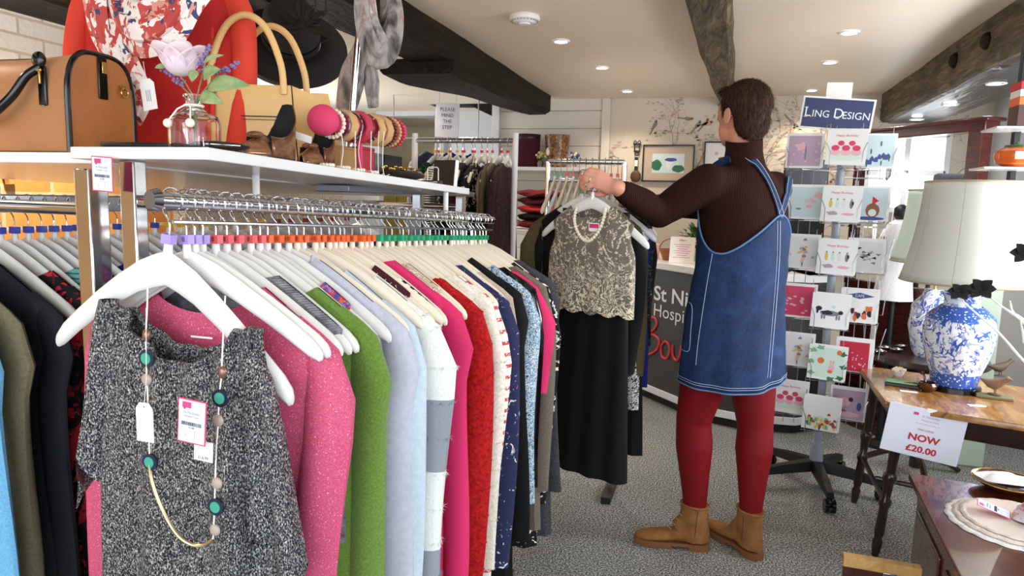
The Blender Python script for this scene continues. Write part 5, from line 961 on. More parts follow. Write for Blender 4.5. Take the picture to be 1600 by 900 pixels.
for k in range(6):      # the side pockets turned away, seen edge on
    z = 1.53 - .20 * k; xx = .175
    MB().tube([(xx - .01, -.09, z + .08), (xx, -.09, z - .07), (xx + .03, -.09, z - .07), (xx + .035, -.09, z + .0), (xx + .05, -.09, z + .07)], .0018, 5).tube([(xx - .01, .07, z + .08), (xx, .07, z - .07), (xx + .03, .07, z - .07), (xx + .05, .07, z + .07)], .0018, 5).tube([(xx, -.09, z - .07), (xx, .07, z - .07)], .0018, 5).tube([(0, 0, z - .07), (xx, 0, z - .07)], .003, 5).obj('side_pocket', 'steel', t)
    c = thing('greeting_card', ['tan', 'white', 'brown', 'pale', 'white', 'grey'][k] + ' card seen edge on in the right side pocket, row %s from the top' % ['one', 'two', 'three', 'four', 'five', 'six'][k], 'card', (SX + xx + .018, SY - .01, z), (0, .12, PI / 2 - .1)); MB().box((0, 0, 0), (.14, .004, .14)).obj('card', ['box_tan', 'paper', 'a_brown', 'paper_blue', 'white_paint', 'a_grey'][k], c, smooth=False); MB().box((.003, .004, .003), (.14, .002, .14)).obj('envelope', 'paper', c, smooth=False)
# sign on top of the stand
a, c = P(1307.5, 178, 3.40), P(1308, 198, 3.40); t = thing('shop_sign', 'navy blue sign with white capitals above the card stand', 'sign', a, (0, .10, -.12)); MB().box((0, .002, 0), (.296, .004, .142)).obj('white_border', 'white_paint', t, smooth=False); MB().box((0, -.0008, 0), (.280, .002, .126)).obj('blue_panel', 'navy_sign', t, smooth=False)
for txt, x, sz in (('L', -.121, .060), ('ING', -.0655, .044), ('D', .007, .060), ('ESIGN', .079, .044)): lettering(txt, sz, 'white_paint', t, (x, -.0022, 0 if sz > .05 else -.0055), sx=.95, ext=.0002)
b = MB()
for x in (-.1335, .0,): b.box((x + .005, -.0022, -.0205), (.016, .0008, .002)).box((x + .005, -.0022, .0205), (.016, .0008, .002))
b.box((-.105, -.0022, -.018), (.002, .0008, .007)); b.obj('serifs', 'white_paint', t, smooth=False)
MB().tube([(-.03, -.004, -.05), (-.03, -.004, -.085), (-.028, .01, -.15)], .0015, 5).tube([(.01, -.004, -.05), (.01, -.004, -.085), (.008, .01, -.15)], .0015, 5).tube([(-.03, -.004, -.05), (.01, -.004, -.05)], .0015, 5).obj('clip_wire', 'steel', t)
t = thing('blank_card', 'blank white card sticking up behind the navy sign', 'card', P(1311, 145, 3.44), (0, .04, -.12)); MB().box((0, 0, 0), (.105, .003, .09)).obj('card', 'paper', t, smooth=False); MB().cyl((0, .003, -.15), (0, .003, .02), .002, 6).obj('stick', 'steel', t)
# ---- window and mahogany display cabinet
a, c = P(1358, 212, WY), P(1470, 330, WY); g = MB().box2((a.x, WY - .012, c.z), (c.x, WY - .004, a.z)).obj('window_1', 'window_glow', smooth=False); struct(g)
b = MB(); W_ = c.x - a.x
for x in (a.x, a.x + W_ * .5, c.x): b.box((x, WY - .02, (a.z + c.z) / 2), (.04, .03, a.z - c.z + .04))
for z in (a.z, (a.z + c.z) / 2, c.z): b.box(((a.x + c.x) / 2, WY - .02, z), (W_, .03, .04))
struct(b.obj('trim_15', 'white_paint', bevel=.003))
p0, p1 = Vector((1.225, 4.0, 0)), Vector((.80, 4.62, 0)); dd = (p1 - p0).normalized(); t = thing('display_cabinet', 'mahogany framed glass display cabinet behind the big lampshade', 'cabinet', p0); zt = 1.735
MB().box((0, 0, zt / 2), (.075, .075, zt), math.atan2(dd.y, dd.x)).obj('post', 'mahogany', t, bevel=.006); MB().box(p1 - p0 + Vector((0, 0, zt / 2)), (.05, .05, zt), math.atan2(dd.y, dd.x)).obj('post', 'mahogany', t, bevel=.006); m_ = (p1 - p0) / 2; L_ = (p1 - p0).length; ra = math.atan2(dd.y, dd.x)
MB().box(m_ + Vector((0, 0, zt + .012)), (L_ + .12, .1, .05), ra).box(m_ + Vector((0, 0, zt + .042)), (L_ + .16, .13, .02), ra).obj('cornice', 'mahogany', t, bevel=.006); MB().box(m_ + Vector((0, 0, .45)), (L_, .05, .9), ra).obj('lower_panel', 'mahogany', t, bevel=.004)
MB().box(m_ + Vector((0, 0, 1.3)), (L_ - .06, .005, .82), ra).obj('glass_pane', 'glass', t, smooth=False)
MB().box(m_ + Vector((0, .12, 1.22)), (L_ - .05, .22, .01), ra).obj('glass_shelf', 'glass', t, smooth=False)
q = m_ + p0 + Vector((.05, .10, 1.2255)); t = thing('glass_swan', 'clear glass swan on the cabinet shelf', 'ornament', q + Vector((0, 0, .0))); MB().ell((0, 0, .025), (.05, .03, .024), 16, 10).tube(spline([(-.04, 0, .03), (-.06, 0, .06), (-.045, 0, .095), (-.065, 0, .105), (-.08, 0, .095)], 4), .007, 8).obj('body', 'glass', t)
t = thing('chair', 'dark upholstered chair back behind the display cabinet', 'chair', (1.34, 4.75, 0), (0, 0, .3)); MB().box((0, 0, 1.38), (.24, .05, .34)).obj('backrest', 'charcoal', t, bevel=.03); MB().box((0, .2, .95), (.34, .4, .06)).obj('seat', 'charcoal', t, bevel=.02)
for x in (-.15, .15):
    for y in (.02, .38): MB().cyl((x, y, 0), (x, y, .94), .015, 10).obj('leg', 'dark_oak', t)
    MB().cyl((x * .6, .02, .94), (x * .6, .01, 1.3), .012, 8).obj('upright', 'dark_oak', t)
# ---- glass wall shelves at the right edge
t = thing('wall_shelf_unit', 'white shelf unit with black bracket at the right edge', 'shelf unit', (.98, 2.85, 0)); o_ = t.location.copy()
for y_, a0 in ((262, 1536), (199, 1556)): q = P(a0, y_, 2.85); MB().box((q.x + .17 - o_.x, .07, q.z), (.34, .16, .008)).obj('shelf', 'white_gloss', t, bevel=.002)
q = P(1597, 200, 2.9); MB().box((q.x + .012 - o_.x, .13, 1.70), (.022, .03, .53)).obj('upright', 'black', t, bevel=.002)
q = P(1590, 231, 2.86); zb = P(1536, 262, 2.85).z + .0045
t = thing('pumpkin_jar', 'orange pumpkin-shaped jar with a white label and green lid on the shelf', 'jar', (q.x + .005, 2.88, zb)); MB().lathe([(.03, 0), (.055, .012), (.064, .035), (.06, .055), (.04, .068), (.001, .07)], 40, fn=lambda k, z: 1 + .05 * abs(math.sin(PI * 8 * k))).obj('body', 'orange_glaze', t); MB().lathe([(.04, .066), (.036, .076), (.01, .08), (.001, .09)], 20).obj('lid', 'leaf_dark', t); MB().box((0.005, -.064, .038), (.06, .003, .026)).obj('label', 'paper', t)
zb2 = P(1556, 199, 2.85).z + .0045; q = P(1597, 170, 2.85); t = thing('patterned_box', 'orange, red and dark patterned box on the top shelf at the right edge', 'box', (q.x + .035, 2.88, zb2)); MB().box((0, 0, .035), (.10, .09, .07)).obj('dark_base', 'red_brown', t); MB().box((0, 0, .085), (.10, .09, .028)).obj('orange_band', 'a_orange', t); MB().box((0, 0, .112), (.10, .09, .024)).obj('pale_band', 'a_pale', t); MB().box((0, 0, .138), (.104, .094, .026)).obj('red_lid', 'a_red', t, bevel=.002)
# ---- side table
L0, L1, F1 = PZ(1385, 630, .62), PZ(1340, 570, .62), PZ(1600, 664, .62); fu = (F1 - L0).normalized(); ru = (L1 - L0); ru = ru.normalized(); dl = (L1 - L0).length
t = thing('side_table', 'old wooden side table with dark turned legs under the blue and white lamp', 'table', L0 - ZA * .62); wl = .72
def tp(a, c, z): return fu * a + ru * c + ZA * z
rim = [(0.03, 0), (wl - .03, 0), (wl, .03), (wl, dl - .03), (wl - .03, dl), (.03, dl), (0, dl - .03), (0, .03)]
MB().loft([[tp(a, c, .598) for a, c in rim], [tp(a, c, .612) for a, c in rim], [tp(a * .99 + .004, c * .99 + .003, .62) for a, c in rim]]).obj('tabletop', 'table_top', t)
MB().prism([(0, 0), (wl - .12, 0), (wl - .12, .08), (0, .08)], tp(.06, .06, .518), fu, ZA, ru * .02).prism([(0, 0), (dl - .12, 0), (dl - .12, .08), (0, .08)], tp(.06, .06, .518), ru, ZA, fu * .02).prism([(0, 0), (wl - .12, 0), (wl - .12, .08), (0, .08)], tp(.06, dl - .08, .518), fu, ZA, ru * .02).prism([(0, 0), (dl - .12, 0), (dl - .12, .08), (0, .08)], tp(wl - .08, .06, .518), ru, ZA, fu * .02).obj('apron', 'dark_oak', t, smooth=False)
prof = [(0, .012), (.03, .016), (.06, .019), (.075, .013), (.10, .019), (.20, .016), (.21, .022), (.23, .022), (.24, .015), (.30, .019), (.31, .024), (.33, .024), (.34, .016), (.42, .019), (.48, .015), (.49, .022), (.60, .022)]
for a, c in ((.07, .07), (wl - .07, .07), (.07, dl - .07), (wl - .07, dl - .07)):
    top_ = tp(a, c, 0); bot = tp(a + (-.045 if a < .3 else .03), c + (-.0 if c < .3 else .0), 0)
    MB().tube([bot.lerp(top_, z / .6) + ZA * z for z, r in prof], [r for z, r in prof], 14).obj('leg', 'dark_oak', t)
for (a, c), (d, e) in (((.04, .07), (.04, dl - .07)), ((wl - .05, .07), (wl - .05, dl - .07)), ((.05, dl / 2), (wl - .05, dl / 2))): MB().tube([tp(a, c, .22), tp(d, e, .22)], .010, 8).obj('stretcher', 'dark_oak', t)
# price sign on the table edge
sc = [P(x, y, L0.y - .035) for x, y in ((1395, 630), (1502, 650), (1488, 725), (1387, 705))]; cen = sum(sc, Vector()) / 4
t = thing('price_sign', 'white card sign reading now twenty pounds taped to the table edge', 'sign', cen, (0.0, .115, -.12)); MB().box((0, 0, 0), (.245, .0015, .182)).obj('card', 'paper_blue', t, smooth=False); lettering('NOW', .034, 'ink_red', t, (.005, -.0012, -.020), bold=.0012, ext=.0002, sx=1.1); lettering('\u00a320.00', .032, 'ink_red', t, (.005, -.0012, -.062), bold=.0010, ext=.0002, sx=1.1); lettering('WAS \u00a330.00', .010, 'ink_red', t, (.005, -.0012, .012), ext=.0002)
lettering('St Nicholas', .012, 'ink_grey', t, (.012, -.0012, .062), ext=.0001); lettering('Hospice Care', .010, 'ink_grey', t, (.012, -.0012, .048), ext=.0001); MB().box((-.035, -.0012, .068), (.016, .0008, .010)).obj('logo', 'magenta', t); MB().box((.01, -.0012, .034), (.08, .0005, .001)).obj('rule', 'ink_pink', t); MB().box((.01, -.001, .088), (.03, .0012, .014)).obj('tape', 'paper', t)
# lamp
lp = Vector((.935, 3.05, .6205)); t = thing('table_lamp', 'blue and white ginger jar lamp with a large pleated cream shade', 'lamp', lp)
MB().lathe([(.001, 0), (.095, 0), (.095, .018), (.08, .022)], 36).obj('plinth', 'black_gloss', t)
MB().lathe([(.070, .02), (.078, .03), (.084, .06), (.105, .12), (.122, .19), (.125, .24), (.115, .29), (.085, .32), (.066, .335), (.06, .35), (.063, .37), (.078, .385), (.075, .388), (.05, .38), (.045, .35)], 48, cap=False).obj('jar', 'blue_white_china', t)
MB().lathe([(.0795, .022), (.0825, .035), (.0855, .06), (.089, .075)], 48, cap=False).obj('blue_foot_band', 'blue_band', t); MB().lathe([(.119, .283), (.1165, .295), (.09, .322), (.071, .337)], 48, cap=False).obj('blue_shoulder_band', 'blue_band', t)
MB().cyl((0, 0, .37), (0, 0, .80), .006, 10).obj('stem', 'gold', t)
def shade(t, r0, r1, z0, z1, m, seams=8, ph=.2):
    pr = []
    for i in range(15): v = i / 14; pr.append((r0 + (r1 - r0) * (1 - (1 - v) ** 1.9) - .0 * v, z0 + (z1 - z0) * v))
    f_ = lambda k, z: 1 + .012 * abs(math.sin(PI * seams * (k + ph)))
    MB().lathe(pr, 96, cap=False, fn=f_).obj('lamp_shade', m, t, solid=.003)
    for k in range(seams): a = 2 * PI * (k / seams - ph); MB().tube([(r * 1.004 * math.cos(a), r * 1.004 * math.sin(a), z) for r, z in pr], .0014, 5).obj('seam', 'shade_trim', t)
    for r, z in (pr[0], pr[-1]): MB().tube([(r * 1.006 * math.cos(2 * PI * k / 60), r * 1.006 * math.sin(2 * PI * k / 60), z) for k in range(60)], .0042, 6, loop=True).obj('braid_trim', 'shade_trim', t)
    for k in range(3): a = 2 * PI * k / 3; MB().cyl((0, 0, z1 - .02), (r1 * math.cos(a), r1 * math.sin(a), z1 - .004), .002, 6).obj('spider', 'gold', t)
shade(t, .222, .166, .43, .815, 'silk_shade')
# second lamp behind
t = thing('table_lamp', 'pale green shaded lamp with a dark blue jar half hidden behind the big lamp', 'lamp', (1.02, 3.72, .6205)); MB().lathe([(.06, 0), (.075, .03), (.10, .15), (.09, .25), (.05, .30), (.04, .33)], 36).obj('jar', 'blue_white_china', t); MB().cyl((0, 0, .3), (0, 0, .78), .006, 8).obj('stem', 'gold', t); shade(t, .20, .15, .46, .80, 'pale_green_shade', 6)
t = thing('round_table', 'dark round table behind the side table holding silver trinkets', 'table', (1.02, 3.74, 0)); MB().lathe([(.001, .59), (.26, .59), (.27, .60), (.26, .62), (.001, .62)], 48).obj('tabletop', 'dark_oak', t); MB().lathe([(.03, .05), (.025, .2), (.045, .3), (.025, .45), (.035, .59)], 18).obj('column', 'dark_oak', t)
for k in range(3): a = 2 * PI * k / 3 + .5; MB().tube(spline([(0, 0, .12), (.12 * math.cos(a), .12 * math.sin(a), .10), (.26 * math.cos(a), .26 * math.sin(a), .015)], 4), .015, 8).obj('foot', 'dark_oak', t)
hr = random.Random(8)
for i, (x, y, l) in enumerate(((1388, 488, 'round silver dish left of the jar lamp'), (1412, 482, 'second silver dish just left of the jar lamp'), (1400, 505, 'silver dish nearest the table corner'), (1430, 500, 'silver dish touching the outline of the jar lamp'))):
    q = PZ(x, y, .62); q.x = min(max(q.x, .80), 1.0); q.y = min(max(q.y, 3.65), 3.95) + .02 * i; t = thing('silver_dish', l, 'dish', (.80 + .045 * i, 3.68 + .07 * (i % 2) + .04 * i, .6205)); MB().lathe([(.015, 0), (.022, .004), (.032, .016), (.03, .017), (.018, .007), (.001, .006)], 24).obj('dish', 'chrome', t)
# white porcelain figure and black stand left of lamp
t = thing('display_dummy', 'small white dress on a stand between card stand and lampshade', 'dummy', (.945, 4.17, .0)); t.scale = (1, 1, .88); MB().lathe([(.08, 0), (.08, .02), (.02, .04), (.015, .95)], 24).obj('stand', 'black', t); MB().lathe([(.10, .95), (.085, 1.1), (.055, 1.25), (.075, 1.36), (.06, 1.42), (.02, 1.45)], 30, fn=lambda k, z: 1 + .07 * math.sin(14 * PI * k) * (1.4 - z)).obj('dress', 'white_cloth', t); MB().tube([(-.06, 0, 1.38), (-.1, -.03, 1.28), (-.09, -.06, 1.2)], .02, 10).tube([(.06, 0, 1.38), (.1, -.03, 1.28), (.09, -.06, 1.2)], .02, 10).obj('sleeves', 'white_cloth', t); MB().ell((0, 0, 1.49), (.04, .04, .05)).obj('head_knob', 'black', t)
# items on the side table
def on(x, y, z=.6205): return PZ(x, y, z)
t = thing('flower_bowl', 'tiny white bowl of cream porcelain flowers on the side table', 'ornament', on(1403, 588)); MB().lathe([(.014, 0), (.022, .012), (.026, .026), (.022, .026), (.001, .02)], 20).obj('bowl', 'white_gloss', t)
for i in range(9): a = i * 2.4; r = .006 + .0022 * i; MB().disc((r * math.cos(a), r * math.sin(a), .034 - .001 * i), Vector((1, 0, .2)), Vector((0, 1, .3)), .010, n=15, amp=.25, d=(0, 0, .003)).obj('petals', 'pearl' if i % 3 else 'a_yellow', t)
t = thing('trinket_box', 'flat black box with brass trim on the side table', 'box', on(1410, 603), (0, 0, -.25)); MB().box((0, 0, .007), (.125, .06, .013)).obj('base', 'frame_black', t, bevel=.002); MB().box((.0, .0, .0165), (.121, .056, .005)).obj('lid', 'a_green', t, bevel=.002); MB().box((.03, -.012, .0215), (.05, .012, .004), .5).obj('brass_pattern', 'gold', t)
t = thing('glass_bowl', 'amber brown glass bowl with a swan-neck handle on the side table', 'bowl', on(1448, 611)); MB().lathe([(.018, 0), (.032, .012), (.036, .026), (.03, .036), (.026, .036), (.03, .024), (.001, .008)], 28).obj('bowl', 'amber_glass', t); MB().tube(spline([(0, .028, .03), (-.005, .036, .055), (-.012, .03, .07), (-.02, .02, .062)], 5), .004, 8).obj('handle', 'amber_glass', t)
t = thing('swing_tag', 'white tag lying in the amber glass bowl', 'tag', on(1463, 602) + Vector((0, 0, .03)), (.6, .2, .3)); MB().box((0, 0, 0), (.045, .0008, .026)).obj('card', 'paper', t)
t = thing('price_slip', 'small white slip lying on the table left of the amber bowl', 'tag', on(1420, 612), (0, 0, -.1)); MB().box((0, 0, .0006), (.06, .022, .0008)).obj('card', 'paper', t)
def bird(label, loc, rz, m, s=1):
    t = thing('bird_figurine', label, 'figurine', loc, (0, 0, rz)); t.scale = (s, s, s)
    MB().loft([[(x, r * .8 * math.cos(a), z + r * math.sin(a)) for a in [2 * PI * k / 14 for k in range(14)]] for x, r, z in ((-.055, .002, .045), (-.04, .006, .04), (-.02, .015, .035), (0, .019, .036), (.018, .015, .045), (.028, .011, .055), (.037, .010, .062), (.044, .006, .063), (.054, .001, .062))]).obj('body', m, t); MB().cyl((0, .005, .0), (0, .004, .02), .0015, 6).cyl((.004, -.006, .0), (0, -.004, .02), .0015, 6).ell((0, 0, .002), (.022, .016, .003), 12, 6).obj('legs', 'bird_brown', t); return t
bird('small dark bird figurine standing at the back of the side table', on(1562, 588), .3, 'bird_brown', 1.1)
q = on(1553, 622); t = thing('wood_block', 'pale stone block under the tan bird on the side table', 'block', q, (0, 0, -.2)); MB().box((0, 0, .006), (.12, .05, .012)).obj('block', 'khaki', t, bevel=.003); bird('tan bird figurine leaning up on its pale block', q + Vector((0, 0, .0125)), -.9, 'bird_tan', 1.15)
t = thing('swing_tag', 'white price tag lying in front of the tan bird figurine', 'tag', on(1527, 634), (0, 0, .15)); MB().prism([(-.03, -.012), (.022, -.012), (.032, 0), (.022, .012), (-.03, .012)], (0, 0, 0.0), XA, YA, (0, 0, .001)).obj('card', 'paper', t)
# ---- foreground mahogany cabinet
zc = .55; K0, K1 = PZ(1420, 738, zc), PZ(1502, 905, zc); t = thing('low_cabinet', 'polished mahogany low cabinet in the right foreground', 'cabinet', (K0.x, K0.y, 0)); du = (K1 - K0).normalized(); K2 = PZ(1600, 768, zc); dv = (K2 - K0).normalized(); Lk, Wk = 1.0, .62
def kp(a, c, z): return du * a + dv * c + ZA * z
MB().loft([[kp(a, c, z) for a, c in ((0, 0), (Lk, 0), (Lk, Wk), (0, Wk))] for z in (zc - .022, zc - .006, zc)]).obj('top', 'cabinet_wood', t, bevel=.004, smooth=False)
MB().loft([[kp(a, c, z) for a, c in ((.02, .025), (Lk - .02, .025), (Lk - .02, Wk - .02), (.02, Wk - .02))] for z in (.0, zc - .023)]).obj('carcass', 'cabinet_wood', t, smooth=False)
for a in (.05, .40): MB().loft([[kp(a + q, .018, z) for q, z in ((0, .08), (.30, .08), (.30, .46), (0, .46))], [kp(a + q, .026, z) for q, z in ((0, .08), (.30, .08), (.30, .46), (0, .46))]]).obj('door', 'cabinet_wood', t, bevel=.005, smooth=False)
q = kp(.37, .010, .30); MB().cyl(q, q - dv * .02, .006, 10).box(q - dv * .02 - ZA * .02, (.008, .012, .05)).obj('drop_handle', 'chrome', t)
q0 = P(1320, 868, 1.86); t = thing('wooden_board', 'thin mahogany board with pale wood top edge beside the low cabinet', 'board', (q0.x, q0.y, 0), (0, 0, -.03)); zt = q0.z
MB().box2((0, 0, 0), (.175, .018, zt - .028)).obj('body', 'red_brown', t, smooth=False); MB().box2((-.002, -.003, zt - .028), (.177, .021, zt)).obj('rim', 'light_wood', t, smooth=False); MB().box((.105, -.006, zt - .032), (.03, .006, .014)).obj('clasp', 'chrome', t, bevel=.001)
# doilies, dish, cloth, tags on the cabinet
dc = PZ(1592, 822, zc)
for i, (r, m, l) in enumerate(((.155, 'doily_white', 'large white lace doily, lowest of the stack on the cabinet'), (.140, 'doily', 'cream scalloped mat in the middle of the stack'), (.128, 'doily', 'cream mat on top of the stack'))):
    t = thing('doily', l, 'doily', dc + Vector((.004 * i, .006 * i, .0005 + .004 * i))); nn = 120; rings = []
    for rr_, z in ((.001, .001), (r * .5, .0012), (r * .8, .0012), (r * .9, .002), (r, .0012)):
        rings.append([(rr_ * (1 + (.03 * abs(math.sin(20 * PI * k / nn)) if rr_ > r * .7 else 0)) * math.cos(2 * PI * k / nn), rr_ * (1 + (.03 * abs(math.sin(20 * PI * k / nn)) if rr_ > r * .7 else 0)) * math.sin(2 * PI * k / nn), z) for k in range(nn)])
    MB().loft(rings, True, False).obj('cloth', m, t, solid=.0015)
    b = MB()
    for k in range(48): a = 2 * PI * k / 48; b.tube([(r * .93 * math.cos(a) + .004 * math.cos(w), r * .93 * math.sin(a) + .004 * math.sin(w), .0028) for w in [2 * PI * j / 7 for j in range(7)]], .0007, 4, loop=True)
    b.obj('lace_edge', 'doily_white', t)
t = thing('oval_dish', 'oval dark dish with gilt rim at the back of the cabinet', 'dish', PZ(1583, 776, zc) + Vector((0.0, .05, .0005)), (0, 0, -.15)); sc_ = lambda k, z: 1
MB().lathe([(.045, 0), (.065, .012), (.085, .026), (.082, .027), (.06, .012), (.001, .006)], 40).obj('dish', 'amber_glass', t); MB().tube([(.085 * math.cos(a), .085 * math.sin(a), .027) for a in [2 * PI * k / 40 for k in range(40)]], .002, 6, loop=True).obj('gilt_rim', 'gold', t)
t = thing('lace_cloth', 'folded white lace cloth lying in the oval dish', 'cloth', PZ(1583, 776, zc) + Vector((0.0, .052, .030))); b = MB(); rings = []
for i in range(5): rings.append([((.075 - .012 * i) * math.cos(a) * (1 + .08 * math.sin(5 * a + i)), (.05 - .007 * i) * math.sin(a), .003 * i + .002 * math.sin(3 * a + i)) for a in [2 * PI * k / 40 for k in range(40)]])
b.loft(rings).obj('folds', 'doily_white', t)
stn_tag('pink-edged price tag lying on the cream mats', dc + Vector((-.045, .035, .024)), (-PI / 2 + .25, 0.0, 1.25), 1.0)
t = thing('folded_cloth', 'pink and cream folded napkin on the right of the mats', 'cloth', dc + Vector((.07, .02, .014))); b = MB(); rings = []
for i in range(8): v = i / 7; rings.append([((.075 * (1 - .6 * v)) * math.cos(a) * (1 + .12 * math.sin(6 * a + 2 * i)), (.06 * (1 - .6 * v)) * math.sin(a) * (1 + .1 * math.sin(4 * a + i)), .055 * v ** .7) for a in [2 * PI * k / 48 for k in range(48)]])
b.loft(rings).obj('folds', 'pink_silk', t)
# jewellery tree
tb = Vector((.83, 1.98, zc + .0005)); t = thing('jewellery_tree', 'white twig jewellery tree with black flowers at the right edge', 'jewellery stand', tb); MB().lathe([(.06, 0), (.06, .008), (.012, .015), (.008, .05)], 24).obj('base', 'white_gloss', t)
def tw(px, r=.004): b = MB(); pts = [P(x, y, Y) - tb for x, y, Y in px]; b.tube(spline([Vector(p) for p in pts], 4), lambda q: r * (1 - .5 * q) * (1 + .15 * math.sin(q * 40)), 7); return b
tr = P(1640, 620, 1.98) - tb
MB().tube([(0, 0, .01), (0.0, 0, .2), tr + Vector((0, 0, .08)), tr + Vector((.01, 0, .25))], .006, 8).obj('trunk', 'white_gloss', t)
for px in ([(1640, 600, 1.98), (1600, 565, 1.98), (1560, 520, 1.97), (1520, 485, 1.96), (1504, 470, 1.95)], [(1640, 560, 1.98), (1600, 505, 1.98), (1560, 475, 1.97), (1545, 462, 1.96)], [(1640, 540, 1.98), (1600, 500, 1.98), (1583, 488, 1.98), (1578, 470, 1.98)], [(1600, 535, 1.98), (1597, 515, 1.97), (1594, 500, 1.96)]): tw(px).obj('branch', 'white_gloss', t)
for x, y, s_ in ((1497, 455, 1), (1530, 450, 1.2), (1598, 395, 1.2)):
    c = P(x, y, 1.95) - tb; b = MB()
    for k in range(6): a = 2 * PI * k / 6; leaf(b, c, Vector((math.cos(a), -.4, math.sin(a) * .6)), .011 * s_, .03 * s_, Vector((0, -1, .2)))
    b.ell(c, .006).obj('black_flower', 'felt_black', t, solid=.001)
MB().tube([P(1598, 395, 1.95) - tb, P(1640, 470, 1.98) - tb, tr + Vector((.01, 0, .25))], .003, 6).tube([P(1530, 450, 1.95) - tb, P(1545, 462, 1.96) - tb], .003, 6).obj('branch', 'white_gloss', t)
# ================================================================== MIDDLE RACKS
from mathutils.bvhtree import BVHTree
n = NT('lace', '#6f655c', .8)
v = n.co((1, 1, 1)); d1 = n.noise(19, 3, 5.0, v); ln = n.ramp(d1, ((.44, BW[0]), (.455, BW[1]), (.535, BW[1]), (.55, BW[0]))); big = n.noise(9, 2, 3.5, n.co((1, 1, 1), (0, 1, 0))); bl = n.ramp(big, ((.47, BW[0]), (.49, BW[1]), (.56, BW[1]), (.58, BW[0])))
mz = n.t.nodes.new('ShaderNodeSeparateXYZ'); n.l(n.co(), mz.inputs[0]); mr = n.t.nodes.new('ShaderNodeMapRange'); mr.inputs[1].default_value = -.42; mr.inputs[2].default_value = -.27; mr.inputs[3].default_value = 1; mr.inputs[4].default_value = .05; n.l(mz.outputs[2], mr.inputs[0])
sm = n.mix(mr.outputs[0], bl, '#ffffff'); mu = n.t.nodes.new('ShaderNodeMix'); mu.data_type = 'RGBA'; mu.blend_type = 'MULTIPLY'; mu.inputs[0].default_value = 1; n.l(ln, mu.inputs[6]); n.l(sm, mu.inputs[7])
n.col(n.mix(mu.outputs[2], '#6a6159', '#e6d9be')); n.bump(mu.outputs[2], .5, .002)
AY0, AY1 = 2.28, 2.98; ARX, ARZ = P(928, 272, 2.28).x, P(928, 272, 2.28).z
t = thing('clothes_rack', 'chrome frame rack of dark evening clothes in the middle of the shop', 'clothes rack', (ARX, 3.0, 0)); TX0 = P(857, 252, 3.0).x; TX1 = P(976, 255, 3.0).x; TZ = 1.497
rel(MB().tube([(TX0, 3.0, .05), (TX0, 3.0, TZ)], .012, 12).tube([(TX1, 3.0, .05), (TX1, 3.0, TZ)], .012, 12), t).obj('upright', 'chrome', t); rel(MB().tube([(TX0, 3.0, TZ), (TX1 + .0, 3.0, TZ)], .012, 12), t).obj('rail', 'chrome', t)
rel(MB().tube([(ARX - .055, 3.0, ARZ), (ARX - .055, AY0 + .12, ARZ), (ARX - .04, AY0 + .05, ARZ), (ARX, AY0 + .02, ARZ), (ARX, AY0 - .005, ARZ)], .006, 8).tube([(TX0, 3.0, ARZ), (TX1, 3.0, ARZ)], .009, 10), t).obj('arm', 'chrome', t); rel(MB().box2((TX0 - .02, 2.88, .0), (TX0 + .02, 3.12, .03)), t).obj('foot', 'black', t); rel(MB().box2((TX1 - .02, 2.88, .0), (TX1 + .02, 3.12, .03)), t).obj('foot', 'black', t)
def pair(y, mat, label, cat, rz=-.3, L=1.0, sl=.5, w=.185, nk=.1, cube='green', grp='hangers on the dark clothes rack', **k):
    hanger((ARX - .055, y, ARZ), (0, 0, rz), cube, 'hanger of the ' + label, grp, 'white'); return garment(label, cat, mat, (ARX - .055, y, ARZ), (0, 0, rz), L=L, sleeve=sl, w=w, neck=nk, seed=int(y * 100), name=cat, **k)
pair(2.30, 'lace', 'taupe top overlaid with cream lace and a scalloped hem', 'top', -.42, .0, 0, .160, .062, None, dip=.055) if False else None
hanger((ARX, 2.285, ARZ), (0, .04, -.42), None, 'white hanger of the cream lace top, facing the camera', 'hangers on the dark clothes rack', 'white')
t = thing('blouse', 'taupe sleeveless top overlaid with cream lace and a scalloped hem', 'top', (ARX, 2.285, ARZ), (0, 0, -.42)); N = 72; rings = []
for r in range(25):
    v = r / 24; ring = []
    for k in range(N):
        a = 2 * PI * k / N; sx, sy = math.cos(a), math.sin(a); w0 = .165; x0 = sx * w0; q = min(1, abs(x0) / .075); zt = HT(x0) + .004 - (0 if q >= 1 else (.035 if sy > 0 else .075) * math.sqrt(1 - q * q)); zb_ = -.455 - .014 * abs(math.sin(5 * x0 / w0 * PI / 2 + .3))
        arm = 1 - .10 * math.exp(-((v - .16) / .13) ** 2); z = zt + (zb_ - zt) * v; th = (.014 + .022 * min(1, v * 3)) * abs(sy) ** .6 * (1 if sy > 0 else -1); ring.append((x0 * arm * (1 + .06 * v), th + .004 * math.sin(x0 * 50 + 2 * v) * v, z))
    rings.append(ring)
MB().loft(rings, True, False).obj('body', 'lace', t, fixn=False)
t = thing('dress', 'long black velvet dress hanging under the cream lace top', 'dress', (ARX, 2.335, ARZ), (0, 0, -.40)); rings = []
for r in range(20):
    v = r / 19; rings.append([((.135 + .035 * v) * math.cos(a) * (1 - .1 * math.exp(-((v - .2) / .12) ** 2)), (.02 + .022 * v) * abs(math.sin(a)) ** .7 * (1 if math.sin(a) > 0 else -1) + .007 * v * math.sin(11 * math.cos(a) + 2 * v), -.12 - .005 * math.cos(a) * (1 - v) - .93 * v) for a in [2 * PI * k / 64 for k in range(64)]])
MB().loft(rings, True, True).obj('body', 'black_velvet', t, fixn=False)
t = thing('necklace', 'cream pearl bead necklace round the neck of the lace top', 'necklace', (ARX, 2.285, ARZ), (0, 0, -.42))
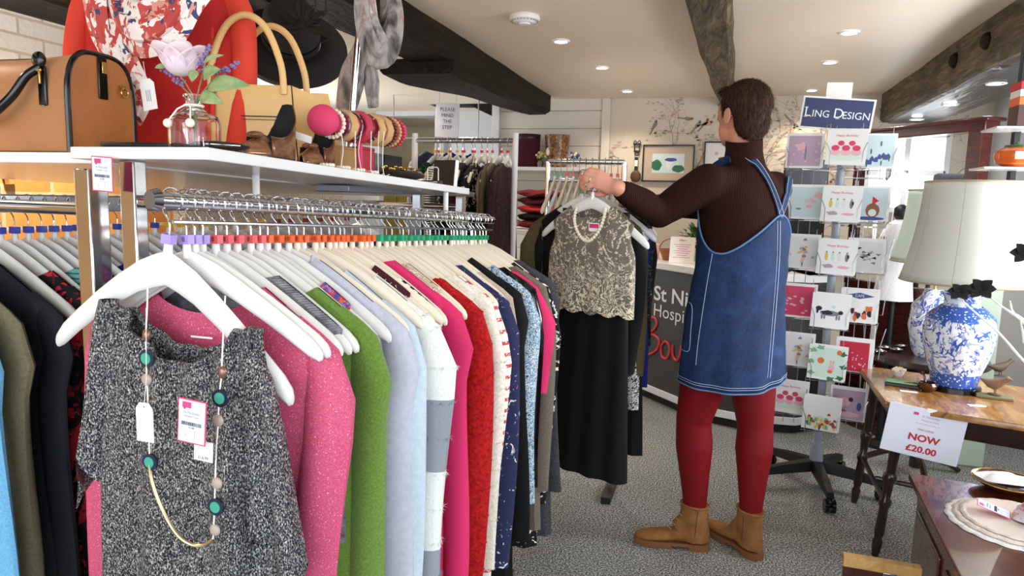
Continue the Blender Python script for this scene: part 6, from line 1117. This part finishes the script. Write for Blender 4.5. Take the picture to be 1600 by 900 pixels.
for i, q in enumerate(spline([(-.058, -.012, -.115), (-.058, -.022, -.15), (-.045, -.026, -.185), (-.018, -.028, -.215), (.012, -.028, -.220), (.042, -.026, -.190), (.058, -.022, -.15), (.058, -.012, -.115)], 4)): MB().ell(q, .0062, 10, 8).obj('pearl', 'pearl', t)
t = thing('price_tag', 'small pink-topped price tag at the neck of the lace top', 'price tag', (ARX + .012, 2.255, ARZ - .175), (0, 0, -.42)); MB().box((0, 0, 0), (.042, .001, .028)).obj('card', 'paper', t); MB().box((0, -.001, .004), (.036, .0006, .014)).obj('logo', 'magenta', t)
for a in ((2.38, 'black_cloth', 'black blouse with puffed sleeves just behind the lace top', 'blouse', -.3, .60, .40, .175, .1, 'green', dict(sr=.05, th=.03)), (2.45, 'olive_coat', 'dark olive satin jacket left of the lace top', 'jacket', .12, .65, .45, .17, .08, 'green', dict(sr=.04)), (2.52, 'bw_swirl', 'black and white swirl print dress hanging behind the velvet dress', 'dress', -.22, .85, 0, .21, .1, 'red', {}),
          (2.59, 'black_velvet', 'long black skirted dress reaching nearly to the floor', 'dress', -.2, 1.05, 0, .20, .1, 'red', dict(flare=1.2)), (2.66, 'royal_navy', 'bright navy dress edge behind the black and white print', 'dress', -.2, .80, 0, .225, .1, 'red', {}), (2.74, 'black_cloth', 'black coat in the middle of the dark clothes rack', 'coat', -.15, .95, .55, .165, .1, 'red', dict(flare=1.15)),
          (2.82, 'dark_mix', 'dark patterned dress at the back of the dark clothes rack', 'dress', -.1, 1.0, .4, .165, .1, 'red', {}), (2.90, 'black_velvet', 'black velvet jacket farthest back on the dark clothes rack', 'jacket', -.1, .8, .5, .165, .1, 'red', {})):
    pair(a[0], a[1], a[2], a[3], a[4], a[5] if a[5] > .5 else .6, a[6], a[7], a[8], a[9], **a[10])
for i in range(11):
    x = TX0 + .03 + .028 * i; hanger((x, 3.0, TZ), (0, 0, PI / 2 + .1), 'green' if i < 2 else 'red', 'bare white hanger edge on along the top bar of the middle rack', 'bare hangers on the top bar of the middle rack', 'white' if i % 2 else 'cream')
hanger((ARX - .02, 2.56, ARZ + .03 - .03), (0, 0.02, -.10), None, 'broad bare white hanger behind the lace top under the hand', None, 'white')
# rail at the back with trousers and dresses seen edge on
BZ = 1.632; t = thing('clothes_rack', 'white tubular clothes rack with edge-on hangers before the planked wall', 'clothes rack', (-1.06, 3.5, 0)); rel(MB().tube([(-1.62, 3.5, BZ), (-1.06, 3.5, BZ), (-1.05, 3.5, BZ + .01)], .013, 12), t).obj('rail', 'steel', t)
for x in (-1.62, -1.045): rel(MB().tube([(x, 3.5, .03), (x, 3.5, BZ + .04)], .016, 12), t).obj('upright', 'white_paint', t); rel(MB().box2((x - .02, 3.2, .02), (x + .02, 3.8, .05)), t).obj('foot', 'white_paint', t)
BK = [(-1.50, 'green_dark', 'dark green leafy blouse', 'blouse', .7), (-1.46, 'bw_stripe', 'black and white striped jumper', 'jumper', .7), (-1.42, 'cream_fleece', 'cream wool scarf top', 'top', .6), (-1.37, 'dark_mix', 'dark mixed print dress', 'dress', .9), (-1.33, 'maroon', 'maroon knitted tunic', 'tunic', .8), (-1.28, 'dark_mix', 'dark speckled blouse', 'blouse', .7), (-1.23, 'bw_floral', 'black and white flowered blouse', 'blouse', .7), (-1.17, 'olive_coat', 'olive brown long coat', 'coat', 1.1), (-1.12, 'taupe', 'taupe trench coat', 'coat', 1.1), (-1.085, 'dotted_wine', 'wine red dotted dress', 'dress', 1.2)]
for i, (x, m, l, c, L) in enumerate(BK):
    loc = (x, 3.5, BZ); rot = (0, 0, PI / 2 + .18 * math.sin(i * 2.1)); lb = l + ' hanging edge on from the white tubular rack'; hanger(loc, rot, 'yellow' if i < 4 else 'red', 'hanger of the ' + lb, 'hangers on the white tubular rack'); garment(lb, c, m, loc, rot, L=L, sleeve=.5 * L, w=.18, neck=.1, seed=80 + i, name=c, th=.016)
for i in range(5): hanger((-1.48 + .07 * i, 3.5, BZ), (0, 0, PI / 2 + .3), 'red', 'bare cream hanger on the white tubular rack', 'bare hangers on the white tubular rack', 'cream')
for i, (x, m, l) in enumerate(((-2.30, 'jacket_black', 'black coat hanging on the annex rail, left of two'), (-2.12, 'royal_navy', 'navy blue jacket hanging on the annex rail'), (-2.42, 'grey_cloth', 'grey jacket hanging on the annex rail'))): garment(l, 'jacket', m, (x, 5.4 + .1 * i, 1.83), (0, 0, PI / 2 - .5), L=.7, sleeve=.5, seed=120 + i, name='jacket')
t = thing('clothes_rail', 'thin steel rail high in the annex carrying dark jackets', 'rail', (-2.3, 5.5, 1.83)); MB().tube([(-.45, -.0, 0), (.33, -.0, 0)], .01, 10).obj('rail', 'steel', t)
for x in (-.45, .33): MB().tube([(x, 0, 0), (x, 0, .37)], .006, 8).obj('hanging_rod', 'steel', t)
# step sign
q = P(699, 188, 4.5); t = thing('step_sign', 'white hanging sign reading please mind the step', 'sign', q, (0, .02, .2)); sw, sh_ = .165, .235; MB().box((0, 0, 0), (sw, .004, sh_)).obj('board', 'wall_white' if False else 'paper_blue', t, bevel=.002)
for i, w_ in enumerate(('PLEASE', 'MIND', 'THE', 'STEP')): lettering(w_, .034, 'ink', t, (0, -.003, .072 - .040 * i), ext=.0002)
for x in (-.06, .06): MB().tube([(x, 0, sh_ / 2), (x, 0, 2.05 - q.z)], .001, 5).obj('string', 'steel', t)
# planked-wall shelf
t = thing('wall_shelf', 'white glossy shelf on the planked wall carrying vases', 'shelf', (-1.45, 5.78, 1.592)); MB().box((0, 0, 0), (.88, .28, .03)).obj('board', 'white_gloss', t, bevel=.003)
for x in (-.3, .3): MB().box((x, .1, -.07), (.02, .08, .11)).obj('bracket', 'white_paint', t, bevel=.003)
sz_ = 1.6075
t = thing('drum_vase', 'dark brown glazed cylinder vase at the left end of the wall shelf', 'vase', (-1.60, 5.74, sz_)); MB().lathe([(.085, 0), (.1, .02), (.104, .26), (.108, .275), (.1, .275), (.09, .03), (.001, .03)], 32).obj('body', 'maroon', t); MB().lathe([(.1065, .235), (.1065, .25)], 32, cap=False).obj('rim_band', 'frame_black', t)
n = NT('mosaic_brown', '#6a3f1f', .3); n.col(n.ramp(n.voro(34, 'F1', 'Color') if False else n.noise(28, 3, 2), ((.35, '#2f1a10'), (.5, '#7a4a22'), (.65, '#b08a4c'))))
t = thing('drum_vase', 'brown and gold mosaic planter right of the dark cylinder vase', 'vase', (-1.325 - .02, 5.74, sz_)); MB().lathe([(.075, 0), (.085, .01), (.075, .05), (.098, .16), (.105, .27), (.098, .27), (.07, .06), (.001, .05)], 36).obj('body', 'mosaic_brown', t); MB().ell((-.06, -.075, .13), (.018, .012, .035), 12, 8).obj('white_flower_motif', 'pearl', t)
for (x, m, l) in ((-1.475, 'a_yellow', 'small posy of yellow and white flowers between the two vases'), (-1.19, 'a_blue', 'small posy of blue and yellow flowers right of the mosaic planter')):
    t = thing('flower_posy', l, 'flowers', (x, 5.70, sz_)); MB().lathe([(.02, 0), (.03, .03), (.022, .05), (.026, .055), (.001, .05)], 18).obj('pot', 'glass', t); b = MB(); hr = random.Random(int(abs(x) * 100)); c_ = MB()
    for i in range(16): p = Vector((hr.gauss(0, .028), hr.gauss(0, .02), .09 + hr.uniform(-.02, .035))); (b if i % 3 else c_).ell(p, hr.uniform(.009, .016), 8, 6)
    b.obj('blooms', m, t); c_.obj('white_blooms', 'pearl', t); g = MB(); [leaf(g, (0, 0, .05), (math.cos(a), math.sin(a), .7), .012, .06) for a in (0, 1.2, 2.5, 3.7, 5)]; g.obj('leaves', 'leaf_dark', t)
# table of folded scarves
t = thing('display_table', 'low white display table under the folded red scarves', 'table', (-1.1, 4.5, 0)); MB().box((0, 0, 1.12), (.8, .5, .03)).obj('tabletop', 'white_paint', t, bevel=.003)
for x in (-.36, .36):
    for y in (-.22, .22): MB().box((x, y, .55), (.04, .04, 1.1)).obj('leg', 'white_paint', t)
hr = random.Random(15)
for i, (m, l) in enumerate((('wine', 'dark wine folded scarf, lowest of the pile'), ('black_cloth', 'black folded shawl in the pile'), ('scarlet', 'scarlet folded scarf in the pile'), ('maroon', 'maroon folded scarf near the top of the pile'), ('wine', 'wine red crumpled scarf topping the pile'), ('scarlet', 'bright red scarf tossed at the right of the pile'), ('cream_fleece', 'cream folded scarf beside the pile'))):
    x = -1.15 if i < 5 else (-.90 if i == 5 else -1.36); z = 1.137 + .05 * (i if i < 5 else 0) + (.0 if i != 5 else .0); rings = []
    for j in range(9): v = j / 8; s = math.sin(PI * (.08 + .84 * v)) ** .5; rings.append([((.15 if i < 5 else .08) * s * math.cos(a) * (1 + .12 * math.sin(4 * a + j * .8 + i)), .12 * s * math.sin(a) * (1 + .1 * math.sin(5 * a - j)), .05 * v + .008 * math.sin(3 * a + i) * s + .008) for a in [2 * PI * k / 36 for k in range(36)]])
    t = thing('folded_scarf', l, 'scarf', (x, 4.45, z)); MB().loft(rings).obj('folds', m, t)

# ================================================================== THE SHOPPER
fv = Vector((-.82, .57, 0)).normalized(); lv = Vector((fv.y * -1, fv.x, 0)); lv = Vector((-fv.y, fv.x, 0))
n = NT('denim', '#2c4a78', .8, 0, .25); f = n.noise(7, 4, .6); w1 = n.noise(260, 2, 0, n.co((1, 1, .25))); n.col(n.mix(n.ramp(w1, ((.3, BW[0]), (.7, '#777777'))), n.ramp(f, ((.3, '#0f1c36'), (.55, '#192d52'), (.75, '#2b4672'))), '#3d5f92')); n.bump(w1, .35, .001)
n = NT('denim_light', '#5a7aa6', .8); n.bump(n.noise(260), .3, .001)
n = NT('brown_rib', '#2a120d', .9, 0, .15); rb = n.wave(55, .3, 'X'); n.col(n.ramp(rb, ((.2, '#1c0b08'), (.8, '#34170f')))); n.bump(rb, .5, .002)
n = NT('red_tights', '#74090f', .65, 0, .25); n.bump(n.noise(500), .2, .0006); 
n = NT('suede_tan', '#a36f3e', .9, 0, .15); f = n.noise(18, 4); n.col(n.ramp(f, ((.3, '#7d5330'), (.7, '#9c6f45')))); n.bump(n.noise(240), .3, .001)
n = NT('hair_brown', '#2b1a12', .75, 0, .2); f = n.noise(60, 4, .4, n.co((3, 3, .35))); n.col(n.ramp(f, ((.3, '#170d09'), (.55, '#3a2418'), (.75, '#5b3c28')))); n.bump(f, .8, .004)
plain('boot_sole', '#7d4f2a', .6); plain('stitch', '#a9bfd8', .8); plain('lip', '#a85a52', .5); plain('eye_white', '#e6e2dc', .3)
ROOT = Vector((.10, 2.64, 0)); person = thing('person', 'shopper in denim pinafore, brown polo neck and red tights reaching for a hanger', 'person', ROOT)
def loc_(v): return Vector(v) - ROOT
def ring_(c, L, F, n_=28, z=None): return [Vector(c) + lv * (L * math.cos(a)) + fv * (F * math.sin(a)) for a in [2 * PI * k / n_ for k in range(n_)]]
def limb(b, pts, rad, n_=14):
    pts = [Vector(p) for p in pts]; b.tube(pts, list(rad), n_)
    for p, r in zip(pts, rad): b.ell(p, r * .99, n_, 8)
    return b
def cpt(x, y, Y): return loc_(P(x, y, Y))
def axis(z):        # body centre line
    ks = [(.60, P(1140, 600, 2.63)), (.95, P(1146, 510, 2.63)), (1.1, P(1156, 440, 2.63)), (1.28, P(1163, 340, 2.63)), (1.45, P(1163, 250, 2.635)), (1.56, P(1163, 215, 2.63))]
    if z <= ks[0][0]: p = ks[0][1]
    else:
        p = ks[-1][1]
        for i in range(len(ks) - 1):
            if ks[i][0] <= z <= ks[i + 1][0]: q = (z - ks[i][0]) / (ks[i + 1][0] - ks[i][0]); p = ks[i][1].lerp(ks[i + 1][1], q); break
    return loc_(Vector((p.x, p.y, z)))
SHL = P(1106, 286, 2.50); ELL = P(1030, 332, 2.47); WRL = P(962, 292, 2.30)
SHR = P(1208, 296, 2.74); ELR = P(1095, 322, 2.83); WRR = P(1015, 318, 2.66)
A1, A2 = P(1086, 800, 2.615), P(1173, 800, 2.64); K1_, K2_ = P(1084, 655, 2.60), P(1180, 665, 2.67); H1_, H2_ = axis(.90) + ROOT + lv * .095, axis(.90) + ROOT - lv * .095
# head frame
hf = Vector((-.645, .767, 0)).normalized(); hl = Vector((-hf.y, hf.x, 0)); HC = P(1160, 174, 2.625); HC.z = 1.645
hrot = Matrix((hl, hf, ZA)).transposed()
def hp(a, b, c): return loc_(HC + hl * a + hf * b + ZA * c)
B = MB()
tors = [(.80, .13, .11), (.86, .17, .13), (.95, .178, .135), (1.06, .155, .12), (1.15, .155, .125), (1.25, .165, .135), (1.33, .172, .125), (1.385, .158, .105), (1.425, .120, .085), (1.465, .074, .064), (1.49, .056, .056), (1.55, .052, .054)]
B.loft([ring_(axis(z), L, F) for z, L, F in tors])
for s, sh in ((1, SHL), (-1, SHR)): limb(B, [axis(1.38) + lv * s * .08, loc_(sh)], [.07, .062])
for S_, E_, W_ in ((SHL, ELL, WRL), (SHR, ELR, WRR)): limb(B, [loc_(S_), loc_(S_.lerp(E_, .5)), loc_(E_), loc_(E_.lerp(W_, .35)), loc_(W_)], [.056, .048, .040, .040, .026])
for Hh, Kk, Aa in ((H1_, K1_, A1), (H2_, K2_, A2)):
    limb(B, [loc_(Hh), loc_(Hh.lerp(Kk, .55)), loc_(Kk), loc_(Kk.lerp(Aa, .28)), loc_(Kk.lerp(Aa, .62)), loc_(Aa), loc_(Vector((Aa.x, Aa.y, .07)))], [.095, .083, .060, .064, .050, .036, .036])
for Aa, d in ((A1, Vector((-.99, -.10, 0))), (A2, Vector((-.66, .75, 0)))): limb(B, [loc_(Vector((Aa.x, Aa.y, .048))), loc_(Vector((Aa.x, Aa.y, .030))) + d.normalized() * .16], [.024, .014])
limb(B, [axis(1.50), hp(0, -.015, -.06)], [.054, .056]); B.ell(hp(0, 0, .015), (.076, .096, .098), 24, 16, hrot); B.ell(hp(0, .03, -.05), (.058, .062, .066), 20, 14, hrot); B.ell(hp(0, .068, -.088), (.026, .02, .022), 12, 8, hrot)
B.loft([[hp(w * math.cos(a), .088 + o + w * 0, z + .5 * w * math.sin(a)) + hf * (.006 * math.sin(a)) for a in [2 * PI * k / 8 for k in range(8)]] for z, w, o in ((.015, .007, .0), (-.005, .009, .010), (-.022, .013, .016), (-.03, .010, .006))])
B.ell(hp(0, .086, -.052), (.022, .009, .006), 12, 8, hrot); B.ell(hp(0, .084, -.063), (.018, .009, .006), 12, 8, hrot)
for s in (-1, 1):
    B.ell(hp(s * .030, .075, -.006), (.02, .012, .012), 10, 8, hrot); B.loft([[hp(s * (.078 + .004 * i) , -.012 - .010 * i * .5 + r * math.cos(a), -.012 + r * 1.55 * math.sin(a)) for a in [2 * PI * k / 16 for k in range(16)]] for i, r in ((0, .012), (1, .019), (2, .021), (2.4, .018))])
# left hand closing on the hanger under it
def finger(b, pts, r0=.0088, r1=.0068): pts = [cpt(*p) for p in pts]; m = len(pts); limb(b, pts, [r0 + (r1 - r0) * i / (m - 1) for i in range(m)], 10)
pw = loc_(WRL)
for a_, c_ in (((952, 283, 2.295), (936, 268, 2.275)), ((950, 288, 2.295), (931, 275, 2.27)), ((950, 293, 2.297), (930, 283, 2.272)), ((950, 297, 2.30), (932, 291, 2.277))): limb(B, [pw, cpt(*a_), cpt(*c_)], [.024, .0155, .0105], 12)
finger(B, [(936, 268, 2.275), (921, 264, 2.265), (914, 270, 2.275), (913, 277, 2.29)]); finger(B, [(931, 275, 2.27), (915, 271, 2.26), (908, 278, 2.272), (908, 286, 2.288)], .009)
finger(B, [(930, 283, 2.272), (914, 281, 2.262), (908, 288, 2.274), (909, 295, 2.289)]); finger(B, [(932, 291, 2.277), (919, 291, 2.268), (913, 297, 2.278), (914, 303, 2.29)], .0075, .006)
finger(B, [(955, 297, 2.31), (943, 303, 2.315), (931, 304, 2.312), (921, 302, 2.305)], .012, .008)
# right hand, resting further along the same rack
pw = loc_(WRR); hd = (loc_(P(975, 312, 2.60)) - pw).normalized(); sd_ = hd.cross(ZA).normalized()
for i in range(4):
    o = ZA * (.024 - .016 * i); k0 = pw + hd * .085 + o; limb(B, [pw, pw + hd * .05 + o * .8, k0], [.024, .0155, .0105], 10); limb(B, [k0, k0 + hd * .035 + sd_ * .0, k0 + hd * .05 - sd_ * .02, k0 + hd * .045 - sd_ * .038], [.009, .0085, .0075, .0065], 10)
limb(B, [pw + hd * .02 - sd_ * .01, pw + hd * .05 - sd_ * .028 + ZA * .02, pw + hd * .085 - sd_ * .032 + ZA * .012], [.013, .010, .008], 10)
body = remesh(B, 'body', 'skin', .0052, 3, person)
for s in (-1, 1): q = MB().ell(hp(s * .030, .0855, .0), (.011, .006, .0055), 12, 8, hrot).obj('eye', 'eye_white', person); MB().ell(hp(s * .030, .091, .0), (.005, .0025, .005), 10, 8, hrot).obj('iris', 'bird_brown', q)
MB().tube([hp(-.02, .093, -.056), hp(0, .0975, -.057), hp(.02, .093, -.056)], .0035, 8).obj('lips', 'lip', person)
MB().tube([cpt(922, 281, 2.267) + Vector((.0105 * math.cos(a) * .3, .0105 * math.sin(a), .0105 * math.cos(a))) for a in [2 * PI * k / 20 for k in range(20)]], .0016, 6, loop=True).obj('ring', 'gold', person)
# hair
b = MB(); b.ell(hp(0, -.018, .034), (.082, .098, .088), 28, 18, hrot); b.ell(hp(0, -.052, -.025), (.069, .052, .072), 24, 14, hrot); b.ell(hp(0, .055, .085), (.055, .035, .022), 18, 10, hrot)
for s in (-1, 1): b.ell(hp(s * .066, -.0, .02), (.016, .028, .038), 14, 10, hrot)
hair = remesh(b, 'hair', 'hair_brown', .005, 3, person)
hb_ = MB(); hr = random.Random(3); hv = [v.co.copy() for v in hair.data.vertices]; hn = [v.normal.copy() for v in hair.data.vertices]
for _ in range(3800):
    i = hr.randrange(len(hv)); p, nn = hv[i], hn[i]; crown = hp(0, -.03, .12); d = (p - crown); d = (d - nn * d.dot(nn)); d = d.normalized() if d.length > 1e-5 else ZA; d = (d + Vector((hr.gauss(0, .22), hr.gauss(0, .22), hr.gauss(0, .12)))).normalized(); L = hr.uniform(.014, .028); s = d.cross(nn).normalized() * .0013; hb_.add([p - s, p + s, p + nn * .003 + d * L * .5 + s * .8, p + nn * .003 + d * L * .5 - s * .8, p + d * L + nn * hr.uniform(-.001, .0035)], [(0, 1, 2, 3), (3, 2, 4)])
hb_.obj('hair_strands', 'hair_brown', person, fixn=False)
# polo neck
J = MB(); J.loft([ring_(axis(z), L + .012, F + .012) for z, L, F in [(.90, .172, .13)] + tors[3:10]])
for s, sh in ((1, SHL), (-1, SHR)): limb(J, [axis(1.38) + lv * s * .05, loc_(sh)], [.080, .066])
for S_, E_, W_ in ((SHL, ELL, WRL), (SHR, ELR, WRR)): Wq = E_.lerp(W_, .93); limb(J, [loc_(S_), loc_(S_.lerp(E_, .5)), loc_(E_), loc_(E_.lerp(Wq, .4)), loc_(E_.lerp(Wq, .8))], [.070, .064, .057, .052, .042]); J.tube([loc_(E_.lerp(Wq, .5)), loc_(Wq)], [.05, .034], 16)
limb(J, [axis(1.42), axis(1.47)], [.085, .07])
jum = remesh(J, 'polo_neck', 'brown_rib', .007, 14, person)
c0, c1 = axis(1.47), hp(0, -.018, -.082)
cr = []
for i, (v, r) in enumerate(((-.35, .085), (0, .074), (.3, .067), (.6, .063), (.9, .0635), (1.02, .0625), (1.0, .057), (.7, .056))): c = c0.lerp(c1, v * .92) + (ZA * .0); cr.append([c + lv * (r * math.cos(a)) + fv * (r * 1.02 * math.sin(a)) + ZA * ((.006 * math.sin(a) - .014 * math.cos(a)) * max(0, v)) for a in [2 * PI * k / 36 for k in range(36)]])
MB().loft(cr, True, False).obj('collar', 'brown_rib', person)
# tights
T = MB()
for Hh, Kk, Aa in ((H1_, K1_, A1), (H2_, K2_, A2)): Ab = Vector((Aa.x, Aa.y, .12)); limb(T, [loc_(Hh), loc_(Hh.lerp(Kk, .55)), loc_(Kk), loc_(Kk.lerp(Aa, .28)), loc_(Kk.lerp(Aa, .62)), loc_(Aa), loc_(Ab)], [.101, .089, .066, .0695, .055, .0405, .0400], 20)
T.loft([ring_(axis(z), L + .006, F + .006) for z, L, F in tors[:3]]); remesh(T, 'tights', 'red_tights', .007, 5, person)
# pinafore dress
HEM = P(1140, 606, 2.50).z
prof = [(HEM, .222, .172), (.80, .214, .166), (.92, .205, .160), (1.02, .194, .152), (1.12, .186, .148), (1.22, .184, .150), (1.30, .186, .146), (1.38, .180, .138)]
def dims(z):
    for i in range(len(prof) - 1):
        if z <= prof[i + 1][0]: q = max(0, (z - prof[i][0]) / (prof[i + 1][0] - prof[i][0])); return prof[i][1] + (prof[i + 1][1] - prof[i][1]) * q, prof[i][2] + (prof[i + 1][2] - prof[i][2]) * q
    return prof[-1][1], prof[-1][2]
ZK = [(0, 1.36), (28, 1.355), (45, 1.31), (62, 1.235), (80, 1.175), (100, 1.150), (118, 1.165), (140, 1.215), (160, 1.262), (174, 1.298), (180, 1.305)]
def ztop(th): return sum(ztop1(th + d) for d in (-12, -8, -4, 0, 4, 8, 12)) / 7
def ztop1(th):       # th: degrees from the front
    th = abs(((th + 180) % 360) - 180)
    for i in range(len(ZK) - 1):
        if ZK[i][0] <= th <= ZK[i + 1][0]: q = (th - ZK[i][0]) / (ZK[i + 1][0] - ZK[i][0]); return ZK[i][1] + (ZK[i + 1][1] - ZK[i][1]) * q
NA = 120; NR = 30; rings = []
for r in range(NR + 1):
    v = r / NR; ring = []
    for k in range(NA):
        th = 2 * PI * k / NA; zt = ztop(math.degrees(th)); z = HEM + (zt - HEM) * v; L, F = dims(z); fo = .007 * (1 - v) ** 1.3 * math.sin(5 * th + 1.0 + v) + .004 * (1 - v) * math.sin(11 * th + 2) + .002 * math.sin(z * 60 + 3 * th) * max(0, 1 - abs(z - 1.0) * 4)
        if r == 0: z += .006 * math.sin(th * 2)
        ring.append(axis(z) + fv * ((F + fo) * math.cos(th)) + lv * ((L + fo) * math.sin(th)))
    rings.append(ring)
dr = MB().loft(rings, True, False).obj('pinafore_dress', 'denim', person, solid=.003, fixn=False)
MB().tube([p + (p - axis(p.z + 0)).normalized() * .001 for p in rings[-1]], .0034, 6, loop=True).obj('top_stitched_edge', 'denim_light', dr)
def rim_(r, off): return [p + Vector((p.x - axis(p.z).x, p.y - axis(p.z).y, 0)).normalized() * off for p in rings[r]]
MB().tube([p + ZA * .002 for p in rim_(0, .0025)], .0028, 6, loop=True).obj('hem_edge', 'denim_light', dr)
MB().tube([p + ZA * .016 for p in rim_(0, .0025)], .0009, 5, loop=True).obj('hem_stitching', 'stitch', dr); MB().tube([p + ZA * .024 for p in rim_(0, .0025)], .0009, 5, loop=True).obj('hem_stitching', 'stitch', dr)
def bvh(mesh_obj=None, mb=None):
    if mb: return BVHTree.FromPolygons([Vector(v) for v in mb.v], mb.f)
    me = mesh_obj.data; return BVHTree.FromPolygons([v.co for v in me.vertices], [tuple(p.vertices) for p in me.polygons])
bd = bvh(mb=MB().loft(rings, True, False)); bj = bvh(jum)
def hit(tree, x, y, off):
    o = Vector((0, 0, CH)) - ROOT; d = _ray(x, y).normalized(); p, nn, i, ds = tree.ray_cast(o, d)
    if p is None: return None
    if nn.dot(d) > 0: nn = -nn
    return p + nn * off, nn
def trace(tree, pts, off, k=6):
    out = [hit(tree, q.x, q.y, off) for q in spline([(x, y, 0) for x, y in pts], k)]; return [o for o in out if o]
for name, pts, r in (('side_seam', [(1114, 396), (1106, 440), (1098, 490), (1091, 540), (1088, 570)], .0011), ('back_seam', [(1218, 345), (1217, 400), (1213, 460), (1208, 520), (1202, 590)], .0013), ('back_seam', [(1214, 345), (1213, 400), (1209, 460), (1204, 520), (1198, 590)], .0009), ('pocket_outline', [(1068, 470), (1082, 478), (1080, 520), (1077, 548), (1064, 545)], .0012)):
    o = trace(bd, pts, .003); 
    if len(o) > 2: MB().tube([p for p, _ in o], r, 5).obj(name, 'stitch', dr)
for pts in ([(1219, 338), (1211, 312), (1199, 284), (1182, 258), (1163, 242), (1150, 236)], [(1216, 338), (1224, 318), (1230, 295), (1233, 275)]):
    o = trace(bj, pts, .006)
    if len(o) > 3:
        P_ = [p for p, _ in o]; N_ = [nn for _, nn in o]
        st = MB().tube(P_, .0155, 12, flat=.16, nrm=N_).obj('strap', 'denim', dr)
        for sg in (-1, 1):
            e = []
            for i, p in enumerate(P_): a = P_[max(i - 1, 0)]; c = P_[min(i + 1, len(P_) - 1)]; s = (c - a).normalized().cross(N_[i]).normalized(); e.append(p + s * (.011 * sg) + N_[i] * .003)
            MB().tube(e, .0009, 5).obj('strap_stitching', 'stitch', st)
# straps carry on over the shoulders to the bib
for s in (1, -1):
    MB().tube(spline([axis(1.472) + lv * s * .085 + fv * .0, axis(1.485) + lv * s * .085 + fv * .01, axis(1.44) + lv * s * .09 + fv * .085, axis(1.36) + lv * s * .085 + fv * .132], 6), .0155, 12, flat=.2).obj('strap', 'denim', dr)
# boots
def boot(anc, d, label_=None):
    d = d.normalized(); s = Vector((-d.y, d.x, 0)); H0 = Vector((anc.x, anc.y, 0)) - d * .055; b = MB()
    def bp(a, c, z): return loc_(H0 + d * a + s * c + ZA * z)
    st = [(-.004, .012, .05, .03), (.01, .030, .058, .033), (.05, .034, .062, .033), (.10, .033, .055, .028), (.15, .038, .046, .024), (.20, .042, .040, .02), (.24, .038, .034, .018), (.268, .024, .030, .016), (.278, .008, .028, .014)]
    b.loft([[bp(a, w * math.cos(q), .026 + max(-.012, zc - .026) + hh * math.sin(q)) for q in [2 * PI * k / 20 for k in range(20)]] for a, w, zc, hh in st])
    b.loft([[bp(cx_ + rx * math.cos(q), ry * math.sin(q), z) for q in [2 * PI * k / 24 for k in range(24)]] for z, cx_, rx, ry in ((.03, .05, .052, .036), (.08, .055, .058, .037), (.12, .058, .054, .040), (.165, .058, .052, .044), (.178, .058, .050, .043))])
    b.tube([bp(.12, 0, .075), bp(.09, 0, .11)], [.03, .03], 16)
    bt = remesh(b, 'boot', 'suede_tan', .005, 5, person)
    so = [(-.008, .0), (-.003, .022), (.02, .036), (.06, .037), (.10, .033), (.15, .040), (.20, .045), (.245, .040), (.275, .024), (.284, 0)]; out = so + [(a, -c) for a, c in so[-2:0:-1]]
    MB().loft([[bp(a, c, z) for a, c in out] for z in (.014, .026)]).obj('sole', 'boot_sole', bt); hl_ = [(a, c) for a, c in so[:4]] + [(.075, .03)]; out = hl_ + [(a, -c) for a, c in hl_[:0:-1]]
    MB().loft([[bp(a, c, z) for a, c in out] for z in (0.0, .015)]).obj('heel', 'boot_sole', bt)
    MB().loft([[bp(a, c * .9, z) for a, c in ((.14, .038), (.20, .045), (.245, .040), (.275, .022), (.275, -.022), (.245, -.040), (.20, -.045), (.14, -.038))] for z in (0.001, .015)]).obj('forefoot_tread', 'boot_sole', bt)
    MB().tube([bp(.058 + .052 * math.cos(q), .045 * math.sin(q), .177 + .004 * math.cos(q)) for q in [2 * PI * k / 28 for k in range(28)]], .0045, 8, loop=True).obj('cuff', 'suede_tan', bt)
    for i in range(5): z = .075 + .019 * i; a = .150 - .013 * i; MB().tube([bp(a - .012, -.026, z - .006), bp(a + .006, 0, z + .006), bp(a - .006, .026, z + .004)], .0018, 6).obj('lace', 'shade_trim', bt)
    MB().tube([bp(.108, 0, .165), bp(.125, -.018, .18), bp(.140, -.03, .166), bp(.12, -.012, .165)], .0016, 6).tube([bp(.108, 0, .165), bp(.122, .02, .182), bp(.136, .034, .164), bp(.115, .012, .164)], .0016, 6).obj('lace_bow', 'shade_trim', bt)
    MB().tube([bp(.004, -.006, .178), bp(-.002, 0, .192), bp(.004, .006, .178)], .003, 6).obj('pull_tab', 'suede_tan', bt); MB().tube([bp(.05, .044 , .165), bp(.052, .040, .12), bp(.055, .039, .06)], .0012, 5).obj('side_zip', 'brown_bead', bt)
boot(A1, Vector((-.985, -.12, 0))); boot(A2, Vector((-.70, .71, 0)))
